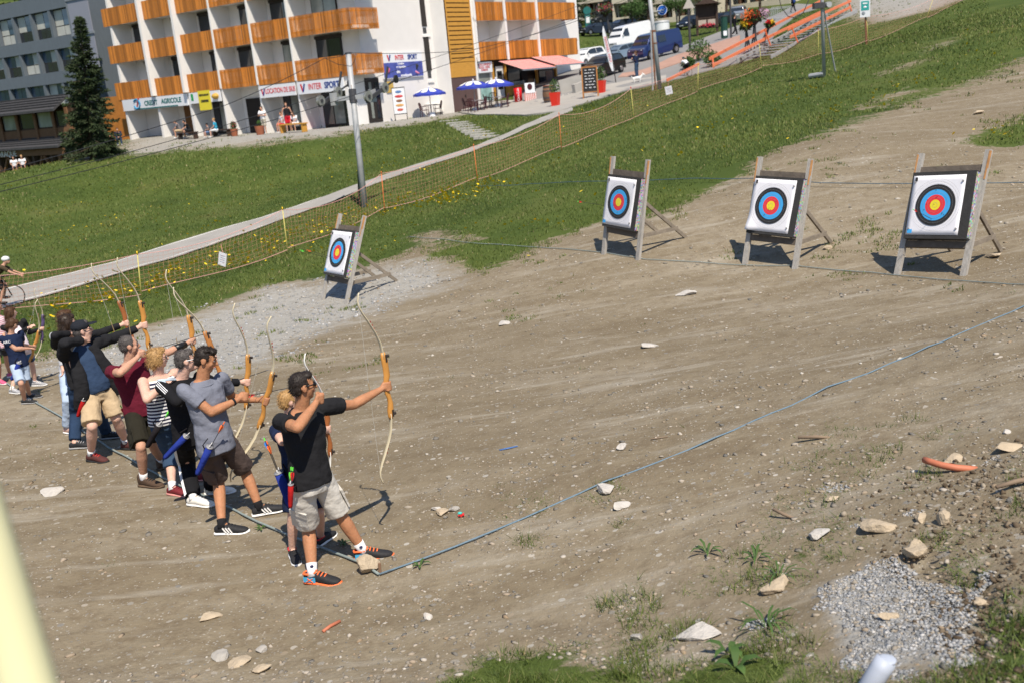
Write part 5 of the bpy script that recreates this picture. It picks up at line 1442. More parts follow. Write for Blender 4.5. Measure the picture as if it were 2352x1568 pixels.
# railings: boards as one mesh each
def railing(pl, a0, a1, z, o, gap, back=False, parent=None):
    m = MB(); w = .115; n = max(2, int(abs(a1 - a0) / w)); st = (a1 - a0) / n
    for i in range(n):
        c0 = a0 + st * (i + gap / 2); c1 = a0 + st * (i + 1 - gap / 2)
        j = .012 * math.sin(i * 2.7)
        pl.box(m, c0, c1, z - .10 + j * .4, z + RH + j * .3, o, o + .028 + .004 * (i % 3), BR)
    r = m.obj('railing_boards', PINE, bld); tag(r, kind='stuff')
    m = MB()
    for zz in (z + .12, z + RH - .22): pl.box(m, a0, a1, zz, zz + .10, o - .05, o - .002, BR)
    m.obj('rail', PINE, r)
for r, z in enumerate(ROWS):
    for i in range(6):
        a0, a1 = ST[i], ST[i + 1]
        L0 = a0 - (.13 if i < 3 else .07) if i else a0 + .8
        R0 = a1 + (.13 if i < 2 else .07) if i < 5 else 0.
        railing(FA, L0, R0, z, .02, .10 if i < 3 else .42)
    railing(GA, -1.5, .85, z, .93, .42)
    # bay interiors: French windows, shaded doors and shutters
    for i in range(6):
        a0, a1 = ST[i], max(ST[i + 1], .95)
        w = a0 - a1
        kind = (i + r) % 2
        x0, x1 = (a1 + w * .26, a1 + w * (.86 if kind else .68)) if i != 5 else (a1 + 1.5, a1 + w * .85)
        zt = z + 2.3
        win = bpart('window', DARKF, lambda m: block(m, x0, x1, z + .16, zt, 1.40, 1.497))
        half = (x0 + x1) / 2
        for q0, q1 in ((x0 + .07, half - .03), (half + .03, x1 - .07)):
            bpart('pane', (PANE_C if (i * 3 + r) % 4 == 0 else PANE), lambda m: block(m, q0, q1, z + .25, zt - .08, 1.385, 1.397), win)
        bpart('blind_box', DARKF, lambda m: block(m, x0 - .06, x1 + .06, zt + .003, zt + .2, 1.36, 1.497), win)
# ground floor: shop windows, doors
GF = [(24.09, 20.05, 'wall'), (20.05, 16.33, 'door'), (16.33, 12.72, 'shop'), (12.72, 8.95, 'dark'), (8.95, 5.32, 'shop'), (5.32, .95, 'shop')]
for a0, a1, kd in GF:
    zt = BASE + 2.35
    if kd == 'wall':
        w_ = bpart('cash_window', M('panel_green', (.02, .12, .11), .5, .1), lambda m: block(m, a1 + .3, a1 + 1.3, BASE + 1.2, zt + .1, 1.42, 1.497)); bpart('screen', PANE, lambda m: block(m, a1 + .45, a1 + 1.15, BASE + 1.5, BASE + 2.0, 1.40, 1.417), w_)
        continue
    x0, x1 = a1 + (.9 if kd != 'door' else 1.2), a0 - (.5 if kd != 'door' else .9)
    d_ = bpart('shop_front', M('door_brown', (.16, .07, .02), .6, .15) if kd == 'door' else DARKF, lambda m: block(m, x0, x1, BASE - .1, zt, 1.42, 1.497))
    if kd == 'shop':
        nn = 3
        for q in range(nn):
            bpart('pane', PANE_C if q == 1 else PANE, lambda m: block(m, x0 + (x1 - x0) * q / nn + .05, x0 + (x1 - x0) * (q + 1) / nn - .05, BASE + .3, zt - .1, 1.40, 1.417), d_)
    else:
        bpart('door_leaf', CURT if kd == 'dark' else M('door_brown', None), lambda m: block(m, x0 + .08, x1 - .08, BASE, zt - .08, 1.40, 1.417), d_)
# shop signs between the partitions, at the railing plane
SIGNW = M('sign_white', (.72, .73, .75), .5, .03)
def sign_band(a0, a1, z0, z1, o=.03):
    return bpart('shop_sign', SIGNW, lambda m: FA.box(m, a0, a1, z0, z1, o, o + .09, BR))
TEAL, SKYB, REDL, NAVL = M('letter_teal', (.0, .12, .11), .5, .05), M('logo_blue', (.03, .25, .45), .5, .05), M('letter_red', (.55, .03, .04), .5, .05), M('letter_navy', (.02, .05, .22), .5, .05)
def ftext(s, pl, a, z, o, size, mat, par, sq=1., bold=.0, shear=0.):
    return text_obj('lettering', s, mat, par, pl.P(a, z, o) - BR, pl.rot(), size, sq, .008, 'CENTER', shear, bold)
def hit_mid(pl, x, y, o=0.): return pl.hit(x, y, o)
Z = .25633
z1 = lambda x, y: (x * Z, y * Z); z2 = lambda x, y: (516.8 + x * Z, y * Z); z3 = lambda x, y: (1004.9 + x * Z, y * Z)
s1 = sign_band(24.2, 16.45, ROWS[0] - .92, ROWS[0] - .13)
a_, zz_ = FA.hit(*z1(1490, 925)); ftext('CREDIT', FA, 20.7, ROWS[0] - .52, .125, .46, TEAL, s1, 1.0, .012); ftext('AGRICOLE', FA, 18.3, ROWS[0] - .50, .125, .46, TEAL, s1, 1.05, .012)
bpart('sign_bar', TEAL, lambda m: FA.box(m, 22.6, 17.6, ROWS[0] - .90, ROWS[0] - .82, .121, .13, BR), s1)
m = MB(); c_ = FA.P(22.4, ROWS[0] - .5, .14) - BR
m.tube([c_ + FA.d * .38 * math.cos(t) + np.array([0, 0, .33 * math.sin(t)]) for t in np.linspace(.6, 5.9, 16)], .06, 6); m.obj('logo_ring', SKYB, s1)
m = MB(); m.bar(c_ + np.array([0, 0, -.2]), c_ - FA.d * .35 + np.array([0, 0, .40]), .05, .12, FA.n); m.obj('logo_stroke', REDL, s1)
s2 = sign_band(16.2, 12.85, ROWS[0] - .85, ROWS[0] - .13)
YEL = M('banner_yellow', (.70, .58, .04), .6, .06)
yb = bpart('yellow_banner', YEL, lambda m: FA.box(m, 15.2, 13.9, ROWS[0] - 1.35, ROWS[0] - .05, .125, .14, BR), s2)
ftext('RESTAURANT', FA, 14.55, ROWS[0] - .35, .145, .17, M('letter_black', (.02, .02, .02), .5, .05), yb, 1.0, .008); ftext('CREPERIE', FA, 14.55, ROWS[0] - .75, .145, .2, M('letter_black', None), yb, 1., .01)
bpart('logo_green', M('logo_green', (.02, .3, .08), .5, .05), lambda m: FA.box(m, 16.0, 15.75, ROWS[0] - .65, ROWS[0] - .2, .125, .135, BR), s2)
bpart('logo_bowl', M('logo_orange', (.5, .3, .05), .5, .1), lambda m: m.ell(FA.P(13.3, ROWS[0] - .5, .125) - BR, (.3, .3, .2)), s2)
s3 = sign_band(8.85, 5.45, ROWS[0] - .92, ROWS[0] - .16)
def vlogo(pl, a, z, o, h, par, sgn=1):
    c = pl.P(a, z, o) - BR; x = pl.rot()[:, 0]
    MB().bar(c - x * h * .30 + np.array([0, 0, h * .5]), c + x * h * .0 + np.array([0, 0, -h * .5]), h * .26, .012, pl.n).obj('logo_stroke', REDL, par)
    MB().bar(c + x * h * .42 + np.array([0, 0, h * .5]), c + x * h * .02 + np.array([0, 0, -h * .5]), h * .26, .016, pl.n).obj('logo_stroke', NAVL, par)
vlogo(FA, 8.5, ROWS[0] - .56, .125, .42, s3)
ftext('LOCATION DE SKIS', FA, 6.85, ROWS[0] - .54, .125, .44, REDL, s3, .74, .004)
s4 = sign_band(5.2, 1.15, ROWS[0] - .92, ROWS[0] - .16)
vlogo(FA, 4.75, ROWS[0] - .54, .125, .48, s4)
ftext('INTER', FA, 3.65, ROWS[0] - .53, .125, .52, REDL, s4, .82, .004); ftext('SPORT', FA, 2.15, ROWS[0] - .53, .125, .52, NAVL, s4, .82, .016)
# pink step mat and rubber rings of the sledge stand in the rental bay
bpart('mat', M('mat_pink', (.55, .08, .10), .8, .1), lambda m: FA.box(m, 5.1, 1.2, BASE + .0, BASE + .09, -1.2, .25, BR))
# corner pillar
bpart('partition', STUCCO, lambda m: block(m, .96, 1.26, BASE - .3, ROWS[0] - .025, .05, 1.49))

# ---- gable side
def gbox(m, a0, a1, z0, z1, o0, o1): GA.box(m, a0, a1, z0, z1, o0, o1, BR)
aEnd = GA.hit(1330, 90, 0)[0]
bpart('gable_wall', STUCCO, lambda m: gbox(m, 0.003, aEnd, BASE - 1, TOPZ - .003, -8, -.003))
def gpx(p, q, o0, o1, mat, nm, par=None):
    a0, zt = GA.hit(*p, o0); a1, zb = GA.hit(*q, o0)
    return bpart(nm, mat, lambda m: gbox(m, min(a0, a1), max(a0, a1), min(zt, zb), max(zt, zb), o0, o1), par), (a0, a1, zt, zb)
gs, (ga0, ga1, gzt, gzb) = gpx(z2(1390, 483), z2(1772, 684), .02, .12, SIGNW, 'billboard')
zm = gzt + (gzb - gzt) * .38
bpart('billboard_print', M('print_blue', (.07, .09, .33), .5, .35, 2.), lambda m: gbox(m, ga0 + .03, ga1 - .03, gzb + .04, zm, .121, .128), gs)
w_ = ga1 - ga0; gh = gzt - gzb
vlogo(GA, ga0 + w_ * .16, gzt - gh * .19, .13, gh * .24, gs)
ftext('INTER', GA, ga0 + w_ * .42, gzt - gh * .2, .13, gh * .27, REDL, gs, .72, .004); ftext('SPORT', GA, ga0 + w_ * .75, gzt - gh * .2, .13, gh * .27, NAVL, gs, .72, .014)
WL = M('letter_white', (.78, .78, .8), .5, .02)
ftext('Location\net réparation', GA, ga0 + w_ * .44, gzt - gh * .50, .135, gh * .13, WL, gs, .85, .002); ftext('skis', GA, ga0 + w_ * .36, gzt - gh * .76, .135, gh * .16, WL, gs, .9, .006); ftext('snowboards', GA, ga0 + w_ * .55, gzt - gh * .91, .135, gh * .16, WL, gs, .85, .006)
for (f, zf, cl) in ((.1, .70, M('print_red', (.5, .1, .2), .5, .1)), (.82, .62, M('letter_black', None)), (.80, .80, M('print_pink', (.6, .2, .3), .5, .1))):
    MB().ell(GA.P(ga0 + w_ * f, gzt - gh * zf, .13) - BR, (.12, .02, .22) if cl.name != 'print_pink' else (.3, .03, .06), np.array(Matrix.Rotation(.6, 3, 'Y'))).obj('billboard_figure', cl, gs, True)
for p, q in ((z2(1724, -120), z2(1806, 240)), (z2(1772, 335), z2(1850, 635))):
    sw, _ = gpx(p, q, -.02, .03, DARKF, 'slot_window'); 
gpx(z2(1768, 250), z2(1803, 300), -.02, .025, PANE, 'slot_window'); gpx(z2(1811, 640), z2(1847, 700), -.02, .025, PANE, 'slot_window'); gpx(z2(1766, 318), z2(1836, 332), .0, .08, STUCCO, 'sill'); gpx(z2(1815, 722), z2(1870, 740), .0, .08, STUCCO, 'sill')
dr, _ = gpx(z2(1245, 705), z2(1415, 1090), .0, .05, DARKF, 'entrance_door')
gpx(z2(1283, 740), z2(1345, 1060), .051, .06, PANE_C, 'pane', dr); gpx(z2(1335, 740), z2(1405, 1060), .051, .06, PANE, 'pane', dr)
gpx(z2(1435, 735), z2(1510, 830), .0, .06, M('plaque_yellow', (.5, .33, .08), .6, .3, 3.), 'wall_plaque')
gpx(z2(1800, 940), z2(2070, 985), .0, .25, STUCCO, 'plinth')
# bump-out with slatted louvre panel and brown service door
OL = 1.15
a0 = GA.hit(*z2(1985, 300), OL)[0]; a1 = GA.hit(*z3(300, 300), OL)[0]; zt = TOPZ - .1
bpart('stair_tower', STUCCO, lambda m: gbox(m, a0 - .1, a1 + .12, BASE - .5, TOPZ + .2, 0.0, OL))
_, zsl = GA.hit(*z3(240, 560), OL); _, zbd = GA.hit(*z3(240, 690), OL)
fr = bpart('louvre_panel', M('louvre_back', (.05, .025, .01), .8, .1), lambda m: gbox(m, a0, a1, zsl, zt, OL + .003, OL + .06))
zz = zsl
while zz < zt - .2:
    bpart('slat', PINE_Y, lambda m: gbox(m, a0 + .08, a1 - .08, zz + .03, zz + .25, OL + .063, OL + .10), fr); zz += .29
for q in (a0 + .04, a1 - .04): bpart('upright', PINE_Y, lambda m: gbox(m, q - .05, q + .05, zsl, zt, OL + .103, OL + .13), fr)
bpart('board_panel', PINE_Y, lambda m: gbox(m, a0, a1, zbd, zsl - .003, OL + .003, OL + .1))
sd = bpart('service_door', M('steel_brown', (.10, .062, .058), .5, .08), lambda m: gbox(m, a0, a1, BASE + .05, zbd - .003, OL + .003, OL + .07))
bpart('door_leaf', M('steel_brown', None), lambda m: gbox(m, (a0 + a1) / 2 + .03, a1 - .12, BASE + .12, zbd - .1, OL + .071, OL + .085), sd)
bpart('door_handle', DARKF, lambda m: gbox(m, (a0 + a1) / 2 - .1, (a0 + a1) / 2 - .02, BASE + 1.15, BASE + 1.3, OL + .071, OL + .12), sd)
# right-hand balconies, set 1.3 m out
OB = 1.3
qs = [GA.hit(*z3(x, 450), OB)[0] for x in (352, 622, 908, 1258)]
zr0 = GA.hit(*z3(480, 540), OB)[1] + .1
RZ = [zr0 + 2.6 * i for i in range(4)]
for r, z in enumerate(RZ):
    bpart('balcony_slab', STUCCO, lambda m: gbox(m, qs[0] - .2, qs[3], z - .02, z + .14, 0.0, OB - .06))
    for i in range(3):
        railing(GA, qs[i] + .12, qs[i + 1] - .10, z, OB, .36 if i < 2 else .12)
        x0, x1 = qs[i] + .5, qs[i] + 1.9
        w2 = bpart('window', DARKF, lambda m: gbox(m, x0, x1, z + .16, z + 2.25, .0, .06)); bpart('pane', PANE if i else M('blind_brown', (.05, .028, .02), .6, .1), lambda m: gbox(m, x0 + .08, x1 - .08, z + .25, z + 2.1, .062, .07), w2)
    railing(Plane(GA.P(qs[3], 0)[:2], GA.n[:2]), 0, OB, z, .02, .1)
    for i in range(3):
        bpart('partition', STUCCO, lambda m: gbox(m, qs[i] - .1, qs[i] + .1, z + .143, z + 2.57, 0.0, OB + .04))
    for i in range(3): bpart('partition_nose', STUCCO, lambda m: gbox(m, qs[i] - .103, qs[i] + .103, z - .15, z + 2.58, OB + .043, OB + .12))
bpart('partition', STUCCO, lambda m: gbox(m, qs[0] - .25, qs[0] - .103, BASE - .5, TOPZ - .1, 0.003, OB))
0 and print('BUILDING', qs, RZ, aEnd, [FA.hit(*z1(1195, 1290))[1], FA.hit(*z1(1755, 1250))[1], FA.hit(*z2(700, 1180))[1], FA.hit(*z2(1080, 1160))[1], GA.hit(*z2(1290, 1105))[1], GA.hit(*z2(2080, 1000))[1]])
# ------------------------------------------------------------------ grey zinc-clad building at the left
ZINC = M('zinc_grey', (.115, .135, .155), .55, .12, 3, .15, stretch=(5, 5, .4)); ZINC_L = M('zinc_light', (.20, .22, .25), .6, .1, 3)
BLINDG = M('roller_blind', (.24, .25, .30), .6, .05); CURTAIN = M('curtain_pale', (.42, .42, .38), .5, .15, 1.5, spec=.6); PANE_B = glass('pane_blue', (.05, .085, .13))
e2 = unit([-.814, .58, 0])
gp0 = at(197, 200, 82)
GB = Plane(gp0[:2], e2)
gy = np.array([gp0[0], gp0[1], Hs(gp0[0], gp0[1])])
grey = thing('hotel_building', 'grey zinc-clad building with rows of deep square windows', 'building', gy)
def part(root, base, pl, nm, mat, a0, a1, zA, zB, o0, o1, par=None):
    m = MB(); pl.box(m, a0, a1, zA, zB, o0, o1, base); return m.obj(nm, mat, par or root)
GPt = lambda *a, **k: part(grey, gy, GB, *a, **k)
ztop = GB.hit(0, 12)[1]; zlow = GB.hit(*z1(760, 720))[1]
GPt('wall', ZINC, -.02, 45, gy[2] - 3, ztop, -12, -.42)
SW = Plane(gp0[:2], (.17, .985))
m = MB(); SW.box(m, 0, 13, zlow, ztop + 3, -.4, 0, gy); m.obj('side_wall', ZINC, grey)
for i in range(16):
    m = MB(); SW.box(m, .1 + i * .8, .15 + i * .8, zlow, ztop + 3, .003, .05, gy); m.obj('standing_seam', ZINC, grey)
m = MB(); SW.box(m, 0, 13, zlow - .5, zlow - .003, -.6, .03, gy); m.obj('soffit', ZINC_L, grey)
wp = abs(GB.hit(*z1(265, 130))[0] - GB.hit(*z1(430, 95))[0])
wa = GB.hit(*z1(600, 70))[0]
for r in range(3):
    zt = GB.hit(*z1(430, 95))[1] - r * (GB.hit(*z1(430, 95))[1] - GB.hit(*z1(470, 405))[1]); zb = zt - 2.15
    GPt('spandrel', ZINC, -.02, 45, zb - .95, zb, -.417, .0)
    if r == 0: GPt('spandrel', ZINC, -.02, 45, zt, ztop - .003, -.417, .0)
    for i in range(11):
        a0 = wa + i * wp
        GPt('pilaster', ZINC, a0 - .16, a0 + .16, zb + .003, zt - .003, -.414, -.02)
        w_ = GPt('window', DARKF, a0 + .16, a0 + wp - .16, zb + .003, zt - .003, -.415, -.36)
        c = (a0 + .16 + a0 + wp - .16) / 2
        for q0, q1 in ((a0 + .22, c - .03), (c + .03, a0 + wp - .22)):
            GPt('pane', (CURTAIN if (i * 7 + r * 3 + int(q0 * 3)) % 5 < 2 else PANE_B), q0, q1, zb + .85, zt - .08, -.358, -.35, par=w_)
            GPt('pane', (CURTAIN if (i + r) % 3 == 0 else PANE), q0, q1, zb + .07, zb + .78, -.358, -.35, par=w_)
    if r < 2:
        b_ = GPt('roller_blind', BLINDG, wa - wp * 1.08, wa - .18, zb - .1, zt + .35, .003, .10)
        GPt('blind_housing', ZINC_L, wa - wp * 1.12, wa - .14, zt + .353, zt + .55, .003, .18, par=b_)
# ------------------------------------------------------------------ timber restaurant below it
OAK, OAK_D, TILE = M('timber_brown', (.17, .085, .04), .8, .2, 4, .3, stretch=(.5, .5, 8)), M('timber_dark', (.06, .035, .02), .8, .2, 4), M('roof_tile_dark', (.05, .048, .05), .8, .3, 6, .3)
rp = at(160, 386, 64.5)
RB_ = Plane(rp[:2], e2); ry = np.array([rp[0], rp[1], Hs(rp[0], rp[1])])
rest = thing('timber_restaurant', 'brown timber restaurant with tiled canopies and a dark open terrace', 'building', ry)
RPt = lambda *a, **k: part(rest, ry, RB_, *a, **k)
hz = lambda x, y: RB_.hit(*z1(x, y))
zA, zB_, zC_, zD, zE_ = hz(300, 960)[1], hz(300, 1035)[1], hz(300, 1165)[1], hz(300, 1290)[1], hz(300, 1400)[1]
aR = hz(640, 1200)[0]
RPt('wall', OAK_D, aR, 40, ry[2] - 2, zA, -1.2, -.3)
def canopy(z, d, t):
    m = MB(); P = lambda a, zz, o: RB_.P(a, zz, o) - ry
    m.add([P(aR, z + t, -.3), P(40, z + t, -.3), P(40, z - .25, d), P(aR, z - .25, d), P(aR, z + t - .15, -.3), P(40, z + t - .15, -.3), P(40, z - .4, d), P(aR, z - .4, d)], [(0, 1, 2, 3), (7, 6, 5, 4), (3, 2, 6, 7), (0, 3, 7, 4), (1, 5, 6, 2)])
    o = m.obj('canopy', TILE, rest)
    for i in range(5):
        f = i / 5; m = MB(); m.bar(P(aR, z + t + (-.25 - t) * f + .03, -.3 + (d + .3) * f), P(40, z + t + (-.25 - t) * f + .03, -.3 + (d + .3) * f), .16, .05, (0, 0, 1)); m.obj('tile_course', TILE, o)
canopy(zA, .9, .55); canopy(zD + .1, 1.1, .35)
xs = [hz(x, 1100)[0] for x in (620, 490, 325, 160, 10)]; dx = abs(xs[1] - xs[2])
xs += [xs[-1] + dx * (i + 1) for i in range(6)]
RPt('siding', OAK, aR, 40, zD + .1, zC_ - .003, -.297, .0)
for i in range(10):
    RPt('siding_board', OAK, aR, 40, zD + .15 + i * .11, zD + .15 + i * .11 + .095, .003, .02)
    if zD + .15 + i * .11 > zC_ - .25: break
for i, a in enumerate(xs):
    RPt('post', OAK, a - .13, a + .13, zD + .1, zB_ + .3, .023, .12)
    if i:
        w_ = RPt('window', OAK_D, xs[i - 1] + .14, a - .14, zC_, zB_ + .2, -.2, -.05)
        RPt('pane', PANE if i % 2 else PANE_C, xs[i - 1] + .24, a - .24, zC_ + .1, zB_ + .1, -.047, -.04, par=w_)
f_ = RPt('fascia', OAK, aR, 40, zE_ + .05, zD - .35, .6, .75)
text_obj('lettering', 'LA BARAQUE', WL, f_, RB_.P(hz(120, 1370)[0], (zE_ + zD) / 2 - .15, .77) - ry, RB_.rot(), .52, 1.1, .01)
for i, a in enumerate(xs[:7]):
    RPt('post', OAK_D, a - .12, a + .12, ry[2] - 2, zE_ + .05, .5, .72)
    m = MB(); m.bar(RB_.P(a, zE_ - 1.3, .6) - ry, RB_.P(a + dx * .45, zE_, .6) - ry, .14, .14); m.bar(RB_.P(a, zE_ - 1.3, .6) - ry, RB_.P(a - dx * .45, zE_, .6) - ry, .14, .14); m.obj('brace', OAK, rest)
# orange end wall of the passage beside the big building
pe = at(264, 265, 76); PE = Plane(pe[:2], e2); m = MB(); PE.box(m, -2.2, 1.6, Hs(pe[0], pe[1]) - 1, PE.hit(264, 222)[1], -.3, 0, pe); o = m.obj('wall_panel', M('panel_orange', (.45, .17, .03), .7, .15, 3)); o.location = tuple(pe); tag(o, 'orange timber wall panel in the passage behind the spruce', 'wall')

# ------------------------------------------------------------------ cafe under the right-hand balconies
OC = 1.0
cp = GA.P(qs[0], BASE, OC); cafe = thing('cafe_front', 'small timber cafe front with striped red awnings and glazed counter', 'cafe', cp)
def cpx(nm, p, q, o0, o1, mat, par=None):
    a0, zt = GA.hit(*p, o0); a1, zb = GA.hit(*q, o0); m = MB(); GA.box(m, min(a0, a1), max(a0, a1), min(zt, zb), max(zt, zb), o0, o1, cp); return m.obj(nm, mat, par or cafe)
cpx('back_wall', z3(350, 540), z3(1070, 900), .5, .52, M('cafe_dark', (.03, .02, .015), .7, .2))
ws = cpx('menu_sign', z3(352, 562), z3(484, 648), OC + .1, OC + .2, SIGNW)
a0_, zt_ = GA.hit(*z3(352, 562), OC + .2); a1_, zb_ = GA.hit(*z3(484, 648), OC + .2)
for i, tx in enumerate(('PIZZAS A EMPORTER', 'GLACES - CREPES', 'BOISSONS')):
    text_obj('lettering', tx, REDL, ws, GA.P((a0_ + a1_) / 2, zt_ - (zt_ - zb_) * (.25 + .25 * i), OC + .215) - cp, GA.rot(), .2, .8, .004)
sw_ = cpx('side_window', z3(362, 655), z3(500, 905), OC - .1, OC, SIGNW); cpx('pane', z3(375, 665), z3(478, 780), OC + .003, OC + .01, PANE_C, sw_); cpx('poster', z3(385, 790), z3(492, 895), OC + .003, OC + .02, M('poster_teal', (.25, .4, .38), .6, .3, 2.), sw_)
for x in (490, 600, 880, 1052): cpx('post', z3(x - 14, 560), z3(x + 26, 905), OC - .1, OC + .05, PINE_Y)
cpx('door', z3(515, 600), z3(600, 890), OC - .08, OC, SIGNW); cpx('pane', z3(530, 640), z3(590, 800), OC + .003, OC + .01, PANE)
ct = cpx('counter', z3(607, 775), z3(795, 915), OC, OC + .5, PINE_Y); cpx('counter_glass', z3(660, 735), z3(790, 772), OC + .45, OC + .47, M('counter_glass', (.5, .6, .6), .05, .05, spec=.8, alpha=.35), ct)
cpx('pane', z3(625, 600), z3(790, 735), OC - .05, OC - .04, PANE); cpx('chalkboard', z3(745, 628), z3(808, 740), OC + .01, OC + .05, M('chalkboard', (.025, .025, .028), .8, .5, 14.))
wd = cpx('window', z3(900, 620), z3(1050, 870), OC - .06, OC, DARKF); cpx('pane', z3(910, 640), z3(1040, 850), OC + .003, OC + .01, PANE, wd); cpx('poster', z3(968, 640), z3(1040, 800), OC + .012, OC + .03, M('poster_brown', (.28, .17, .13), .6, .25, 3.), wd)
AWN = striped('awning', (.62, .10, .10), (.66, .42, .38), .16, 0, .45)
AWG = None
def awning(p):
    A, B_, C_, D_ = p
    pa, pb = [GA.P(*GA.hit(*z3(*q), 1.45), 1.45) for q in (A, B_)]
    pc, pd = [GA.P(*GA.hit(*z3(*q), 4.1), 4.1) for q in (C_, D_)]
    zt, zb = (pa[2] + pb[2]) / 2, (pc[2] + pd[2]) / 2
    zb = min(zb, zt - .45)
    n = 16; a = thing('awning', 'red striped awning over the cafe %s' % ('door, next to the louvre tower' if A[0] < 700 else 'window, next to the parking'), 'awning', pa, 0, 'cafe awnings')
    for i in range(n * 2):
        u0, u1 = i / (2 * n), (i + 1) / (2 * n)
        q = [pa + (pb - pa) * u0, pa + (pb - pa) * u1, pd + (pc - pd) * u1, pd + (pc - pd) * u0]
        q = [np.array([v[0], v[1], zt if k < 2 else zb]) - pa for k, v in enumerate(q)]
        MB().add([v for v in q] + [v - np.array([0, 0, .02]) for v in q], [(0, 1, 2, 3), (7, 6, 5, 4), (2, 6, 7, 3), (0, 4, 5, 1)]).obj('fabric_stripe', M('awning_red', (.60, .09, .09), .8, .05) if i % 2 else M('awning_pale', (.66, .42, .38), .8, .05), a)
    MB().bar(np.array([*pd[:2], zb - .05]) - pa, np.array([*pc[:2], zb - .05]) - pa, .08, .10).obj('bar', ZINC_L, a)
awning(((545, 552), (830, 530), (1060, 598), (765, 622))); awning(((840, 515), (1085, 497), (1320, 560), (1062, 585)))
# low concrete wall and ramp beyond the cafe
def low_wall(label, p, q, h, t=.25):
    a, b = gnd(*p), gnd(*q); m = MB(); m.bar(np.array([0, 0, h / 2 - .1]), b - a + np.array([0, 0, h / 2 - .1]), t, h + .2); o = m.obj('low_wall', M('concrete', (.36, .34, .31), .9, .1, 2, .2)); o.location = tuple(a); tag(o, label, 'wall', 'low concrete walls by the cafe')
low_wall('low concrete wall between the cafe and the parking', z3(1100, 855), z3(1330, 800), .9)
low_wall('short concrete ramp wall beside the barrel', z3(1225, 850), z3(1330, 812), .6)

# ------------------------------------------------------------------ chalets and apartment rows far behind the parking
CREAM = M('wall_cream', (.55, .50, .40), .9, .06, 1); CHW = M('chalet_timber', (.10, .05, .03), .8, .2, 2); CHROOF = M('chalet_roof', (.13, .10, .085), .9, .15, 1)
def far_row(label, pL, pR, depth, h, floors, bays, roof=True, base_drop=1.0):
    a, b = gnd(*pL), gnd(*pR); gz = min(Hs(a[0], a[1]), Hs(b[0], b[1])) - base_drop
    zbase = min(a[2], b[2]); r = thing('chalet_block', label, 'building', (a[0], a[1], gz), 0, 'buildings far behind the parking')
    o_ = np.array([a[0], a[1], gz]); pl = Plane(a[:2], (b - a)[:2]); L = np.linalg.norm((b - a)[:2])
    def q(nm, mat, *c, par=None): m = MB(); pl.box(m, *c, o_); return m.obj(nm, mat, par or r)
    q('wall', CREAM, 0, L, gz - 1, zbase + h, -8, -1.2)
    for f in range(floors):
        z = zbase + f * 2.7
        q('balcony_front', CREAM, 0, L, z - .1, z + .75, -.15, 0); q('balcony_slab', CREAM, 0, L, z - .25, z - .103, -1.197, 0)
        for i in range(bays):
            x = L * i / bays; q('partition', CHW if i % 2 else CREAM, x, x + .2, z + .753, z + 2.44, -1.197, -.1)
            w_ = q('window', CHW, x + .5, x + L / bays - .4, z + .1, z + 2.2, -1.197, -1.12); q('pane', PANE, x + .7, x + L / bays - .6, z + .2, z + 2.1, -1.117, -1.1, par=w_)
    if roof:
        m = MB(); P = lambda x, zz, o: pl.P(x, zz, o) - o_
        m.add([P(-1, zbase + h, .8), P(L + 1, zbase + h, .8), P(L + 1, zbase + h + 2.6, -4), P(-1, zbase + h + 2.6, -4), P(L + 1, zbase + h, -9), P(-1, zbase + h, -9)], [(0, 1, 2, 3), (3, 2, 4, 5), (0, 3, 5), (1, 4, 2), (0, 5, 4, 1)]); m.obj('roof', CHROOF, r)
far_row('cream balconied apartment row behind the information kiosk', (1503, 54), (1608, 47), 150, 8.5, 3, 5)
far_row('long low cream building above the road behind the walker', (1640, 25), (1815, 9), 150, 6, 2, 9)
far_row('white chalet above the upper parking next to the big building', (1330, 50), (1398, 46), 150, 6, 2, 3)
far_row('small white chalet behind the flower-basket lamp', (1408, 54), (1462, 50), 165, 6, 2, 2)
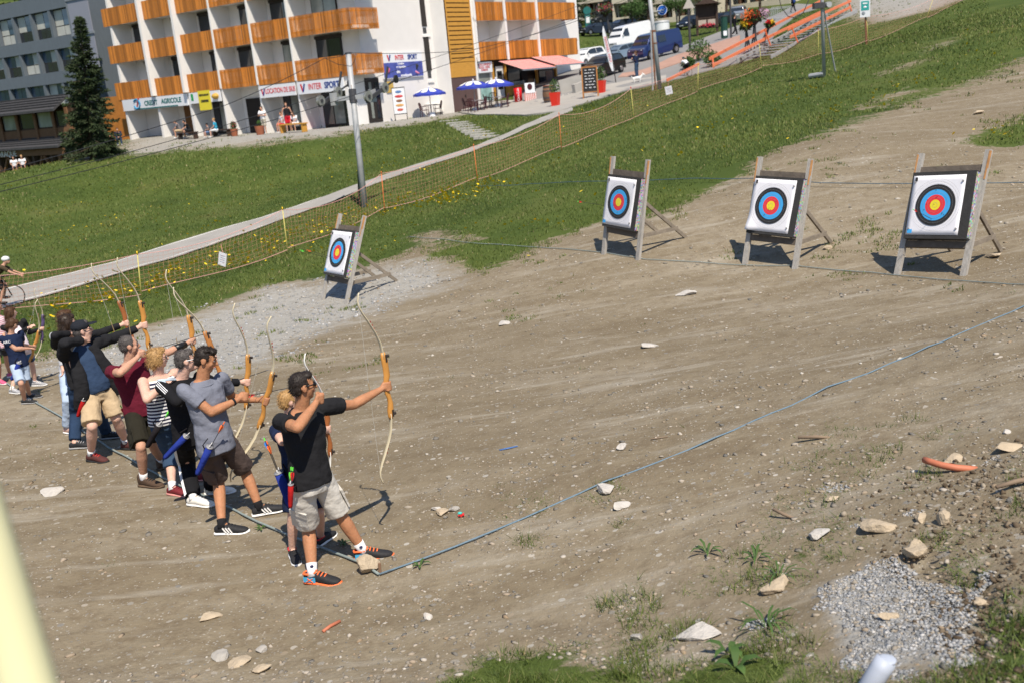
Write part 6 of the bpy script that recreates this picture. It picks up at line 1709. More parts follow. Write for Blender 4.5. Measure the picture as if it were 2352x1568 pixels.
# ------------------------------------------------------------------ parked vehicles
TYRE, RIM, LAMP, LAMP_R, PLATE, PLAST = M('tyre', (.015, .015, .016), .8, .1), M('rim', (.35, .35, .37), .35, .05, metal=.8), M('headlamp', (.6, .62, .65), .15, .05, spec=.8), M('tail_lamp', (.4, .02, .02), .25, .05), M('number_plate', (.7, .7, .68), .5, .03), M('bumper_plastic', (.03, .03, .032), .6, .1)
CGLASS = glass('car_glass', (.02, .026, .032))
def paint(nm, c, metal=.3): return M('paint_' + nm, c, .28, .03, 2, metal=metal, coat=.8)
PROF = {  # (x/L, z/H) outline over the roof, rear to front; then glass polygons
 'hatch': dict(top=[(-.485, .30), (-.49, .52), (-.455, .70), (-.40, .93), (-.30, .99), (-.05, 1.), (.06, .975), (.15, .87), (.245, .665), (.40, .60), (.475, .50), (.497, .36), (.495, .18)],
               side=[(-.40, .68), (-.36, .88), (-.28, .935), (-.05, .945), (.05, .92), (.13, .82), (.205, .68)], ws=((.085, .945), (.235, .685)), rw=((-.465, .70), (-.405, .92))),
 'mpv': dict(top=[(-.485, .30), (-.49, .55), (-.46, .74), (-.41, .94), (-.30, .99), (-.02, 1.), (.09, .97), (.20, .84), (.31, .62), (.42, .55), (.48, .46), (.497, .34), (.495, .18)],
             side=[(-.40, .64), (-.37, .88), (-.28, .93), (-.02, .94), (.08, .915), (.18, .80), (.26, .65)], ws=((.11, .945), (.30, .645)), rw=((-.465, .74), (-.415, .92))),
 'estate': dict(top=[(-.485, .30), (-.492, .55), (-.475, .72), (-.43, .95), (-.35, 1.), (-.05, 1.), (.05, .97), (.14, .87), (.23, .67), (.40, .62), (.475, .52), (.497, .36), (.495, .18)],
                side=[(-.43, .68), (-.40, .90), (-.33, .945), (-.05, .945), (.04, .92), (.12, .82), (.19, .68)], ws=((.075, .945), (.22, .685)), rw=((-.478, .72), (-.435, .93))),
 'van': dict(top=[(-.49, .20), (-.495, .60), (-.485, .92), (-.46, .985), (-.30, 1.), (.16, 1.), (.225, .97), (.30, .80), (.365, .60), (.45, .52), (.485, .44), (.497, .30), (.495, .15)],
             side=[(.13, .60), (.13, .90), (.20, .90), (.265, .78), (.325, .62)], ws=((.24, .945), (.355, .63)), rw=((-.492, .62), (-.486, .88))),
}
def car(label, px, head, dims, kind, mat, name='parked_car', extra=(), cat='car', group='vehicles in the parking', grille=True):
    L_, W_, H_ = dims; pf = PROF[kind]
    g = gnd(*px); r = thing(name, label, cat, g, math.atan2(head[1], head[0]), group)
    fwd = np.array([math.cos(r.rotation_euler[2]), math.sin(r.rotation_euler[2]), 0])
    hz_ = [Hs(*(g + fwd * s * L_ * .3)[:2]) for s in (1, -1)]
    r.rotation_euler[1] = -math.atan2(hz_[0] - hz_[1], L_ * .6)
    r.location[2] = sum(hz_) / 2 + .10
    rw = .31 if kind != 'van' else .34
    def hw(z): return W_ / 2 * (1 - .20 * max(0, (z - .55)) / .45 - .05 * max(0, .35 - z))
    def arch(xc): return [(xc + (rw * 1.16) * math.cos(t) / L_, (rw + rw * 1.16 * math.sin(t)) / H_) for t in np.linspace(0, math.pi, 7)]
    xw = .315
    poly = [(x, z) for x, z in pf['top']] + [(.49, .13)] + arch(xw) + [(.16, .12), (-.16, .12)] + arch(-xw - .0) + [(-.485, .15)]
    k = len(poly); m = MB()
    vs = []
    for s in (-1, 1):
        for x, z in poly: vs.append((x * L_, s * hw(z), z * H_))
    fs = [tuple(range(k)), tuple(range(2 * k - 1, k - 1, -1))] + [((i + 1) % k, i, k + i, k + (i + 1) % k) for i in range(k)]
    m.add(vs, fs); body = m.obj('body', mat, r, 28, True)
    bv = body.modifiers.new('b', 'BEVEL'); bv.width = .035; bv.segments = 2; bv.limit_method = 'ANGLE'; bv.angle_limit = R(40)
    for s in (-1, 1):
        pol = pf['side']; m = MB(); vs = [(x * L_, s * (hw(z) + .006), z * H_) for x, z in pol]
        m.add(vs, [tuple(range(len(vs)))]); m.obj('side_window', CGLASS, r)
        if kind != 'van':
            m = MB(); m.bar((-.14 * L_, s * (hw(.68) + .009), .66 * H_), (-.12 * L_, s * (hw(.94) + .009), .945 * H_), .05, .012, (0, s, 0)); m.obj('pillar', mat, r)
    for (a, b), nm in ((pf['ws'], 'windscreen'), (pf['rw'], 'rear_window')):
        sg = 1 if nm == 'windscreen' else -1; o = .012 * sg
        wa_, wb_ = hw(a[1]) * .93, hw(b[1]) * .93
        m = MB(); m.add([(a[0] * L_ + o, -wa_, a[1] * H_ + .012), (a[0] * L_ + o, wa_, a[1] * H_ + .012), (b[0] * L_ + o, wb_, b[1] * H_ + .012), (b[0] * L_ + o, -wb_, b[1] * H_ + .012)], [(0, 1, 2, 3)]); m.obj(nm, CGLASS, r)
    for xx in (xw, -xw):
        for s in (-1, 1):
            m = MB(); m.cyl((xx * L_, s * (W_ / 2 - .20), rw), (xx * L_, s * (W_ / 2 - .005), rw), rw, n=20); t = m.obj('wheel', TYRE, r, 40)
            m = MB(); m.cyl((xx * L_, s * (W_ / 2 - .03), rw), (xx * L_, s * (W_ / 2 + .004), rw), rw * .64, rw * .58, n=14); m.obj('rim', RIM, t)
    for s in (-1, 1):
        z = .47 if kind != 'van' else .43
        MB().ell((.455 * L_, s * W_ * .37, z * H_), (.16, .16, .085)).obj('headlamp', LAMP, r, True)
        MB().box((-.478 * L_, s * W_ * .40, .56 * H_), (.10, .18, .16)).obj('tail_lamp', LAMP_R, r)
        x_ = (.20 if kind != 'van' else .31)
        MB().ell((x_ * L_, s * (hw(.66) + .10), .66 * H_), (.07, .12, .075)).obj('mirror', mat, r, True)
    MB().box((.488 * L_, 0, .23 * H_), (.07, W_ * .8, .12)).obj('front_bumper', PLAST, r)
    if grille: MB().box((.488 * L_, 0, .40 * H_), (.05, W_ * .42, .09)).obj('grille', PLAST, r)
    MB().box((.497 * L_, 0, .29 * H_), (.06, .5, .10)).obj('number_plate', PLATE, r)
    MB().box((-.492 * L_, 0, .45 * H_), (.04, .5, .10)).obj('number_plate', PLATE, r)
    for nm, pol, mt in extra:
        for s in (-1, 1):
            m = MB(); m.add([(x * L_, s * (hw(z) + .007), z * H_) for x, z in pol], [tuple(range(len(pol)))]); m.obj(nm, mt, r)
    r.scale = (CS,) * 3
    return r
CS = .87
HD = (-.52, -.85)
car('black hatchback parked nearest the cafe flag', z3(1490, 690), (-.62, -.78), (4.1, 1.75, 1.48), 'hatch', paint('black', (.008, .008, .010)))
car('white people carrier parked beyond the awnings', z3(1350, 590), (-.70, -.71), (4.4, 1.8, 1.65), 'mpv', paint('white', (.72, .72, .72), 0))
car('silver-blue hatchback between the white car and blue van', z3(1640, 545), (-.80, -.60), (4.4, 1.75, 1.46), 'hatch', paint('silver_blue', (.27, .33, .37), .6))
car('blue panel van parked behind the grey lift pole', z3(1960, 525), (-.80, -.60), (4.9, 1.9, 1.98), 'van', paint('blue', (.012, .026, .105), .3), 'parked_van', [('rear_side_window', [(-.10, .60), (-.10, .86), (.09, .86), (.09, .60)], CGLASS)], 'van')
car('white high-roof delivery van behind the silver car', z3(1730, 450), (-.80, -.60), (5.9, 2.0, 2.6), 'van', paint('white', None), 'parked_van', (), 'van')
car('dark grey estate car tucked behind the balconies end', z3(1150, 325), (-.75, -.66), (4.5, 1.8, 1.5), 'estate', paint('grey_dark', (.03, .034, .042), .5))
car('black estate car in the upper parking under the teal booth', z3(1420, 325), (-.85, -.5), (4.6, 1.8, 1.5), 'estate', paint('black', None))
car('second black car in the upper parking nearer the white van', z3(1650, 290), (-.85, -.5), (4.5, 1.8, 1.5), 'hatch', paint('black2', (.012, .012, .014)))
car('dark car far back in the upper parking', z3(1500, 215), (-.85, -.5), (4.4, 1.8, 1.5), 'hatch', paint('grey_dark', None))
z4 = lambda x, y: (1493 + x * Z, y * Z)
car('dark blue car half behind the information kiosk', z4(380, 255), (-.75, -.66), (4.4, 1.8, 1.5), 'mpv', paint('night', (.012, .016, .025), .4))
car('black car between the kiosk and the silver car', z4(640, 235), (-.7, -.7), (4.4, 1.8, 1.5), 'hatch', paint('black', None))
car('silver four-wheel-drive seen from behind on the road', z4(800, 190), (.35, .93), (4.7, 1.85, 1.75), 'estate', paint('silver', (.42, .42, .43), .6))
# ------------------------------------------------------------------ lift poles and cables
GALV, RUST, STEEL_D, CABLE = M('galvanised', (.38, .385, .39), .55, .12, 4, .1, metal=.15), M('rust', (.18, .08, .04), .9, .3, 8), M('steel_dark', (.05, .05, .055), .5, .15), M('cable', (.02, .02, .022), .6, .1)
def sheave(root, c, ax, r, nm='sheave'):
    ax = unit(ax); m = MB(); m.tube([c - ax * .05, c - ax * .03, c - ax * .015, c + ax * .015, c + ax * .03, c + ax * .05], [r, r, r * .86, r * .86, r, r], 18); w = m.obj(nm, M('sheave_steel', (.32, .32, .30), .4, .2, metal=.5), root, 40)
    MB().cyl(c - ax * .075, c + ax * .075, r * .35, n=10).obj('hub', STEEL_D, w)
    return w
b1 = gnd(838, 476); t1 = at(800, 124, depth_of(b1) - .6)
lp = thing('lift_pole', 'leaning grey drag-lift pole with crossarm and pulley wheels on the grass', 'pole', b1)
u1 = unit(t1 - b1); h1 = np.linalg.norm(t1 - b1); P1 = lambda f: u1 * (h1 * f)
m = MB(); m.tube([P1(-.03), P1(.5), P1(1)], [.105, .095, .09], 16); lq = m.obj('mast', GALV, lp, True)
MB().cyl(P1(1), P1(1.006), .11, n=14).obj('mast_cap', STEEL_D, lp)
sdir = np.array([.66, -.75, 0]); lat = unit(np.cross([0, 0, 1.], unit(gnd(1515, 206) - b1)) * -1)
zA1 = .265
carm = P1(1 - zA1 * 1.06) 
latp = at(*z2(1270, 870), depth_of(b1)) - at(*z2(900, 885), depth_of(b1)); latp[2] = 0
arm_d = unit(np.array([.93, -.36, 0])); la = np.linalg.norm(latp) / 2 * 1.05
MB().bar(carm - arm_d * (la + .05) + np.array([0, 0, -.01]), carm + arm_d * (la + .02), .10, .14).obj('crossarm', GALV, lp)
for f, hgt in ((.70, .35), (.685, .06)):
    MB().cyl(P1(f), P1(f) + u1 * hgt, .125, .12, 14).obj('clamp', STEEL_D, lp)
MB().tube([P1(.80) + np.array([.0, -.085, 0]), P1(.74) + np.array([.01, -.09, 0])], .025, 6, ell=(1, .3)).obj('rust_streak', RUST, lq)
bat1 = thing('x', 'x', 'x'); bpy.data.objects.remove(bat1)
ldir = unit((gnd(1515, 206) - b1) * np.array([1, 1, 0]))
def battery(root, c, s):
    MB().box(c, (.10, .25, .40), frame(ldir)).obj('bracket', GALV, root)
    a = c + s * .15
    MB().bar(a - ldir * .55 + np.array([0, 0, -.16]), a + ldir * .55 + np.array([0, 0, .25]), .06, .12).obj('rocker', STEEL_D, root)
    for k in (-.45, .45): sheave(root, a + ldir * k + np.array([0, 0, .10 + .25 * k]), np.cross(ldir, [0, 0, 1]), .17)
    MB().bar(a + ldir * .5 + np.array([0, 0, .3]), a + ldir * .75 + np.array([0, 0, .85]), .04, .07).obj('cable_guide', STEEL_D, root)
    MB().bar(a + ldir * .4 + np.array([0, 0, .2]), a + ldir * 1.1 + np.array([0, 0, .45]), .03, .05).obj('deflector_arm', STEEL_D, root)
    MB().cyl(a + ldir * 1.1 + np.array([0, 0, .45]) - s * .03, a + ldir * 1.1 + np.array([0, 0, .45]) + s * .03, .13, n=14).obj('deflector', M('deflector_black', (.02, .02, .02), .6, .1), root)
battery(lp, carm + arm_d * la, arm_d); battery(lp, carm - arm_d * la, -arm_d)
ba = gnd(824, 470); MB().cyl(np.array([0, 0, -.1]) + ba - b1, P1(.42), .035, n=8).obj('stay', STEEL_D, lp)
b2 = gnd(1516, 207); u2 = unit(at(1493, 0, depth_of(b2) - .9) - b2); H2 = 6.2
lp2 = thing('lift_pole', 'tall grey lift pole with a round blue sign beside the parking', 'pole', b2)
MB().tube([-u2 * .1, u2 * H2], [.11, .10], 16).obj('mast', GALV, lp2, True)
MB().cyl(u2 * 2.9, u2 * 2.98, .125, n=14).obj('clamp', RUST, lp2); MB().cyl(u2 * 2.3, u2 * 2.36, .125, n=14).obj('clamp', RUST, lp2)
sb = at(1521, 24, depth_of(b2) - .7) - b2; vd = unit(CAM - b2)
sg = MB().cyl(sb, sb + vd * .03, .25, n=28).obj('round_sign', M('sign_blue', (.012, .10, .42), .5, .05), lp2)
MB().tube([sb + vd * .035 + np.cross(vd, [0, 0, 1]) * .24 * math.cos(t) + np.array([0, 0, .24 * math.sin(t)]) for t in np.linspace(0, 6.283, 29)], .012, 5, False).obj('sign_border', WL, sg)
xs_ = unit(np.cross(vd, [0, 0, 1])) * -1
for a, b in (((-.12, -.06), (.13, .06)), ((-.06, .05), (.02, .02)), ((.0, .0), (.10, -.06)), ((-.1, -.1), (.05, -.12))):
    MB().bar(sb + vd * .04 + xs_ * a[0] + np.array([0, 0, a[1]]), sb + vd * .04 + xs_ * b[0] + np.array([0, 0, b[1]]), .025, .01, vd).obj('pictogram_stroke', WL, sg)
MB().bar(u2 * 3.9, sb, .04, .04).obj('sign_bracket', GALV, lp2)
c2 = u2 * 5.0
MB().bar(c2 - arm_d * 1.0, c2 + arm_d * 1.0, .12, .16).obj('crossarm', GALV, lp2); battery(lp2, c2 + arm_d * 1.0, arm_d); battery(lp2, c2 - arm_d * 1.0, -arm_d)
for dx_, mt in ((-.6, GALV), (-.35, RUST)):
    MB().cyl(np.array([dx_ * .6, .1, -.1]), u2 * 3.0 + np.array([dx_ * .25, -.1, 0]), .04, n=8).obj('stay', mt, lp2)
b3 = gnd(1893, 178); u3 = unit(at(1888, 0, depth_of(b3) - .8) - b3)
lp3 = thing('lift_pole', 'thin grey pylon with a dark motor box beside the steel stairs', 'pole', b3)
MB().tube([-u3 * .1, u3 * 6.0], [.065, .06], 14).obj('mast', GALV, lp3, True)
MB().box(u3 * 2.55 - np.array([.12, 0, 0]), (.40, .28, .20)).obj('motor_box', STEEL_D, lp3); MB().cyl(u3 * 2.55 + np.array([.2, -.2, 0]), u3 * 2.55 + np.array([.2, .2, 0]), .10, n=12).obj('drum', GALV, lp3)
MB().cyl(gnd(1919, 166) - b3, u3 * 2.7, .03, n=8).obj('stay', GALV, lp3)
MB().cyl(gnd(1860, 182) - b3 + np.array([0, 0, .1]), gnd(1893, 178) - b3 + np.array([0, 0, .12]), .09, n=8).obj('pipe_foot', GALV, lp3)
def cable(label, pts, r=.014, sag=0.0):
    Q = []
    for i in range(len(pts) - 1):
        for k in range(12):
            t = k / 12; q = pts[i] + (pts[i + 1] - pts[i]) * t; q = q - np.array([0, 0, sag * 4 * t * (1 - t)]); Q.append(q)
    Q.append(pts[-1]); m = MB(); m.tube([q - Q[0] for q in Q], r, 5, False); o = m.obj('lift_cable', CABLE); o.location = tuple(Q[0]); return tag(o, label, 'cable', 'lift cables')
W1 = b1 + carm; W2 = b2 + c2
cable('upper haul cable passing the far wheels of the leaning pole', [at(-90, 446, 22), W1 - arm_d * (la + .15) + np.array([0, 0, .22]), W2 - arm_d * 1.15 + np.array([0, 0, .25]), at(1800, -60, 60)], .009, .12)
cable('lower haul cable passing the near wheels of the leaning pole', [at(-90, 462, 20.5), W1 + arm_d * (la + .15) + np.array([0, 0, .22]), W2 + arm_d * 1.15 + np.array([0, 0, .25]), at(1850, -40, 60)], .009, .12)
cable('electric cable draped over the top of the leaning pole', [at(-60, 410, 24), at(516, 243, 28), at(746, 134, 30.4), b1 + P1(1.0) + np.array([0, 0, .03]), at(1075, 117, 34), at(1300, 57, 38), at(1470, -10, 41)], .010, .05)
cable('slack loop of black cable hanging at the pole top', [at(746, 134, 30.4), at(775, 148, 30.3), at(806, 153, 30.2), at(815, 140, 30.2), at(818, 122, 30.3)], .009)
cable('slack cable loop hanging in front of the thin pylon', [at(1788, -10, 48), at(1795, 18, 48), at(1810, 38, 48), at(1828, 42, 48), at(1845, 30, 48), at(1858, 0, 48), at(1860, -30, 48)], .022)

# ------------------------------------------------------------------ signs, stairs with orange rails
bs = gnd(1990, 103); sp_ = thing('information_sign', 'teal and white information sign on a rusty post by the fence', 'sign', bs)
us = unit(at(1988, 40, depth_of(bs) - .3) - bs); MB().cyl(-us * .1, us * 1.9, .06, .05, 10).obj('post', RUST, sp_)
cs = at(1987, 20, depth_of(bs) - .5) - bs; vx = unit(np.cross([0, 0, 1.], unit(CAM - bs))); vx = vx if vx[0] > 0 else -vx; Rm = np.stack([vx, unit(np.array([*(CAM - bs)[:2], 0])), [0, 0, 1.]], 1)
px_m = depth_of(bs) / FPX
pn = MB().box(cs, (22 * px_m, .05, 38 * px_m), Rm).obj('panel', SIGNW, sp_)
MB().box(cs + Rm[:, 1] * .03 + np.array([0, 0, 6 * px_m]), (17 * px_m, .01, 20 * px_m), Rm).obj('panel_field', M('sign_teal', (.03, .33, .30), .5, .05), pn)
MB().box(cs + Rm[:, 1] * .04 + np.array([0, 0, 11 * px_m]), (10 * px_m, .01, 3 * px_m), Rm).obj('pictogram', WL, pn); MB().ell(cs + Rm[:, 1] * .03 + np.array([0, 0, 3 * px_m]), (4 * px_m, .02, 2.4 * px_m), Rm).obj('pictogram', WL, pn)
MB().ell(cs + Rm[:, 1] * .03 + Rm[:, 0] * -.08 + np.array([0, 0, -10 * px_m]), (4 * px_m, .02, 4 * px_m), Rm).obj('photo_print', M('print_grey', (.25, .27, .3), .5, .3, 5), pn)
ORG = M('plank_orange', (.75, .20, .09), .6, .1, 5)
sA, sB = gnd(*z4(930, 560)), gnd(*z4(1720, 150))
st_ = thing('steel_stairs', 'grey steel grating stairs climbing the bank with bright orange plank rails', 'stairs', sA)
d_ = sB - sA; hd_ = unit(d_ * np.array([1, 1, 0])); sx_ = np.cross(hd_, [0, 0, 1.])
ns = 16
for i in range(ns):
    c = d_ * ((i + .5) / ns) + np.array([0, 0, .28]); MB().box(c, (2.0, .34, .06), np.stack([sx_, hd_, [0, 0, 1.]], 1)).obj('tread', GALV, st_)
for e in (-1, 1): MB().bar(sx_ * e * 1.05 + np.array([0, 0, .18]), d_ + sx_ * e * 1.05 + np.array([0, 0, .28]), .06, .26).obj('stringer', GALV, st_)
def plank(p, q, dp, dq, w=.17, nm='orange_rail'):
    MB().bar(at(*z4(*p), dp) - sA, at(*z4(*q), dq) - sA, .04, w).obj(nm, ORG, st_)
dA, dB = depth_of(sA), depth_of(sB)
plank((530, 530), (1540, 5), dA - 3, dB + 4); plank((560, 590), (1060, 335), dA - 4, dA + 1); plank((1040, 345), (1540, 105), dA + 1, dB); plank((1235, 265), (1800, 10), dA, dB); plank((1255, 335), (1800, 65), dA - .1, dB - .1); plank((150, 722), (440, 575), dA - 8, dA - 4, .14)
for p, q, d0 in (((1028, 265), (1080, 412), dA + .5), ((1268, 240), (1325, 385), dA + .6), ((1772, -5), (1822, 150), dB), ((560, 520), (570, 610), dA - 3.5)):
    MB().bar(at(*z4(*p), d0) - sA, at(*z4(*q), d0) - sA, .10, .05).obj('rail_post', M('post_orange', (.5, .1, .03), .6, .1), st_)
# stone steps through the grass bank below the umbrellas
sp0 = gnd(*z3(110, 1095)); steps = thing('garden_steps', 'pale stone slab steps set into the grass below the umbrellas', 'steps', sp0)
for i, (x, y) in enumerate(((110, 1093), (180, 1110), (215, 1127), (245, 1142), (280, 1160), (325, 1180), (360, 1198), (410, 1217), (445, 1237))):
    g = gnd(*z3(x, y)); MB().box(g - sp0 + np.array([0, 0, .03]), (1.15, .36, .12), rz(R(-25 + 3 * (i % 3)))).obj('step_slab', M('slab_stone', (.40, .38, .34), .9, .12, 3, .2), steps)

# ------------------------------------------------------------------ cafe terrace
UMB_B, UMB_W = M('parasol_blue', (.03, .05, .36), .7, .06), M('parasol_white', (.66, .68, .72), .7, .05)
PLUM = M('chair_plum', (.055, .008, .014), .45, .1)
def gat(px, o):
    r_ = ray(*px); t = ((GA.p0 + GA.n * o - CAM) @ GA.n) / (r_ @ GA.n); p = CAM + r_ * t; p[2] = Hs(p[0], p[1]); return p
def parasol(label, px, top_px, wdt, o=None):
    g = gnd(*px) if o is None else gat(px, o); d = depth_of(g); r = thing('parasol', label, 'parasol', g, 0, 'parasols on the cafe terrace')
    hgt = np.linalg.norm(at(*top_px, d - .5) - g); R_ = wdt / 2
    MB().cyl((0, 0, 0), (0, 0, hgt), .025, n=8).obj('pole', GALV, r); MB().cyl((0, 0, 0), (0, 0, .25), .28, .2, 14).obj('base', SIGNW, r)
    MB().ell((0, 0, hgt), (.05, .05, .09)).obj('finial', SIGNW, r)
    n = 8
    for i in range(n):
        a0, a1 = 2 * math.pi * i / n, 2 * math.pi * (i + 1) / n
        m = MB(); e = lambda a, f, z: (R_ * f * math.cos(a), R_ * f * math.sin(a), z); am = (a0 + a1) / 2
        z0, z1_ = hgt - .03, hgt - R_ * .36
        zm = hgt - R_ * .14
        m.add([(0, 0, z0), e(a0, .5, zm), e(a1, .5, zm), e(a0, 1, z1_), e(am, .96, z1_ + .02), e(a1, 1, z1_), e(a0, 1.0, z1_ - .14), e(am, .96, z1_ - .12), e(a1, 1.0, z1_ - .14)], [(0, 1, 2), (1, 3, 4, 2), (2, 4, 5), (3, 6, 7, 4), (4, 7, 8, 5)])
        p_ = m.obj('canopy_panel', UMB_B, r)
        if i % 4 != 3:
            m = MB(); q = lambda a, f: (R_ * f * math.cos(a), R_ * f * math.sin(a), .03 + (hgt - .03 + (.03 - .14 * R_) * f * 2 if f < .5 else hgt - R_ * (.14 + .44 * (f - .5))))
            m.add([q(a0 + .05, .22), q(a1 - .05, .22), q(a1 - .05, .5), q(a1 - .14, .80), q(am, .86), q(a0 + .14, .80), q(a0 + .05, .5)], [(0, 1, 2, 6), (6, 2, 3, 4, 5)]); m.obj('white_print', UMB_W, p_)
        MB().cyl((0, 0, hgt - .5), e(am, .6, hgt - R_ * .22), .008, n=5).obj('rib', GALV, r)
parasol('blue and white parasol standing alone nearest the white wall', z2(1855, 1060), z2(1845, 785), 2.1, 1.5)
parasol('blue and white parasol in the middle, over the crowded tables', z3(345, 1000), z3(308, 722), 2.2)
parasol('blue and white parasol nearest the cafe counter', z3(545, 965), z3(530, 705), 2.2)
def make_chair():
    r = thing('garden_chair', 'plum plastic garden chair', 'chair', (0, 0, 0), 0, 'plum plastic chairs on the terrace')
    MB().box((0, 0, .43), (.46, .44, .035)).obj('seat', PLUM, r)
    for x in (-1, 1):
        for y in (-1, 1):
            MB().cyl((x * .24, y * .23, 0), (x * .20, y * .19, .43), .022, n=6).obj('leg', PLUM, r)
        MB().tube([(x * .21, .20, .43), (x * .27, .22, .66), (x * .27, -.18, .66), (x * .22, -.2, .45)], .02, 6).obj('armrest', PLUM, r)
    m = MB(); m.tube([(-.22, -.2, .45), (-.23, -.27, .80), (-.12, -.30, .90), (.12, -.30, .90), (.23, -.27, .80), (.22, -.2, .45)], .02, 6); bk = m.obj('backrest', PLUM, r)
    for x in (-.12, -.04, .04, .12): MB().bar((x, -.21, .45), (x, -.295, .88), .035, .015, (0, 1, 0)).obj('back_slat', PLUM, bk)
    return r
ch0 = make_chair(); _first = [True]
def chair(label, px, rot, o=None):
    g = gnd(*px) if o is None else gat(px, o)
    if _first[0]:
        _first[0] = False; ch0['label'] = label; ch0.location = tuple(g); ch0.rotation_euler = (0, 0, rot); return
    dup(ch0, None, label, g, rot)
def table(label, px, r0=.42, o=None):
    g = gnd(*px) if o is None else gat(px, o); r = thing('garden_table', label, 'table', g, 0, 'terrace tables')
    MB().cyl((0, 0, .70), (0, 0, .735), r0, n=20).obj('table_top', M('table_grey', (.25, .22, .22), .5, .1), r); MB().cyl((0, 0, .02), (0, 0, .7), .035, n=8).obj('column', PLUM, r)
    for i in range(4): MB().bar((0, 0, .06), (.3 * math.cos(i * 1.57), .3 * math.sin(i * 1.57), .02), .05, .04).obj('foot', PLUM, r)
table('round table under the parasol standing alone', z2(1855, 1065), .42, 1.5); chair('plum chair facing the lone parasol table from the shop side', z2(1795, 1078), -1.2, 1.6); chair('plum chair facing the lone parasol table from the cafe side', z2(1915, 1062), 1.4, 1.5)
table('round table under the middle parasol', z3(365, 1005)); chair('plum chair at the middle table nearest the service door', z3(275, 1008), -1.3); chair('plum chair pulled out at the middle table, nearest the grass', z3(320, 1020), -.4); chair('plum chair between the middle and counter tables', z3(405, 1000), 1.2)
table('round table under the parasol nearest the counter', z3(545, 975)); chair('plum chair at the counter table, back to the side window', z3(460, 975), -1.5); chair('plum chair at the counter table beside the red cooler', z3(605, 975), 1.4); chair('plum chair behind the counter table against the door', z3(500, 960), 3.0)
# menu stand
g = gat(z2(1585, 1108), 1.3); r = thing('menu_stand', 'free-standing black-framed menu board in front of the white wall', 'menu board', g)
for x in (-.38, .38): MB().cyl((x, 0, 0), (x, 0, 1.95), .025, n=8).obj('frame_post', DARKF, r)
b_ = MB().box((0, 0, 1.15), (.76, .05, 1.55)).obj('board', SIGNW, r); MB().box((0, 0, 1.95), (.82, .06, .05)).obj('frame_rail', DARKF, r); MB().box((0, 0, .36), (.82, .06, .05)).obj('frame_rail', DARKF, r)
for i in range(5):
    MB().ell((0, -.03, .62 + .27 * i), (.26 if i % 2 else .2, .012, .085)).obj('menu_picture', M('menu_%d' % i, [(.5, .1, .06), (.55, .3, .1), (.25, .12, .06), (.5, .05, .05), (.1, .2, .4)][i], .5, .3, 6), b_)
for x in (-.38, .38): MB().bar((x, -.3, .02), (x, .3, .02), .05, .04).obj('foot', DARKF, r)
# pots, barrel, cooler, chalkboard, flag
LEAF = M('leaf_green', (.035, .075, .015), .7, .3, 3); LEAF2 = M('leaf_bush', (.05, .10, .02), .7, .3, 3); REDPOT = M('pot_red', (.62, .03, .015), .45, .05); TERRA = M('terracotta', (.30, .10, .05), .8, .15, 5)
def leaf_ball(n, c, s, size, seed, spike=0.):
    rr = np.random.default_rng(seed); P = rr.normal(size=(n, 3)); P /= np.linalg.norm(P, axis=1)[:, None]; P *= (rr.random(n) ** .4)[:, None]; P = P * np.array(s) + np.array(c)
    D = rr.normal(size=(n, 3)) + np.array([0, 0, spike]); D /= np.linalg.norm(D, axis=1)[:, None]; E = np.cross(D, rr.normal(size=(n, 3))); E /= np.linalg.norm(E, axis=1)[:, None]
    L_ = size * (.6 + .8 * rr.random(n))[:, None]
    A = P - E * L_ * .28; B_ = P + E * L_ * .28; C_ = P + D * L_
    m = MB(); vs = np.stack([A, B_, C_], 1).reshape(-1, 3); m.v = [tuple(v) for v in vs]; m.f = [(3 * i, 3 * i + 1, 3 * i + 2) for i in range(n)]; m.mi = [0] * n; m.n = len(m.v); return m
def pot(label, px, mat, r0, h, bush=.35, seed=1, flowers=None, square=True, name='planter'):
    g = gnd(*px); r = thing(name, label, 'planter', g, .3, 'planters')
    n = 4 if square else 16
    m = MB(); m.tube([(0, 0, 0), (0, 0, h), (0, 0, h), (0, 0, h - .04)], [r0 * .72, r0, r0 * .86, r0 * .84], n); m.obj('pot', mat, r)
    leaf_ball(260, (0, 0, h + bush * .7), (bush * .75, bush * .75, bush), .10, seed, 1.).obj('foliage', LEAF2, r)
    if flowers: leaf_ball(90, (0, 0, h + bush), (bush * .8, bush * .8, bush * .8), .09, seed + 9).obj('blossom', flowers, r)
pot('tall red planter with a shrub next to the barrel', z3(1060, 962), REDPOT, .33, .78, .40, 3); pot('tall red planter with a shrub behind the chalkboard', z3(1472, 845), REDPOT, .33, .78, .50, 4)
PINKF = M('petal_red', (.5, .05, .08), .6, .2)
pot('terracotta pot of red flowers by the rental shop pillar', z1(2105, 1222), TERRA, .27, .48, .28, 5, PINKF, False); pot('terracotta pot tipped beside the standing man in white', z2(318, 1210), TERRA, .27, .48, .15, 6, None, False)
g = gnd(*z3(1005, 928)); r = thing('wooden_barrel', 'old oak barrel with iron hoops in front of the cafe window', 'barrel', g)
MB().lathe([(.30, 0), (.36, .25), (.385, .5), (.36, .75), (.30, 1.0)], n=20).obj('staves', M('barrel_oak', (.17, .09, .05), .8, .25, 5, .3, stretch=(8, 8, .6)), r, True)
for z, rr_ in ((.1, .337), (.3, .375), (.7, .375), (.9, .337)): MB().cyl((0, 0, z), (0, 0, z + .06), rr_, n=20).obj('hoop', STEEL_D, r)
MB().cyl((0, 0, 1.0), (0, 0, 1.03), .34, n=20).obj('lid', TERRA, r)
g = gnd(*z3(728, 922)); r = thing('drinks_cooler', 'red round drinks cooler in front of the cafe counter', 'cooler', g)
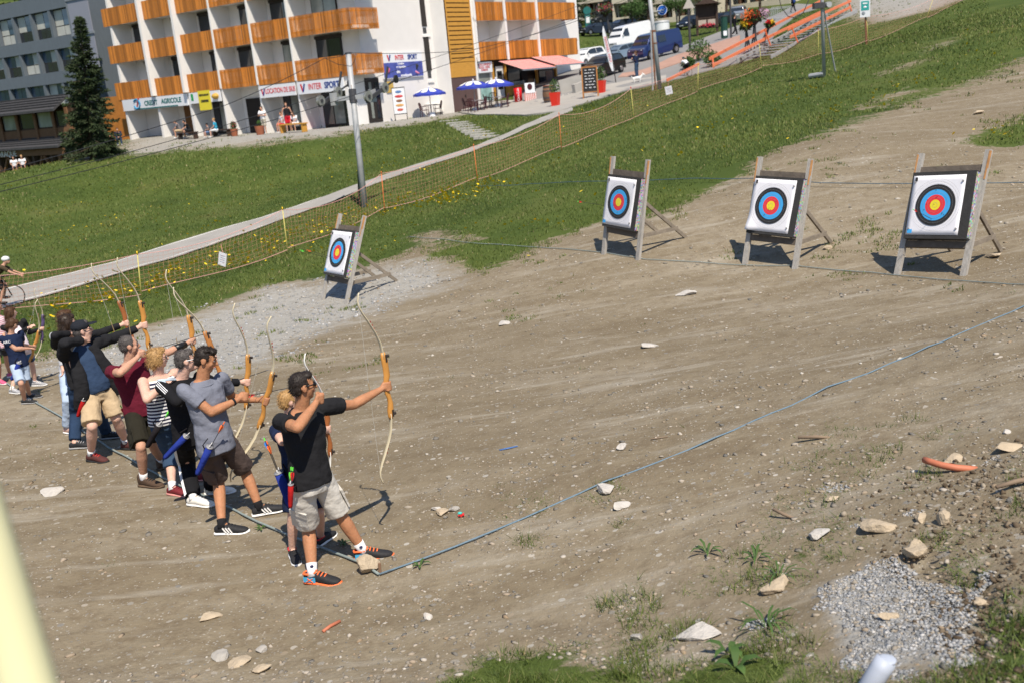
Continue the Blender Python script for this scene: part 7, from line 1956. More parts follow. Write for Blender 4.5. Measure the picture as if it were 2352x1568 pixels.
MB().cyl((0, 0, .05), (0, 0, .95), .26, n=18).obj('tub', M('cooler_red', (.55, .01, .012), .35, .05), r, True); MB().cyl((0, 0, .95), (0, 0, 1.0), .27, n=18).obj('lid', DARKF, r)
text_obj('lettering', 'Coca-Cola', WL, r, (0.0, -.275, .5), np.stack([[0, 0, 1.], [-1., 0, 0], [0, -1., 0]], 1), .2, .9, .003)
g = gnd(*z3(835, 905)); r = thing('tablecloth_stand', 'small stand with a checked red cloth and apron by the counter', 'stand', g)
MB().box((0, 0, .28), (.75, .5, .56)).obj('checked_cloth', striped('check', (.5, .12, .1), (.7, .62, .58), .12, 0, .5), r); MB().box((0, -.26, .8), (.62, .03, .62)).obj('apron', SIGNW, r); MB().ell((0, -.28, .86), (.16, .02, .2)).obj('apron_print', PLUM, r)
for x in (-.35, .35): MB().cyl((x, 0, .5), (x, 0, 1.3), .03, n=6).obj('post', STEEL_D, r)
g = gnd(*z3(1375, 888)); r = thing('chalkboard_stand', 'wooden A-frame chalkboard with white handwriting on the forecourt', 'chalkboard', g, R(-8))
OKW = M('frame_oak', (.36, .15, .04), .6, .15)
for x in (-.42, .42):
    MB().bar((x, -.05, 0), (x, .12, 1.75), .07, .05).obj('leg', OKW, r); MB().bar((x, .7, 0), (x, .14, 1.72), .06, .05).obj('leg', OKW, r)
sl = MB().bar((0, .015, .42), (0, .115, 1.70), .78, .03, (0, -1, .1)).obj('slate', M('slate_black', (.02, .02, .022), .8, .3, 6), r)
for z in (.38, 1.74): MB().box((0, .05 + .07 * (z - .4), z), (.86, .06, .07)).obj('frame_rail', OKW, r)
for i in range(7):
    for j in range(3): MB().box((-.2 + .2 * j + .05 * math.sin(i * 3 + j), -.012 + .10 * (1.55 - i * .16 - .42) / 1.28 * 1.0, 1.58 - i * .16), (.10 + .06 * ((i + j) % 2), .02, .03)).obj('chalk_writing', WL, sl)
g = gnd(*z3(1600, 752)); r = thing('feather_flag', 'white feather flag with red lettering leaning on the forecourt', 'flag', g)
fx = at(*z3(1490, 235), depth_of(g) - .9) - g
MB().tube([np.zeros(3), fx * .5 + np.array([.12, 0, .0]), fx], [.03, .02, .012], 8).obj('mast', DARKF, r)
m = MB(); n = 10; A = [fx * (.22 + .78 * i / n) + np.array([.12 * 4 * (.22 + .78 * i / n) * (1 - (.22 + .78 * i / n)), 0, 0]) for i in range(n + 1)]
w_f = [.18, .26, .30, .32, .34, .34, .33, .31, .27, .20, .05]
vs = [p for p in A] + [p + np.array([-w_f[i] * .9, .05, .0]) for i, p in enumerate(A)]; m.add(vs, [(i, i + 1, n + 2 + i, n + 1 + i) for i in range(n)]); fl = m.obj('sail', SIGNW, r); md = fl.modifiers.new('s', 'SOLIDIFY'); md.thickness = .01
text_obj('lettering', 'CAFE TERRASSE', REDL, fl, A[5] + np.array([-.15, -.03, -.03]), np.stack([unit(A[7] - A[3]), np.cross([0, -1., 0], unit(A[7] - A[3])), [0, -1., 0]], 1), .19, 1.2, .004)
# ------------------------------------------------------------------ kiosk, lamps, baskets, barriers
TIM_D = M('kiosk_timber', (.05, .03, .022), .8, .2, 4)
g = gnd(*z4(515, 305)); r = thing('information_kiosk', 'dark timber information board with a small gabled roof', 'kiosk', g, R(-8)); sc = depth_of(g) / FPX
Wk, Hk = 45 * sc, 72 * sc
for x in (-Wk / 2, Wk / 2): MB().box((x, 0, Hk * .45), (.22, .22, Hk * .95)).obj('post', TIM_D, r)
MB().box((0, .1, Hk * .62), (Wk, .1, Hk * .55)).obj('board', TIM_D, r); MB().box((0, 0, Hk * .22), (Wk * 1.1, .35, .25)).obj('flower_box', TIM_D, r)
for x in (-.25, .25): MB().box((x * Wk, .02, Hk * .35), (Wk * .42, .05, Hk * .16)).obj('poster', M('poster_buff', (.40, .34, .28), .7, .15, 4), r)
for i in range(5): MB().box((0, .03, Hk * (.5 + .07 * i)), (Wk * .95, .06, .12)).obj('slat', TIM_D, r)
m = MB(); m.add([(-Wk * .62, -.7, Hk * .9), (0, -.7, Hk * 1.08), (Wk * .62, -.7, Hk * .9), (-Wk * .62, .7, Hk * .9), (0, .7, Hk * 1.08), (Wk * .62, .7, Hk * .9)], [(0, 1, 4, 3), (1, 2, 5, 4), (0, 2, 1), (3, 4, 5), (0, 3, 5, 2)]); m.obj('roof', TIM_D, r)
leaf_ball(120, (0, -.2, Hk * .26), (Wk * .45, .15, .12), .2, 4).obj('blossom', PINKF, r)
def lamp_post(label, px, h, mat=None):
    g = gnd(*px); r = thing('lamp_post', label, 'lamp post', g, 0, 'street posts'); MB().cyl((0, 0, -.1), (0, 0, h), .09, .07, 8).obj('post', mat or STEEL_D, r); return r, g
r, g = lamp_post('black post with the grey back of a triangular warning sign', z4(362, 480), 4.2)
MB().prism([(-.42, 0), (.42, 0), (0, .75)], 0, .03, lambda u, v, t: np.array([u, -.12 + t, 3.05 + v])).obj('sign_back', M('sign_back', (.38, .36, .32), .6, .08), r)
MB().ell((0, 0, 4.2), (.12, .12, .12)).obj('finial', STEEL_D, r)
r, g = lamp_post('black street lamp post beside the kiosk bin', z4(728, 350), 6.5); r, g = lamp_post('thin black street post left of the kiosk lawn', z4(243, 230), 5)
g = gnd(*z4(668, 355)); r = thing('litter_bin', 'dark green litter bin beside the kiosk', 'bin', g); MB().cyl((0, 0, .1), (0, 0, 1.9), .3, n=12).obj('barrel', M('bin_green', (.01, .05, .035), .5, .1), r); MB().cyl((0, 0, 1.9), (0, 0, 2.0), .34, n=12).obj('lid', STEEL_D, r); MB().box((0, -.3, .5), (.3, .03, .4)).obj('notice', SIGNW, r)
FLC = [M('petal_yellow', (.75, .50, .02), .6, .15), M('petal_orange', (.75, .14, .02), .6, .15), M('petal_red2', (.6, .02, .02), .6, .15), M('petal_mauve', (.5, .28, .42), .6, .15)]
def basket(label, px, top, wpx, cols, seed, group='flower baskets'):
    g = gnd(*px); d = depth_of(g); s = d / FPX; r = thing('flower_basket', label, 'flower basket', g, 0, group)
    T = at(*top, d - .6) - g; w = wpx * s / 2
    for e in (-1, 0, 1): MB().tube([(e * .25, 0, 0), np.array([e * .1, 0, T[2] * .4]) + T * np.array([.4, .4, 0]), T - np.array([0, 0, w * .4])], [.05, .05, .06], 6).obj('stem', STEEL_D, r)
    MB().lathe([(.05, -w * .9), (w * .55, -w * .4), (w * .7, 0)], T, 12).obj('bowl', TIM_D, r)
    leaf_ball(300, T, (w, w, w * .6), .22, seed).obj('foliage', LEAF, r)
    for i, c in enumerate(cols): leaf_ball(170, T + np.array([(i - (len(cols) - 1) / 2) * w * .8, -.15, .12]), (w * .65, w, w * .55), .11, seed + i + 1).obj('blossom', c, r)
basket('large basket of orange and mauve flowers behind the orange rails', z4(935, 480), z4(935, 150), 46, (FLC[1], FLC[2], FLC[3]), 11)
basket('yellow and orange basket low beside the mauve one', z4(880, 490), z4(860, 235), 28, (FLC[0], FLC[1]), 21); basket('small orange basket nearest the black tarmac', z4(980, 470), z4(1070, 220), 18, (FLC[2], FLC[0]), 31)
basket('red geranium basket above the upper parking', z3(1560, 330), z3(1500, 85), 40, (PINKF, PINKF), 41)
g = gnd(*z3(1350, 262)); r = thing('phone_booth', 'teal rounded booth pillar above the upper parking', 'booth', g); s = depth_of(g) / FPX
MB().box((0, 0, 18 * s), (12 * s, .5, 36 * s)).obj('pillar', M('booth_teal', (.015, .13, .12), .5, .1), r); MB().cyl((0, -.3, 40 * s), (0, .4, 40 * s), 9 * s, n=16).obj('hood', M('booth_teal', None), r); MB().box((0, -.28, 20 * s), (8 * s, .05, 14 * s)).obj('notice', SIGNW, r)
g = gnd(*z4(110, 285)); r = thing('storage_container', 'low white container with grey lid behind the blue van', 'container', g, R(-10)); s = depth_of(g) / FPX
MB().cyl((0, 0, 0), (0, 0, 20 * s), 17 * s, n=20).obj('tub', SIGNW, r, 40); MB().cyl((0, 0, 20 * s), (0, 0, 24 * s), 18 * s, 15 * s, 20).obj('lid', GALV, r, 40)
for i, (x, y) in enumerate(((1060, 190), (1120, 185), (1180, 180), (1180, 165))):
    g = gnd(*z4(x, y)); r = thing('crowd_barrier', ['grey crowd barrier nearest the flower baskets', 'second grey crowd barrier on the road', 'third grey crowd barrier on the road', 'dark mesh barrier panel at the end of the barriers'][i], 'barrier', g, R(8), 'crowd barriers')
    for z in (.2, 1.05): MB().bar((-1, 0, z), (1, 0, z), .04, .04).obj('rail', GALV, r)
    for k in range(11): MB().cyl((-1 + .2 * k, 0, .2), (-1 + .2 * k, 0, 1.05), .012, n=4).obj('bar', GALV, r)
    for x_ in (-.7, .7): MB().bar((x_, -.3, .03), (x_, .3, .03), .05, .05).obj('foot', GALV, r)
# wooden swing frame by the spruce
g = gnd(*z1(735, 1382)); r = thing('swing_frame', 'plain timber swing frame at the gravel edge by the spruce', 'swing', g)
Q = lambda x, y: at(*z1(x, y), depth_of(g)) - g
SWW = M('swing_timber', (.28, .19, .11), .8, .15)
for a, b in (((735, 1280), (690, 1385)), ((735, 1280), (762, 1375)), ((838, 1240), (868, 1352)), ((910, 1235), (942, 1340)), ((975, 1235), (1008, 1325))): MB().bar(Q(*a), Q(*b) + np.array([0, 0, -.2]), .13, .13).obj('leg', SWW, r)
MB().cyl(Q(725, 1265), Q(1000, 1225), .08, n=8).obj('beam', SWW, r)
# sledge stand with stacked rings in the rental bay
g = gnd(*z2(900, 1150)); r = thing('ring_stand', 'metal hoop stand with stacked black rubber rings in the rental bay', 'stand', g)
for i in range(4): MB().tube([(.42 * (1 - .12 * i) * math.cos(t), .42 * (1 - .12 * i) * math.sin(t), .14 + .22 * i) for t in np.linspace(0, 6.283, 17)], .12 - .012 * i, 8, False).obj('rubber_ring', TYRE, r, True)
for a in (((-1.5, 0, 0), (-1.4, 0, 1.8), (-.4, .3, 1.9), (0, .3, .9)), ((1.4, 0, 0), (1.5, 0, 1.9), (.6, .3, 2.0), (.2, .3, .9))): MB().tube([np.array(p) for p in a], .025, 6).obj('hoop', STEEL_D, r)
g = gnd(*z1(1995, 1225)); r = thing('bench', 'dark wooden bench in the crepe shop bay', 'bench', g, R(-35)); MB().box((0, 0, .45), (1.6, .4, .06)).obj('seat', TIM_D, r); [MB().box((x, 0, .21), (.08, .35, .42)).obj('leg', TIM_D, r) for x in (-.7, .7)]
g = gnd(*z2(620, 1190)); r = thing('bench', 'yellow pine bench outside the rental shop', 'bench', g, R(-35)); MB().box((0, 0, .45), (1.8, .4, .06)).obj('seat', PINE_Y, r); [MB().box((x, 0, .21), (.08, .35, .42)).obj('leg', PINE_Y, r) for x in (-.8, .8)]
g = gnd(*z1(1690, 1250)); r = thing('bench', 'low bench under the bank sign', 'bench', g, R(-35)); MB().box((0, 0, .45), (1.8, .4, .06)).obj('seat', TIM_D, r); [MB().box((x, 0, .21), (.08, .35, .42)).obj('leg', TIM_D, r) for x in (-.8, .8)]
# ------------------------------------------------------------------ small litter on the range, close posts
post_y = M('post_cream_yellow', (.74, .70, .40), .5, .04, 3)
pa, pb = at(-46, 1180, 1.25), at(72, 1620, 1.05)
pd_ = unit(pb - pa); pa2 = pa - pd_ * .25; gz = pb + pd_ * ((Hs(pb[0], pb[1]) - .1 - pb[2]) / pd_[2])
r = thing('padded_post', 'cream-yellow post leaning close to the camera at the picture edge', 'post', gz); MB().tube([pa2 - gz, np.zeros(3)], [.031, .031], 24).obj('tube', post_y, r, True); MB().ell(pa2 - gz, (.031, .031, .02)).obj('cap', post_y, r, True)
g = gnd(1988, 1590); r = thing('grey_pipe', 'pale blue-grey plastic pipe end sticking up at the bottom edge', 'pipe', g); q = at(2036, 1514, depth_of(g) - .02) - g
MB().tube([q * -.8, q * .7, q], [.046, .046, .045], 16).obj('pipe_wall', M('pipe_grey', (.40, .44, .52), .5, .05), r, True); MB().ell(q, (.044, .044, .012)).obj('pipe_end', M('pipe_grey', None), r, True)
def litter(name, label, cat, px, pts, rad, mat, n=8):
    g = gnd(*px); m = MB(); m.tube([np.array(p) for p in pts], rad, n); o = m.obj(name, mat, None, True); o.location = tuple(g); return tag(o, label, cat)
PIPE_O = M('pipe_orange', (.46, .15, .08), .6, .12, 9)
litter('orange_pipe', 'bent piece of orange corrugated pipe on the stony bank', 'pipe', (2182, 1080), [(-.13, .11, .05), (-.11, .05, .055), (-.06, -.01, .05), (.02, -.05, .04), (.10, -.065, .03), (.15, -.065, .02)], .023, PIPE_O, 12)
litter('pipe_shard', 'thin curved orange pipe shard on the lower dirt', 'shard', (762, 1440), [(-.05, -.06, .01), (-.01, 0, .012), (.05, .06, .01)], .012, PIPE_O)
WOODB = M('driftwood', (.22, .16, .11), .9, .2, 8)
litter('branch', 'forked dry branch lying on the dirt above the weeds', 'branch', (1880, 1008), [(-.16, .04, .02), (-.02, 0, .025), (.16, -.05, .015)], [.014, .016, .008], WOODB)
litter('branch', 'short grey branch leaning in the weeds', 'branch', (1803, 1192), [(-.06, .08, .05), (0, .02, .03), (.08, -.05, .01)], [.012, .013, .008], WOODB)
litter('branch', 'dark dead branch poking in from the picture edge', 'branch', (2325, 1125), [(-.1, 0, .03), (.05, .02, .05), (.2, .03, .04)], [.012, .016, .02], WOODB)
litter('twig', 'thin pale twig curled in the weeds', 'twig', (1705, 1205), [(-.04, -.03, .01), (-.03, .03, .015), (.03, .05, .01)], .005, WOODB)
litter('twig', 'thin straight twig far out on the range', 'twig', (1515, 1755 / 1.7415), [(-.08, 0, .01), (.08, .02, .01)], .006, WOODB)
g = gnd(1060, 1186); r = thing('toy_scrap', 'tiny turquoise and red toy scrap beside the round grey stone', 'toy', g); MB().box((0, 0, .015), (.05, .03, .02)).obj('body', NOCKS['red'], r); MB().ell((-.01, 0, .035), (.02, .015, .012)).obj('top', M('toy_turquoise', (.05, .45, .42), .5, .1), r); [MB().cyl((x, -.02, .008), (x, .02, .008), .009, n=8).obj('wheel', TYRE, r) for x in (-.015, .015)]
litter('plastic_strip', 'blue plastic strip on the bare ground', 'strip', (1168, 1030), [(-.09, -.02, .006), (0, 0, .01), (.09, .04, .006)], [(.018, .003)] * 3, M('plastic_blue', (.08, .16, .36), .5, .1))
# ------------------------------------------------------------------ bystanders (posed in metres, x forward, y left)
def mini(label, pos, h, yaw, pose, shirt, pants, hair=HAIR_DK, skin=SKIN, sleeve='short', legs='shorts', shoes=M('trainer_white', (.6, .6, .6), .6, .1), vox=.022, name='person', group='bystanders', hat=None, bag=None, hairstyle='short'):
    k = h / 1.75; r = thing(name, label, 'person', pos, yaw, group)
    J = dict(pel=(0, 0, .95), neck=(0, 0, 1.47), head=(.03, 0, 1.64), kl=(.03, .10, .52), kr=(.03, -.10, .52), al=(0, .11, .08), ar=(0, -.11, .08), el=(-.03, .27, 1.17), er=(-.03, -.27, 1.17), wl=(.08, .27, .93), wr=(.08, -.27, .93))
    J.update({'stand': {}, 'crossed': dict(el=(.05, .27, 1.18), er=(.05, -.27, 1.18), wl=(.24, -.08, 1.20), wr=(.24, .10, 1.22)),
              'sit': dict(pel=(0, 0, .52), neck=(.06, 0, 1.04), head=(.10, 0, 1.21), kl=(.42, .12, .52), kr=(.42, -.12, .52), al=(.42, .13, .08), ar=(.40, -.13, .08), el=(.12, .24, .76), er=(.12, -.24, .76), wl=(.34, .12, .62), wr=(.34, -.12, .62)),
              'lean': dict(pel=(0, 0, .52), neck=(.22, 0, .98), head=(.32, 0, 1.13), kl=(.42, .14, .52), kr=(.42, -.14, .52), al=(.40, .13, .08), ar=(.36, -.13, .08), el=(.34, .22, .72), er=(.34, -.22, .72), wl=(.48, .06, .62), wr=(.48, -.06, .60)),
              'walk': dict(kl=(.20, .09, .53), kr=(-.05, -.09, .50), al=(.30, .10, .08), ar=(-.34, -.10, .14), wl=(-.15, .27, .95), wr=(.25, -.25, .98)),
              'phone': dict(er=(.05, -.26, 1.18), wr=(.28, -.10, 1.28), wl=(.25, .12, 1.2)),
              'ride': dict(pel=(-.30, 0, .98), neck=(.16, 0, 1.28), head=(.26, 0, 1.43), kl=(.10, .10, .72), kr=(.02, -.10, .62), al=(-.02, .11, .34), ar=(-.12, -.11, .22), el=(.34, .22, 1.08), er=(.34, -.22, 1.08), wl=(.56, .20, .96), wr=(.56, -.20, .96))}[pose])
    Q = {a: np.array(b) * k for a, b in J.items()}
    up = unit(Q['neck'] - Q['pel']); sh = {s: Q['neck'] + np.array([0, e * .18 * k, 0]) - up * .04 * k for s, e in (('l', 1), ('r', -1))}; hp = {s: Q['pel'] + np.array([0, e * .09 * k, 0]) for s, e in (('l', 1), ('r', -1))}
    b = MB(); fr = np.array([1., 0, 0])
    for s in 'lr':
        b.cap(hp[s], Q['k' + s], .07 * k, .05 * k, 8); b.cap(Q['k' + s], Q['a' + s], .05 * k, .034 * k, 8); b.cap(sh[s], Q['e' + s], .05 * k, .038 * k, 8); b.cap(Q['e' + s], Q['w' + s], .038 * k, .026 * k, 8)
        d = unit(Q['w' + s] - Q['e' + s]); b.ell(Q['w' + s] + d * .06 * k, (.035 * k, .03 * k, .05 * k)); b.cap(Q['w' + s] + d * .05 * k, Q['w' + s] + d * .13 * k, .014 * k, .010 * k, 6)
    b.tube([Q['pel'] - up * .06, Q['pel'] + up * .2 * k, Q['neck'] - up * .08 * k, Q['neck']], [(.15 * k, .11 * k), (.13 * k, .10 * k), (.16 * k, .11 * k), (.06 * k, .06 * k)], 12, up=fr)
    b.cap(Q['neck'], Q['head'], .055 * k, .05 * k, 8); b.ell(Q['head'], (.09 * k, .075 * k, .11 * k)); b.ell(Q['head'] + np.array([.09, 0, -.02]) * k, (.02 * k, .014 * k, .022 * k)); b.ell(Q['head'] + np.array([.035, 0, -.06]) * k, (.06 * k, .055 * k, .05 * k))
    fuse('body', b, skin, r, vox, 1)
    if shirt is not None:
        m = MB(); m.tube([Q['pel'] - up * .06 * k, Q['pel'] + up * .2 * k, Q['neck'] - up * .10 * k, Q['neck'] - up * .02 * k], [(.18 * k, .135 * k), (.165 * k, .125 * k), (.185 * k, .13 * k), (.08 * k, .08 * k)], 12, up=fr)
        for s in 'lr':
            if sleeve == 'none': continue
            m.ell(sh[s], (.07 * k,) * 3); m.tube([sh[s], sh[s] + (Q['e' + s] - sh[s]) * (.65 if sleeve == 'short' else 1)], .066 * k, 10)
            if sleeve == 'long': m.tube([Q['e' + s], Q['w' + s]], [.06 * k, .045 * k], 10)
        fuse('shirt', m, shirt, r, vox, 1, .004, 10)
    if pants is not None:
        m = MB(); m.ell(Q['pel'] - up * .02, (.15 * k, .18 * k, .15 * k))
        for s in 'lr':
            e = .95 if legs == 'shorts' else 1.; m.tube([hp[s], hp[s] + (Q['k' + s] - hp[s]) * e], [.10 * k, .09 * k], 10)
            if legs == 'long': m.ell(Q['k' + s], (.082 * k,) * 3); m.tube([Q['k' + s], Q['k' + s] + (Q['a' + s] - Q['k' + s]) * .95], [.08 * k, .07 * k], 10)
        fuse('trousers' if legs == 'long' else 'shorts', m, pants, r, vox, 1, .004, 10)
    for s in 'lr':
        m = MB(); a = Q['a' + s]; m.ell(a + np.array([.06, 0, -.03]) * k, (.135 * k, .048 * k, .045 * k), None, 10, 6); m.obj('shoe', shoes, r, True)
    if hat is not None:
        m = MB(); m.ell(Q['head'] + np.array([-.01, 0, .05]) * k, (.12 * k, .098 * k, .085 * k)); m.obj('helmet', hat, r, True)
    elif hair is not None:
        m = MB(); m.ell(Q['head'] + np.array([-.02, 0, .04]) * k, (.097 * k, .085 * k, .088 * k)); m.ell(Q['head'] + np.array([-.055, 0, -.02 if hairstyle == 'short' else -.08]) * k, (.05 * k, .072 * k, .07 * k if hairstyle == 'short' else .14 * k)); m.obj('hair', hair, r, True)
    if bag is not None:
        MB().ell(Q['neck'] - up * .24 * k - fr * .17 * k, (.12 * k, .16 * k, .22 * k)).obj('backpack', bag, r, True)
    return r
YW = math.atan2(FA.n[1], FA.n[0])
def gput(px, pl, o):
    r = ray(*px); t = ((pl.p0 + pl.n * o - CAM) @ pl.n) / (r @ pl.n); p = CAM + r * t; p[2] = Hs(p[0], p[1]); return p
MW = cloth('plain_white', (.74, .74, .76), .03); CAMO = cloth('camo', (.40, .37, .30), .4); REDS = cloth('red_short', (.5, .015, .03)); GREYS = cloth('grey_tee', (.16, .15, .16)); TURQ = cloth('turquoise', (.04, .32, .5)); PINKT = cloth('pink_tee', (.6, .06, .2)); BLUET = cloth('blue_tee', (.12, .2, .35))
mini('man in white T-shirt and patterned shorts standing with folded arms outside the shops', gput(z2(362, 1218), FA, .9), 1.78, YW + .3, 'crossed', MW, CAMO, HAIR_GR)
mini('man in black sleeveless top and red shorts standing by the yellow bench', gput(z2(580, 1200), FA, .9), 1.84, YW + .9, 'stand', BLK, REDS, HAIR_BR, SKIN, 'none')
mini('person in white bent forward on the yellow bench', gput(z2(655, 1195), FA, .45), 1.75, YW + .2, 'lean', MW, MW, HAIR_BR, SKIN)
mini('person in red and white shorts sitting behind the man in red shorts', gput(z2(535, 1195), FA, .35), 1.75, YW - .2, 'sit', MW, REDS, HAIR_BR, SKIN)
mini('man in grey T-shirt sitting under the bank sign', gput(z1(1635, 1250), FA, .4), 1.76, YW - .7, 'lean', GREYS, BEIGE, HAIR_GR, SKIN)
mini('man in black and orange top sitting next to the grey T-shirt man', gput(z1(1715, 1250), FA, .4), 1.76, YW - .4, 'lean', BLK, BLK, HAIR_DK, SKIN)
mini('woman in turquoise top sitting on the crepe shop bench', gput(z1(1950, 1235), FA, .4), 1.68, YW - .8, 'sit', TURQ, MW, HAIR_BL, SKIN_PALE)
mini('child in grey top sitting beside the woman in turquoise', gput(z1(1880, 1238), FA, .45), 1.25, YW - .2, 'sit', GREYS, BLUET, HAIR_DK, SKIN, hat=BLK)
mini('grey-haired person in blue sitting by the swing frame', gnd(*z1(885, 1352)), 1.7, -1.5, 'sit', BLUET, BLUET, M('hair_white', (.5, .48, .45), .6, .1), SKIN_PALE)
mini('person in dark blue standing behind the swing frame', gnd(*z1(1075, 1305)), 1.72, -1.2, 'lean', NAVY, DENIM, HAIR_DK, SKIN, 'long', 'long')
mini('child in pink sitting on the grass by the swing frame', gnd(*z1(1010, 1325)), 1.2, -1.9, 'sit', PINKT, PINKT, HAIR_BR, SKIN)
mini('person in white seated at the dark restaurant terrace, nearer the grass', at(*z1(148, 1560), 64.5), 1.5, -1.2, 'sit', MW, NAVY, HAIR_DK, SKIN); mini('person in white with pale hair at the dark restaurant terrace', at(*z1(222, 1550), 64), 1.5, -1.2, 'sit', MW, NAVY, HAIR_BL, SKIN)
mini('woman in dark jacket and jeans walking a white dog by the parking', gnd(*z3(1790, 705)), 1.70, 2.6, 'phone', NAVY, DENIM, HAIR_BR, SKIN, 'long', 'long', hairstyle='long')
mini('walker with a blue backpack on the road', gnd(*z4(1285, 122)), 1.78, 1.9, 'walk', BLK, BLK, HAIR_DK, SKIN, 'long', 'long', bag=cloth('pack_blue', (.03, .06, .2)), vox=.03)
mini('person in black walking in the shade beside the kiosk', gnd(*z4(762, 325)), 1.8, .4, 'walk', BLK, BLK, HAIR_DK, SKIN, 'long', 'long', vox=.03)
# white dog
g = gnd(*z3(1790, 755)); r = thing('dog', 'small white dog on a lead beside the woman in jeans', 'dog', g, -.1)
m = MB(); m.tube([(-.26, 0, .34), (-.1, 0, .35), (.1, 0, .36), (.24, 0, .38)], [.085, .10, .115, .10], 10); m.cap((.22, 0, .40), (.34, 0, .52), .07, .06); m.ell((.38, 0, .55), (.085, .07, .07)); m.cap((.42, 0, .54), (.50, 0, .52), .04, .028)
for x, s in ((.18, 1), (-.2, 1), (.18, -1), (-.2, -1)):
    b_ = -.05 if x < 0 else .0
    m.cap((x, s * .06, .30), (x - b_ * 1, s * .06, .17), .045, .028, 7); m.cap((x - b_, s * .06, .17), (x + b_ * .6, s * .06, .02), .026, .02, 7); m.ell((x + b_ * .6 + .02, s * .06, .02), (.035, .022, .02))
m.cap((-.28, 0, .38), (-.36, 0, .54), .025, .015); [m.ell((.36, s * .05, .62), (.02, .02, .045)) for s in (1, -1)]
fuse('body', m, M('fur_white', (.72, .70, .66), .9, .06, 20, .4), r, .015, 1); MB().ell((.50, 0, .525), (.014, .014, .012)).obj('nose', BLK, r, True); [MB().ell((.43, s * .045, .57), (.01, .01, .01)).obj('eye', BLK, r, True) for s in (1, -1)]
# bicycles
def bicycle(label, pos, yaw, s, wheel_r=.34, mat=None):
    r = thing('bicycle', label, 'bicycle', pos, yaw, 'bicycles'); mt = mat or M('bike_black', (.012, .012, .014), .4, .1); r.scale = (s, s, s)
    for x in (-.5, .5):
        w = MB().tube([(x + wheel_r * math.cos(t), 0, wheel_r + wheel_r * math.sin(t)) for t in np.linspace(0, 6.2832, 33)], .017, 6, False).obj('wheel', TYRE, r, True)
        for i in range(12): MB().cyl((x, 0, wheel_r), (x + wheel_r * math.cos(i * .5236), 0, wheel_r + wheel_r * math.sin(i * .5236)), .0022, n=3).obj('spoke', GALV, w)
        MB().cyl((x, -.05, wheel_r), (x, .05, wheel_r), .02, n=8).obj('hub', GALV, w)
    for a, b in (((-.5, 0, wheel_r), (-.15, 0, .30)), ((-.15, 0, .30), (-.28, 0, .86)), ((-.5, 0, wheel_r), (-.26, 0, .80)), ((-.26, 0, .80), (.34, 0, .82)), ((-.15, 0, .30), (.36, 0, .72)), ((.32, 0, .92), (.5, 0, wheel_r))): MB().cyl(a, b, .019, n=8).obj('frame_tube', mt, r, True)
    MB().ell((-.29, 0, .92), (.13, .06, .03)).obj('saddle', mt, r, True)
    MB().tube([(.30, -.22, .96), (.32, -.2, .96), (.31, 0, .94), (.32, .2, .96), (.30, .22, .96)], .015, 6).obj('handlebar', mt, r, True)
    for e in (-.06, .06): MB().tube([(.30, e, .96), (.52, e, .97), (.60, e, 1.08)], .014, 6).obj('aero_bar', mt, r, True)
    MB().cyl((-.15, -.04, .30), (-.15, .04, .30), .09, n=16).obj('chainring', GALV, r)
    return r
g = gnd(34, 706); yc = math.atan2(.35, .94)
fw = np.array([math.cos(yc), math.sin(yc), 0]); bp_ = g - fw * .42
bp_[2] = Hs(*bp_[:2]) + .03
bicycle('black road bicycle ridden along the path, only its front in the picture', bp_, yc, .84)
mini('cyclist in brown top and white helmet on the black road bicycle', bp_ + fw * .24, 1.47, yc, 'ride', cloth('rider_brown', (.07, .05, .03)), BLK, None, SKIN, 'short', 'shorts', BLK_SHOE, .014, hat=M('helmet_white', (.7, .7, .7), .4, .05))
g = gnd(*z4(322, 690)); bicycle('child\'s dark bicycle by the orange rail on the road', g, 2.0, .75)
mini('child cyclist in white and black shirt with a dark helmet', g, 1.32, 2.0, 'ride', MW, BLK, None, SKIN, 'short', 'shorts', BLK_SHOE, .02, hat=M('helmet_teal', (.01, .05, .06), .4, .1))
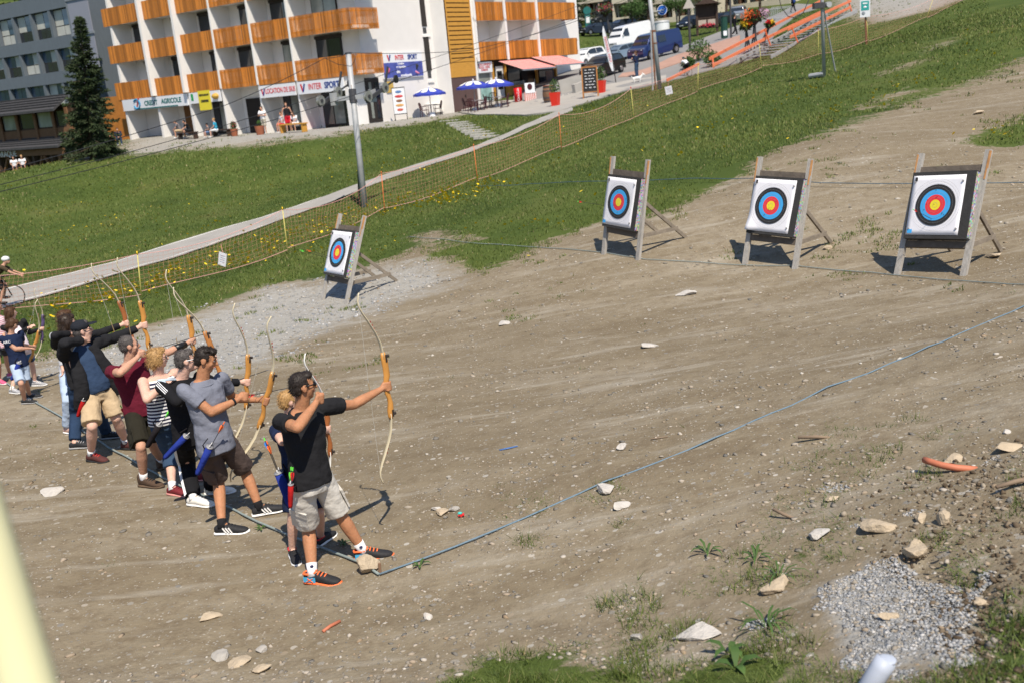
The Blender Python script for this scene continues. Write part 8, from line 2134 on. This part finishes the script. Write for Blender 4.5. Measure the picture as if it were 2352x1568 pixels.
# ------------------------------------------------------------------ trees
BARK = M('bark', (.075, .05, .035), .95, .25, 8, .6); NEEDLE = M('spruce_needles', (.030, .047, .015), .75, .45, 1.4)
def conifer(label, g, Ht, Rd, seed, n=1, mat=NEEDLE, group='conifers', dens=1.):
    rr = np.random.default_rng(seed); r = thing('spruce_tree', label, 'tree', g, 0, group)
    MB().tube([(0, 0, -.2), (.03, 0, Ht * .4), (0, .02, Ht * .98)], [Ht * .018, Ht * .011, .012], 8).obj('trunk', BARK, r, True)
    m = MB(); A = []; nw = int(30 * dens)
    for i in range(nw):
        f = i / nw; z = Ht * (.04 + .94 * f); R_ = Rd * (1 - f) ** .85 * (.85 + .3 * rr.random()) + .08
        for j in range(int(7 + 4 * (1 - f))):
            a = rr.random() * 6.283; L = R_ * (.55 + .6 * rr.random()) * (1 + .22 * math.sin(2 * a + seed) * math.sin(f * 9)); dz = -.18 * L * (1 - f * 1.3)
            tip = np.array([L * math.cos(a), L * math.sin(a), z + dz + .12 * L * f])
            root_ = np.array([0, 0, z + .05])
            if f < .8: m.tube([root_, (root_ + tip) / 2 + np.array([0, 0, -.03 * L]), tip], [.02, .014, .004], 4)
            k = int((10 + 34 * L) * dens); t = rr.random(k) ** .7
            P = root_ + (tip - root_) * t[:, None]; P[:, 2] -= .06 * L * np.sin(t * 3.1)
            s = (.05 + .16 * t * (1.1 - t))[:, None] * L
            P = P + rr.normal(size=(k, 3)) * s * np.array([.6, .6, .28])
            A.append(np.concatenate([P, np.tile(unit(tip - root_), (k, 1))], 1))
    m.obj('branches', BARK, r)
    A = np.concatenate(A); P, D = A[:, :3], A[:, 3:]
    k = len(P); D = D + rr.normal(size=(k, 3)) * .55 + np.array([0, 0, -.15]); D /= np.linalg.norm(D, axis=1)[:, None]
    E = np.cross(D, rr.normal(size=(k, 3))); E /= np.linalg.norm(E, axis=1)[:, None]; L = (Ht * .022 * (.6 + .8 * rr.random(k)))[:, None]
    vs = np.stack([P - E * L * .22, P + E * L * .22, P + D * L], 1).reshape(-1, 3)
    q = MB(); q.v = [tuple(v) for v in vs]; q.f = [(3 * i, 3 * i + 1, 3 * i + 2) for i in range(k)]; q.mi = [0] * k; q.n = len(q.v)
    q.obj('crown', mat, r)
    return r
gs_ = gnd(213, 366); _tr = conifer('tall dark spruce standing between the grey building and the shops', gs_, 320 * depth_of(gs_) / FPX, 1.7 * depth_of(gs_) / 58, 3, dens=1.7); _tr.rotation_euler[1] = .10
def broad(label, g, Ht, Rd, seed, mat=LEAF2, n=2600, name='leafy_tree', group='trees behind the parking'):
    rr = np.random.default_rng(seed); r = thing(name, label, 'tree', g, 0, group)
    m = MB(); m.tube([(0, 0, -.2), (.1, 0, Ht * .35), (.0, .1, Ht * .7)], [Ht * .03, Ht * .022, Ht * .008], 8)
    for i in range(6):
        a = i * 1.05; m.tube([(.05, 0, Ht * (.3 + .04 * i)), (Rd * .6 * math.cos(a), Rd * .6 * math.sin(a), Ht * (.6 + .03 * i))], [Ht * .012, Ht * .004], 6)
    m.obj('trunk', BARK, r)
    vs = []
    for i in range(16):
        c = rr.normal(size=3); c /= np.linalg.norm(c); c = c * rr.random() ** .4 * np.array([Rd * .75, Rd * .75, Ht * .28]) + np.array([0, 0, Ht * .62])
        q = leaf_ball(n // 16, c, (Rd * .38, Rd * .38, Ht * .12), Ht * .035, seed * 31 + i); vs += q.v
    q = MB(); q.v = vs; k = len(vs) // 3; q.f = [(3 * i, 3 * i + 1, 3 * i + 2) for i in range(k)]; q.mi = [0] * k; q.n = len(vs); q.obj('crown', mat, r)
for i, (x, y, h, rd, lab) in enumerate(((1308, 62, 14, 3.2, 'dark spruce just past the end of the balconies'), (1282, 70, 12, 2.6, 'spruce half hidden by the orange balconies'), (1352, 30, 12, 2.4, 'far spruce behind the white chalet'), (1475, 60, 10, 2.4, 'young spruce beside the lift pole and the chalets'), (1625, 34, 12, 2.4, 'spruce between the two cream buildings'), (1600, 20, 14, 2.6, 'tall far spruce behind the kiosk roof'))):
    conifer(lab, gnd(x, y), h, rd, 20 + i, group='spruces behind the parking', dens=.8)
for i, (x, y, h, rd, lab) in enumerate(((1490, 66, 7, 2.6, 'round leafy tree behind the blue sign'), (1668, 40, 6, 2.4, 'leafy tree over the silver car'), (1745, 26, 6, 2.4, 'leafy tree above the road bend'), (1560, 62, 4, 2.0, 'low leafy tree behind the dark parked car'), (1452, 74, 4, 1.8, 'small leafy tree above the white van'))):
    broad(lab, gnd(x, y), h, rd, 40 + i)
for i, (px, d, h, lab) in enumerate((((-10, 40), 120, 20, 'dark spruce above the grey roof at the corner'), ((60, 40), 125, 18, 'second spruce above the grey roof'), ((-70, 60), 118, 20, 'spruce beside the grey building edge'))):
    p = at(*px, d); p[2] = Hs(p[0], p[1]); conifer(lab, p, max(h, CAM_Z + ray(px[0], -30)[2] * d - p[2] + 3), 4, 60 + i, group='spruces above the grey building', dens=.7)
for (x, y), h, lab, sd in (((440, 560), 1.5, 'small leafy bush at the foot of the orange rail', 3), ((560, 610), 1.0, 'thin weedy bush by the orange rail end', 4), ((350, 630), .8, 'low weed clump beside the child cyclist', 5)):
    g = gnd(*z4(x, y)); r = thing('shrub', lab, 'shrub', g, 0, 'shrubs by the orange rail')
    leaf_ball(500, (0, 0, h * .5), (h * .55, h * .5, h * .5), .16, sd, .8).obj('foliage', LEAF2, r); [MB().cyl((0, 0, 0), (.2 * math.cos(i), .2 * math.sin(i), h * .7), .012, n=5).obj('stem', BARK, r) for i in range(5)]

# ------------------------------------------------------------------ turf blades, flowers, loose stones
def attr_mat(name, stops, rough=.8, spec=.2):
    m, t, n, l, b = nt(name); b.inputs['Roughness'].default_value = rough; b.inputs['Specular IOR Level'].default_value = spec
    a = n.new('ShaderNodeAttribute'); a.attribute_name = 'tint'; r = n.new('ShaderNodeValToRGB'); e = r.color_ramp.elements
    while len(e) < len(stops): e.new(.5)
    for k, (p, c) in zip(e, stops): k.position = p; k.color = tuple(c) + (1,)
    l.new(a.outputs['Fac'], r.inputs[0]); l.new(r.outputs[0], b.inputs['Base Color']); return m
def raw_obj(name, V, F, tint, mat, label=None, cat=None, smooth=False):
    """V (n,3), F (m,k) arrays"""
    me = bpy.data.meshes.new(name); me.vertices.add(len(V)); me.vertices.foreach_set('co', V.astype(np.float32).ravel())
    me.loops.add(F.size); me.loops.foreach_set('vertex_index', F.ravel().astype(np.int32)); me.polygons.add(len(F)); me.polygons.foreach_set('loop_start', np.arange(0, F.size, F.shape[1], dtype=np.int32)); me.update(calc_edges=True)
    at_ = me.attributes.new('tint', 'FLOAT', 'POINT'); at_.data.foreach_set('value', tint.astype(np.float32)); me.materials.append(mat)
    if smooth: me.polygons.foreach_set('use_smooth', [True] * len(F))
    o = bpy.data.objects.new(name, me); COL.objects.link(o); return tag(o, label, cat, kind='stuff')
def polar(n, r0, r1, a0=-34, a1=34, rng=RNG):
    r = np.exp(rng.uniform(math.log(r0), math.log(r1), n)); a = np.radians(rng.uniform(a0, a1, n)); return r * np.sin(a), r * np.cos(a)
def snoise(x, y, f, s=0.):
    return np.sin(x * f * 1.3 + 2 * np.sin(y * f * .9 + s)) * np.sin(y * f * 1.1 + 1.7 * np.sin(x * f * .7 + s * 2)) 
_PAVED = [gpoly(_pt + _pf[::-1]), gpoly([(1180, 232), (1300, 245), (1420, 215), (1540, 186), (1640, 160), (1760, 130), (1800, 60), (1850, 30), (1900, 12), (1830, 10), (1780, 36), (1680, 66), (1600, 96), (1540, 116), (1440, 128), (1360, 150), (1300, 155), (1180, 190)]),
          gpoly([(1060, 262), (1130, 266), (1210, 268), (1290, 257), (1370, 232), (1450, 205), (1530, 188), (1530, 176), (1450, 186), (1370, 203), (1290, 222), (1210, 236), (1130, 237), (1060, 240)])]
def keep_grass(x, y, th=.55):
    g, gr = masks(x, y); ok = g + .30 * snoise(x, y, .8, 3.) + .35 * snoise(x, y, 2.3) + .3 * snoise(x, y, 6.1, 1.) > th
    for p in _PAVED: ok &= ~inpoly(x, y, p)
    return ok
GRASSM = attr_mat('grass_blades', [(0, (.042, .068, .012)), (.35, (.078, .112, .022)), (.7, (.130, .158, .036)), (.9, (.19, .18, .06)), (1, (.29, .23, .12))], .6, .25)
def blades(name, label, x, y, h0, w0, rng=RNG, bend=.5, tint0=0., clump=0.):
    n = len(x); z = H(x, y); r = np.hypot(x, y)
    pat = .5 + .30 * snoise(x, y, .23, 2.) + .2 * snoise(x, y, .8, 5.) + .2 * snoise(x, y, 2.2, .5)
    h = h0 * (.5 + rng.random(n)) * (.65 + .7 * pat); w = w0 * (.6 + .8 * rng.random(n)); a = rng.uniform(0, 6.283, n); l = rng.uniform(0, 6.283, n); lean = h * bend * rng.random(n) * 1.6
    if clump: h = h * np.clip(.35 + 1.1 * (snoise(x, y, 4.1, 3.) > .15) * rng.random(n) + .5 * snoise(x, y, 9., 1.), .25, 2.2)
    B = np.stack([x, y, z - .01], 1); S = np.stack([np.cos(a), np.sin(a), 0 * a], 1) * w[:, None] / 2
    T = B + np.stack([np.cos(l) * lean, np.sin(l) * lean, h], 1)
    V = np.stack([B - S, B + S, T], 1).reshape(-1, 3); F = np.arange(3 * n).reshape(-1, 3)
    t = np.clip(.12 + .5 * pat + rng.normal(0, .16, n) + tint0, 0, .92); t = np.where(rng.random(n) < .02, 1., t)
    return raw_obj(name, V, F, np.repeat(t, 3), GRASSM, label, 'grass')
x, y = polar(380000, 14, 60, -36, 36); k = keep_grass(x, y); x, y = x[k], y[k]; r_ = np.hypot(x, y)
blades('grass', 'mown grass of the slope beside the range and fence', x, y, .028 + .0012 * r_, .008 + .0007 * r_, tint0=.10)
x, y = polar(150000, 48, 110, -36, 26); k = keep_grass(x, y); x, y = x[k], y[k]; r_ = np.hypot(x, y)
blades('grass', 'grass bank below the shops and beyond the road', x, y, .03 + .0006 * r_, .02 + .0009 * r_)
x, y = polar(110000, 3.6, 15); x2, y2 = polar(110000, 3.7, 5.6, -14, 34); x, y = np.concatenate([x, x2]), np.concatenate([y, y2]); k = keep_grass(x, y, .58) & (RNG.random(len(x)) < .35 + .65 * (snoise(x, y, 5.3, 2.) + snoise(x, y, 11., 1.) > .1)); x, y = x[k], y[k]
blades('grass', 'long tufts of grass on the near dirt', x, y, .065, .006, bend=.9, tint0=.0, clump=1)
x, y = polar(60000, 3.6, 9, -5, 34); g_, gv_ = masks(x, y); k = (gv_ < .25) & (snoise(x, y, 1.1, 4.) + .6 * snoise(x, y, 3.7, 1.) + 2.6 * g_ + .35 * (x > .5) > 1.02); x, y = x[k], y[k]
blades('grass', 'scattered weeds pushing through the stony dirt', x, y, .055, .0065, bend=1., tint0=.0, clump=1)
def leafy(label, px, n, L, w, sd):
    rr = np.random.default_rng(sd); g = gnd(*px); r = thing('weed', label, 'weed', g, 0, 'broad-leaved weeds near the camera')
    for i in range(n):
        a = 6.283 * i / n + rr.uniform(-.3, .3); q = L * rr.uniform(.7, 1.2); d = np.array([math.cos(a), math.sin(a), 0]); s = np.array([-d[1], d[0], 0]) * w
        pts = [d * .01, d * q * .4 + np.array([0, 0, q * .45]), d * q * .8 + np.array([0, 0, q * .5]), d * q * 1.1 + np.array([0, 0, q * .3])]; ww = [.2, 1, .8, .02]
        vs = [p + s * f for p, f in zip(pts, ww)] + [p - s * f for p, f in zip(pts, ww)]
        MB().add(vs, [(j, j + 1, 5 + j, 4 + j) for j in range(3)]).obj('leaf', LEAF2, r, True)
for i, (px, n, L, w, lab) in enumerate((((1675, 1500), 5, .11, .018, 'large dock-leaved weed at the bottom grass'), ((1690, 1535), 4, .11, .022, 'second broad-leaved weed below the slab'), ((1625, 1270), 7, .12, .010, 'strappy weed on the dirt below the rope'), ((1735, 1285), 7, .13, .009, 'strappy weed among the loose stones'), ((1790, 1330), 9, .16, .006, 'tall grassy weed above the cream rock'), ((1760, 1440), 10, .17, .008, 'bushy weed beside the gravel heap'), ((600, 1215), 6, .07, .010, 'small weed by the pale boulders'), ((790, 1250), 6, .06, .01, 'small weed near the trail shoe rock'), ((965, 1300), 5, .07, .012, 'flat rosette weed below the blue rope'))):
    leafy(lab, px, n, L, w, i)
YELM = attr_mat('flower_yellow', [(0, (.80, .52, .01)), (1, (.88, .68, .03))], .6)
def flowers(name, label, x, y, size, hgt, mat, rng=RNG):
    n = len(x); z = H(x, y) + hgt * (.5 + rng.random(n)); s = size * (.6 + .8 * rng.random(n)); t1 = rng.normal(0, .35, (n, 2)); c = np.stack([x, y, z], 1)
    U = np.stack([np.ones(n), np.zeros(n), t1[:, 0]], 1) * s[:, None]; W_ = np.stack([np.zeros(n), np.ones(n), t1[:, 1] - .5], 1) * s[:, None]
    V = np.stack([c + U * math.cos(a) + W_ * math.sin(a) for a in np.arange(6) * math.pi / 3], 1).reshape(-1, 3); F = np.arange(6 * n).reshape(-1, 6)
    return raw_obj(name, V, F, np.repeat(rng.random(n), 6), mat, label, 'flowers')
band = gpoly([(330, 640), (480, 590), (640, 545), (760, 505), (880, 470), (1040, 430), (1150, 412), (1080, 470), (900, 500), (720, 560), (560, 620), (400, 660), (340, 690)])
band2 = gpoly([(120, 705), (330, 650), (330, 690), (120, 740)])
x, y = polar(120000, 18, 46); k = keep_grass(x, y); den = .005 + .20 * inpoly(x, y, band) + .16 * inpoly(x, y, band2) + .07 * (snoise(x, y, .45, 3.) > .75); k &= (RNG.random(len(x)) < den * (.4 + 1.2 * (snoise(x, y, 1.9, 7.) > .1))); x, y = x[k], y[k]
flowers('yellow_flowers', 'yellow buttercups and dandelions along the net fence', x, y, .032, .17, YELM)
x, y = polar(30000, 40, 62, -36, 6); k = keep_grass(x, y) & (RNG.random(len(x)) < .10 * (snoise(x, y, .4, 1.) > .0)); x, y = x[k], y[k]
flowers('yellow_flowers', 'sparse yellow flowers on the bank below the shops', x, y, .026, .10, YELM)
# stones: three shapes, thousands of loose pieces
STONEM = attr_mat('loose_stone', [(0, (.13, .125, .115)), (.3, (.22, .195, .16)), (.55, (.32, .28, .225)), (.78, (.27, .20, .13)), (1, (.46, .43, .38))], .9, .2)
GRAVM = attr_mat('crushed_gravel', [(0, (.16, .165, .17)), (.4, (.27, .275, .28)), (.75, (.40, .40, .40)), (.9, (.34, .29, .22)), (1, (.52, .51, .50))], .9, .2)
def stones(name, label, x, y, size, rng=RNG, flat=.45, mat=None, jit=.27):
    import bmesh
    bm = bmesh.new(); bmesh.ops.create_icosphere(bm, subdivisions=1, radius=1); BV = np.array([v.co for v in bm.verts]); BF = np.array([[v.index for v in f.verts] for f in bm.faces]); bm.free()
    n = len(x); s = size * np.minimum(np.exp(rng.normal(0, .5, n)), 2.3) * .9; J = 1 + rng.normal(0, jit, (n, len(BV))); ax = s[:, None] * np.stack([.7 + .8 * rng.random(n), .6 + .5 * rng.random(n), flat * (.5 + rng.random(n))], 1)
    V = BV[None] * J[..., None] * ax[:, None]; a = rng.uniform(0, 6.283, n); c_, s_ = np.cos(a)[:, None], np.sin(a)[:, None]
    V = np.stack([V[..., 0] * c_ - V[..., 1] * s_ + x[:, None], V[..., 0] * s_ + V[..., 1] * c_ + y[:, None], V[..., 2] + (H(x, y) + ax[:, 2] * .25)[:, None]], -1)
    F = (BF[None] + np.arange(n)[:, None, None] * len(BV)).reshape(-1, 3)
    return raw_obj(name, V.reshape(-1, 3), F, np.repeat(rng.random(n), len(BV)), mat or STONEM, label, 'stones')
x, y = polar(24000, 3.6, 24); g_, gr_ = masks(x, y); d_ = .30 + .5 * snoise(x, y, .9, 2.) + .35 * snoise(x, y, 3.1) + .35 * (y < 6.5); k = (g_ < .5) & (RNG.random(len(x)) < d_); x, y = x[k], y[k]
stones('loose_stones', 'small stones scattered over the packed dirt', x, y, .0075 + .0006 * np.hypot(x, y))
x, y = polar(75000, 3.6, 7.2, 4, 30); _, gr_ = masks(x, y); k = (gr_ + .38 * snoise(x, y, 3.1, 2.) + .30 * snoise(x, y, 8.3, 1.) > .46) & (RNG.random(len(x)) < .85); x, y = x[k], y[k]
stones('gravel', 'heap of grey crushed gravel near the camera', x, y, .0062, flat=.5, mat=GRAVM)
x, y = polar(20000, 9, 24, -34, 8); _, gr_ = masks(x, y); k = gr_ + .3 * snoise(x, y, 2.) > .5; x, y = x[k], y[k]
stones('gravel', 'pale gravel strip along the grass beside the archers', x, y, .017, flat=.5, mat=GRAVM)
# clods and rubble on the broken bank at the near corner, and half-buried stones in drifts
SOILM = attr_mat('soil_clod', [(0, (.075, .055, .036)), (.5, (.13, .098, .066)), (.85, (.19, .15, .105)), (1, (.34, .29, .22))], .95, .1)
x, y = polar(26000, 3.7, 9.5, 8, 34); bk = gpoly([(2060, 1150), (2180, 1080), (2400, 1000), (2400, 1600), (2260, 1600), (2240, 1450), (2150, 1310)]); d_ = np.clip(.5 + sdist(x, y, bk) / .7, 0, 1)
k = RNG.random(len(x)) < d_ * (.25 + .5 * (snoise(x, y, 3.3, 2.) > 0)) * .9; x, y = x[k], y[k]
stones('rubble', 'dark soil clods and rubble on the broken bank near the camera', x, y, .0085, flat=.75, mat=SOILM, jit=.42)
x, y = polar(40000, 4, 22); g_, _ = masks(x, y); k = (g_ < .4) & (snoise(x, y, .7, 6.) + .5 * snoise(x, y, 2.7, 3.) > .95) & (RNG.random(len(x)) < .5); x, y = x[k], y[k]
stones('loose_stones', 'drifts of half buried pale stones on the trampled dirt', x, y, .008 + .0005 * np.hypot(x, y), flat=.3)
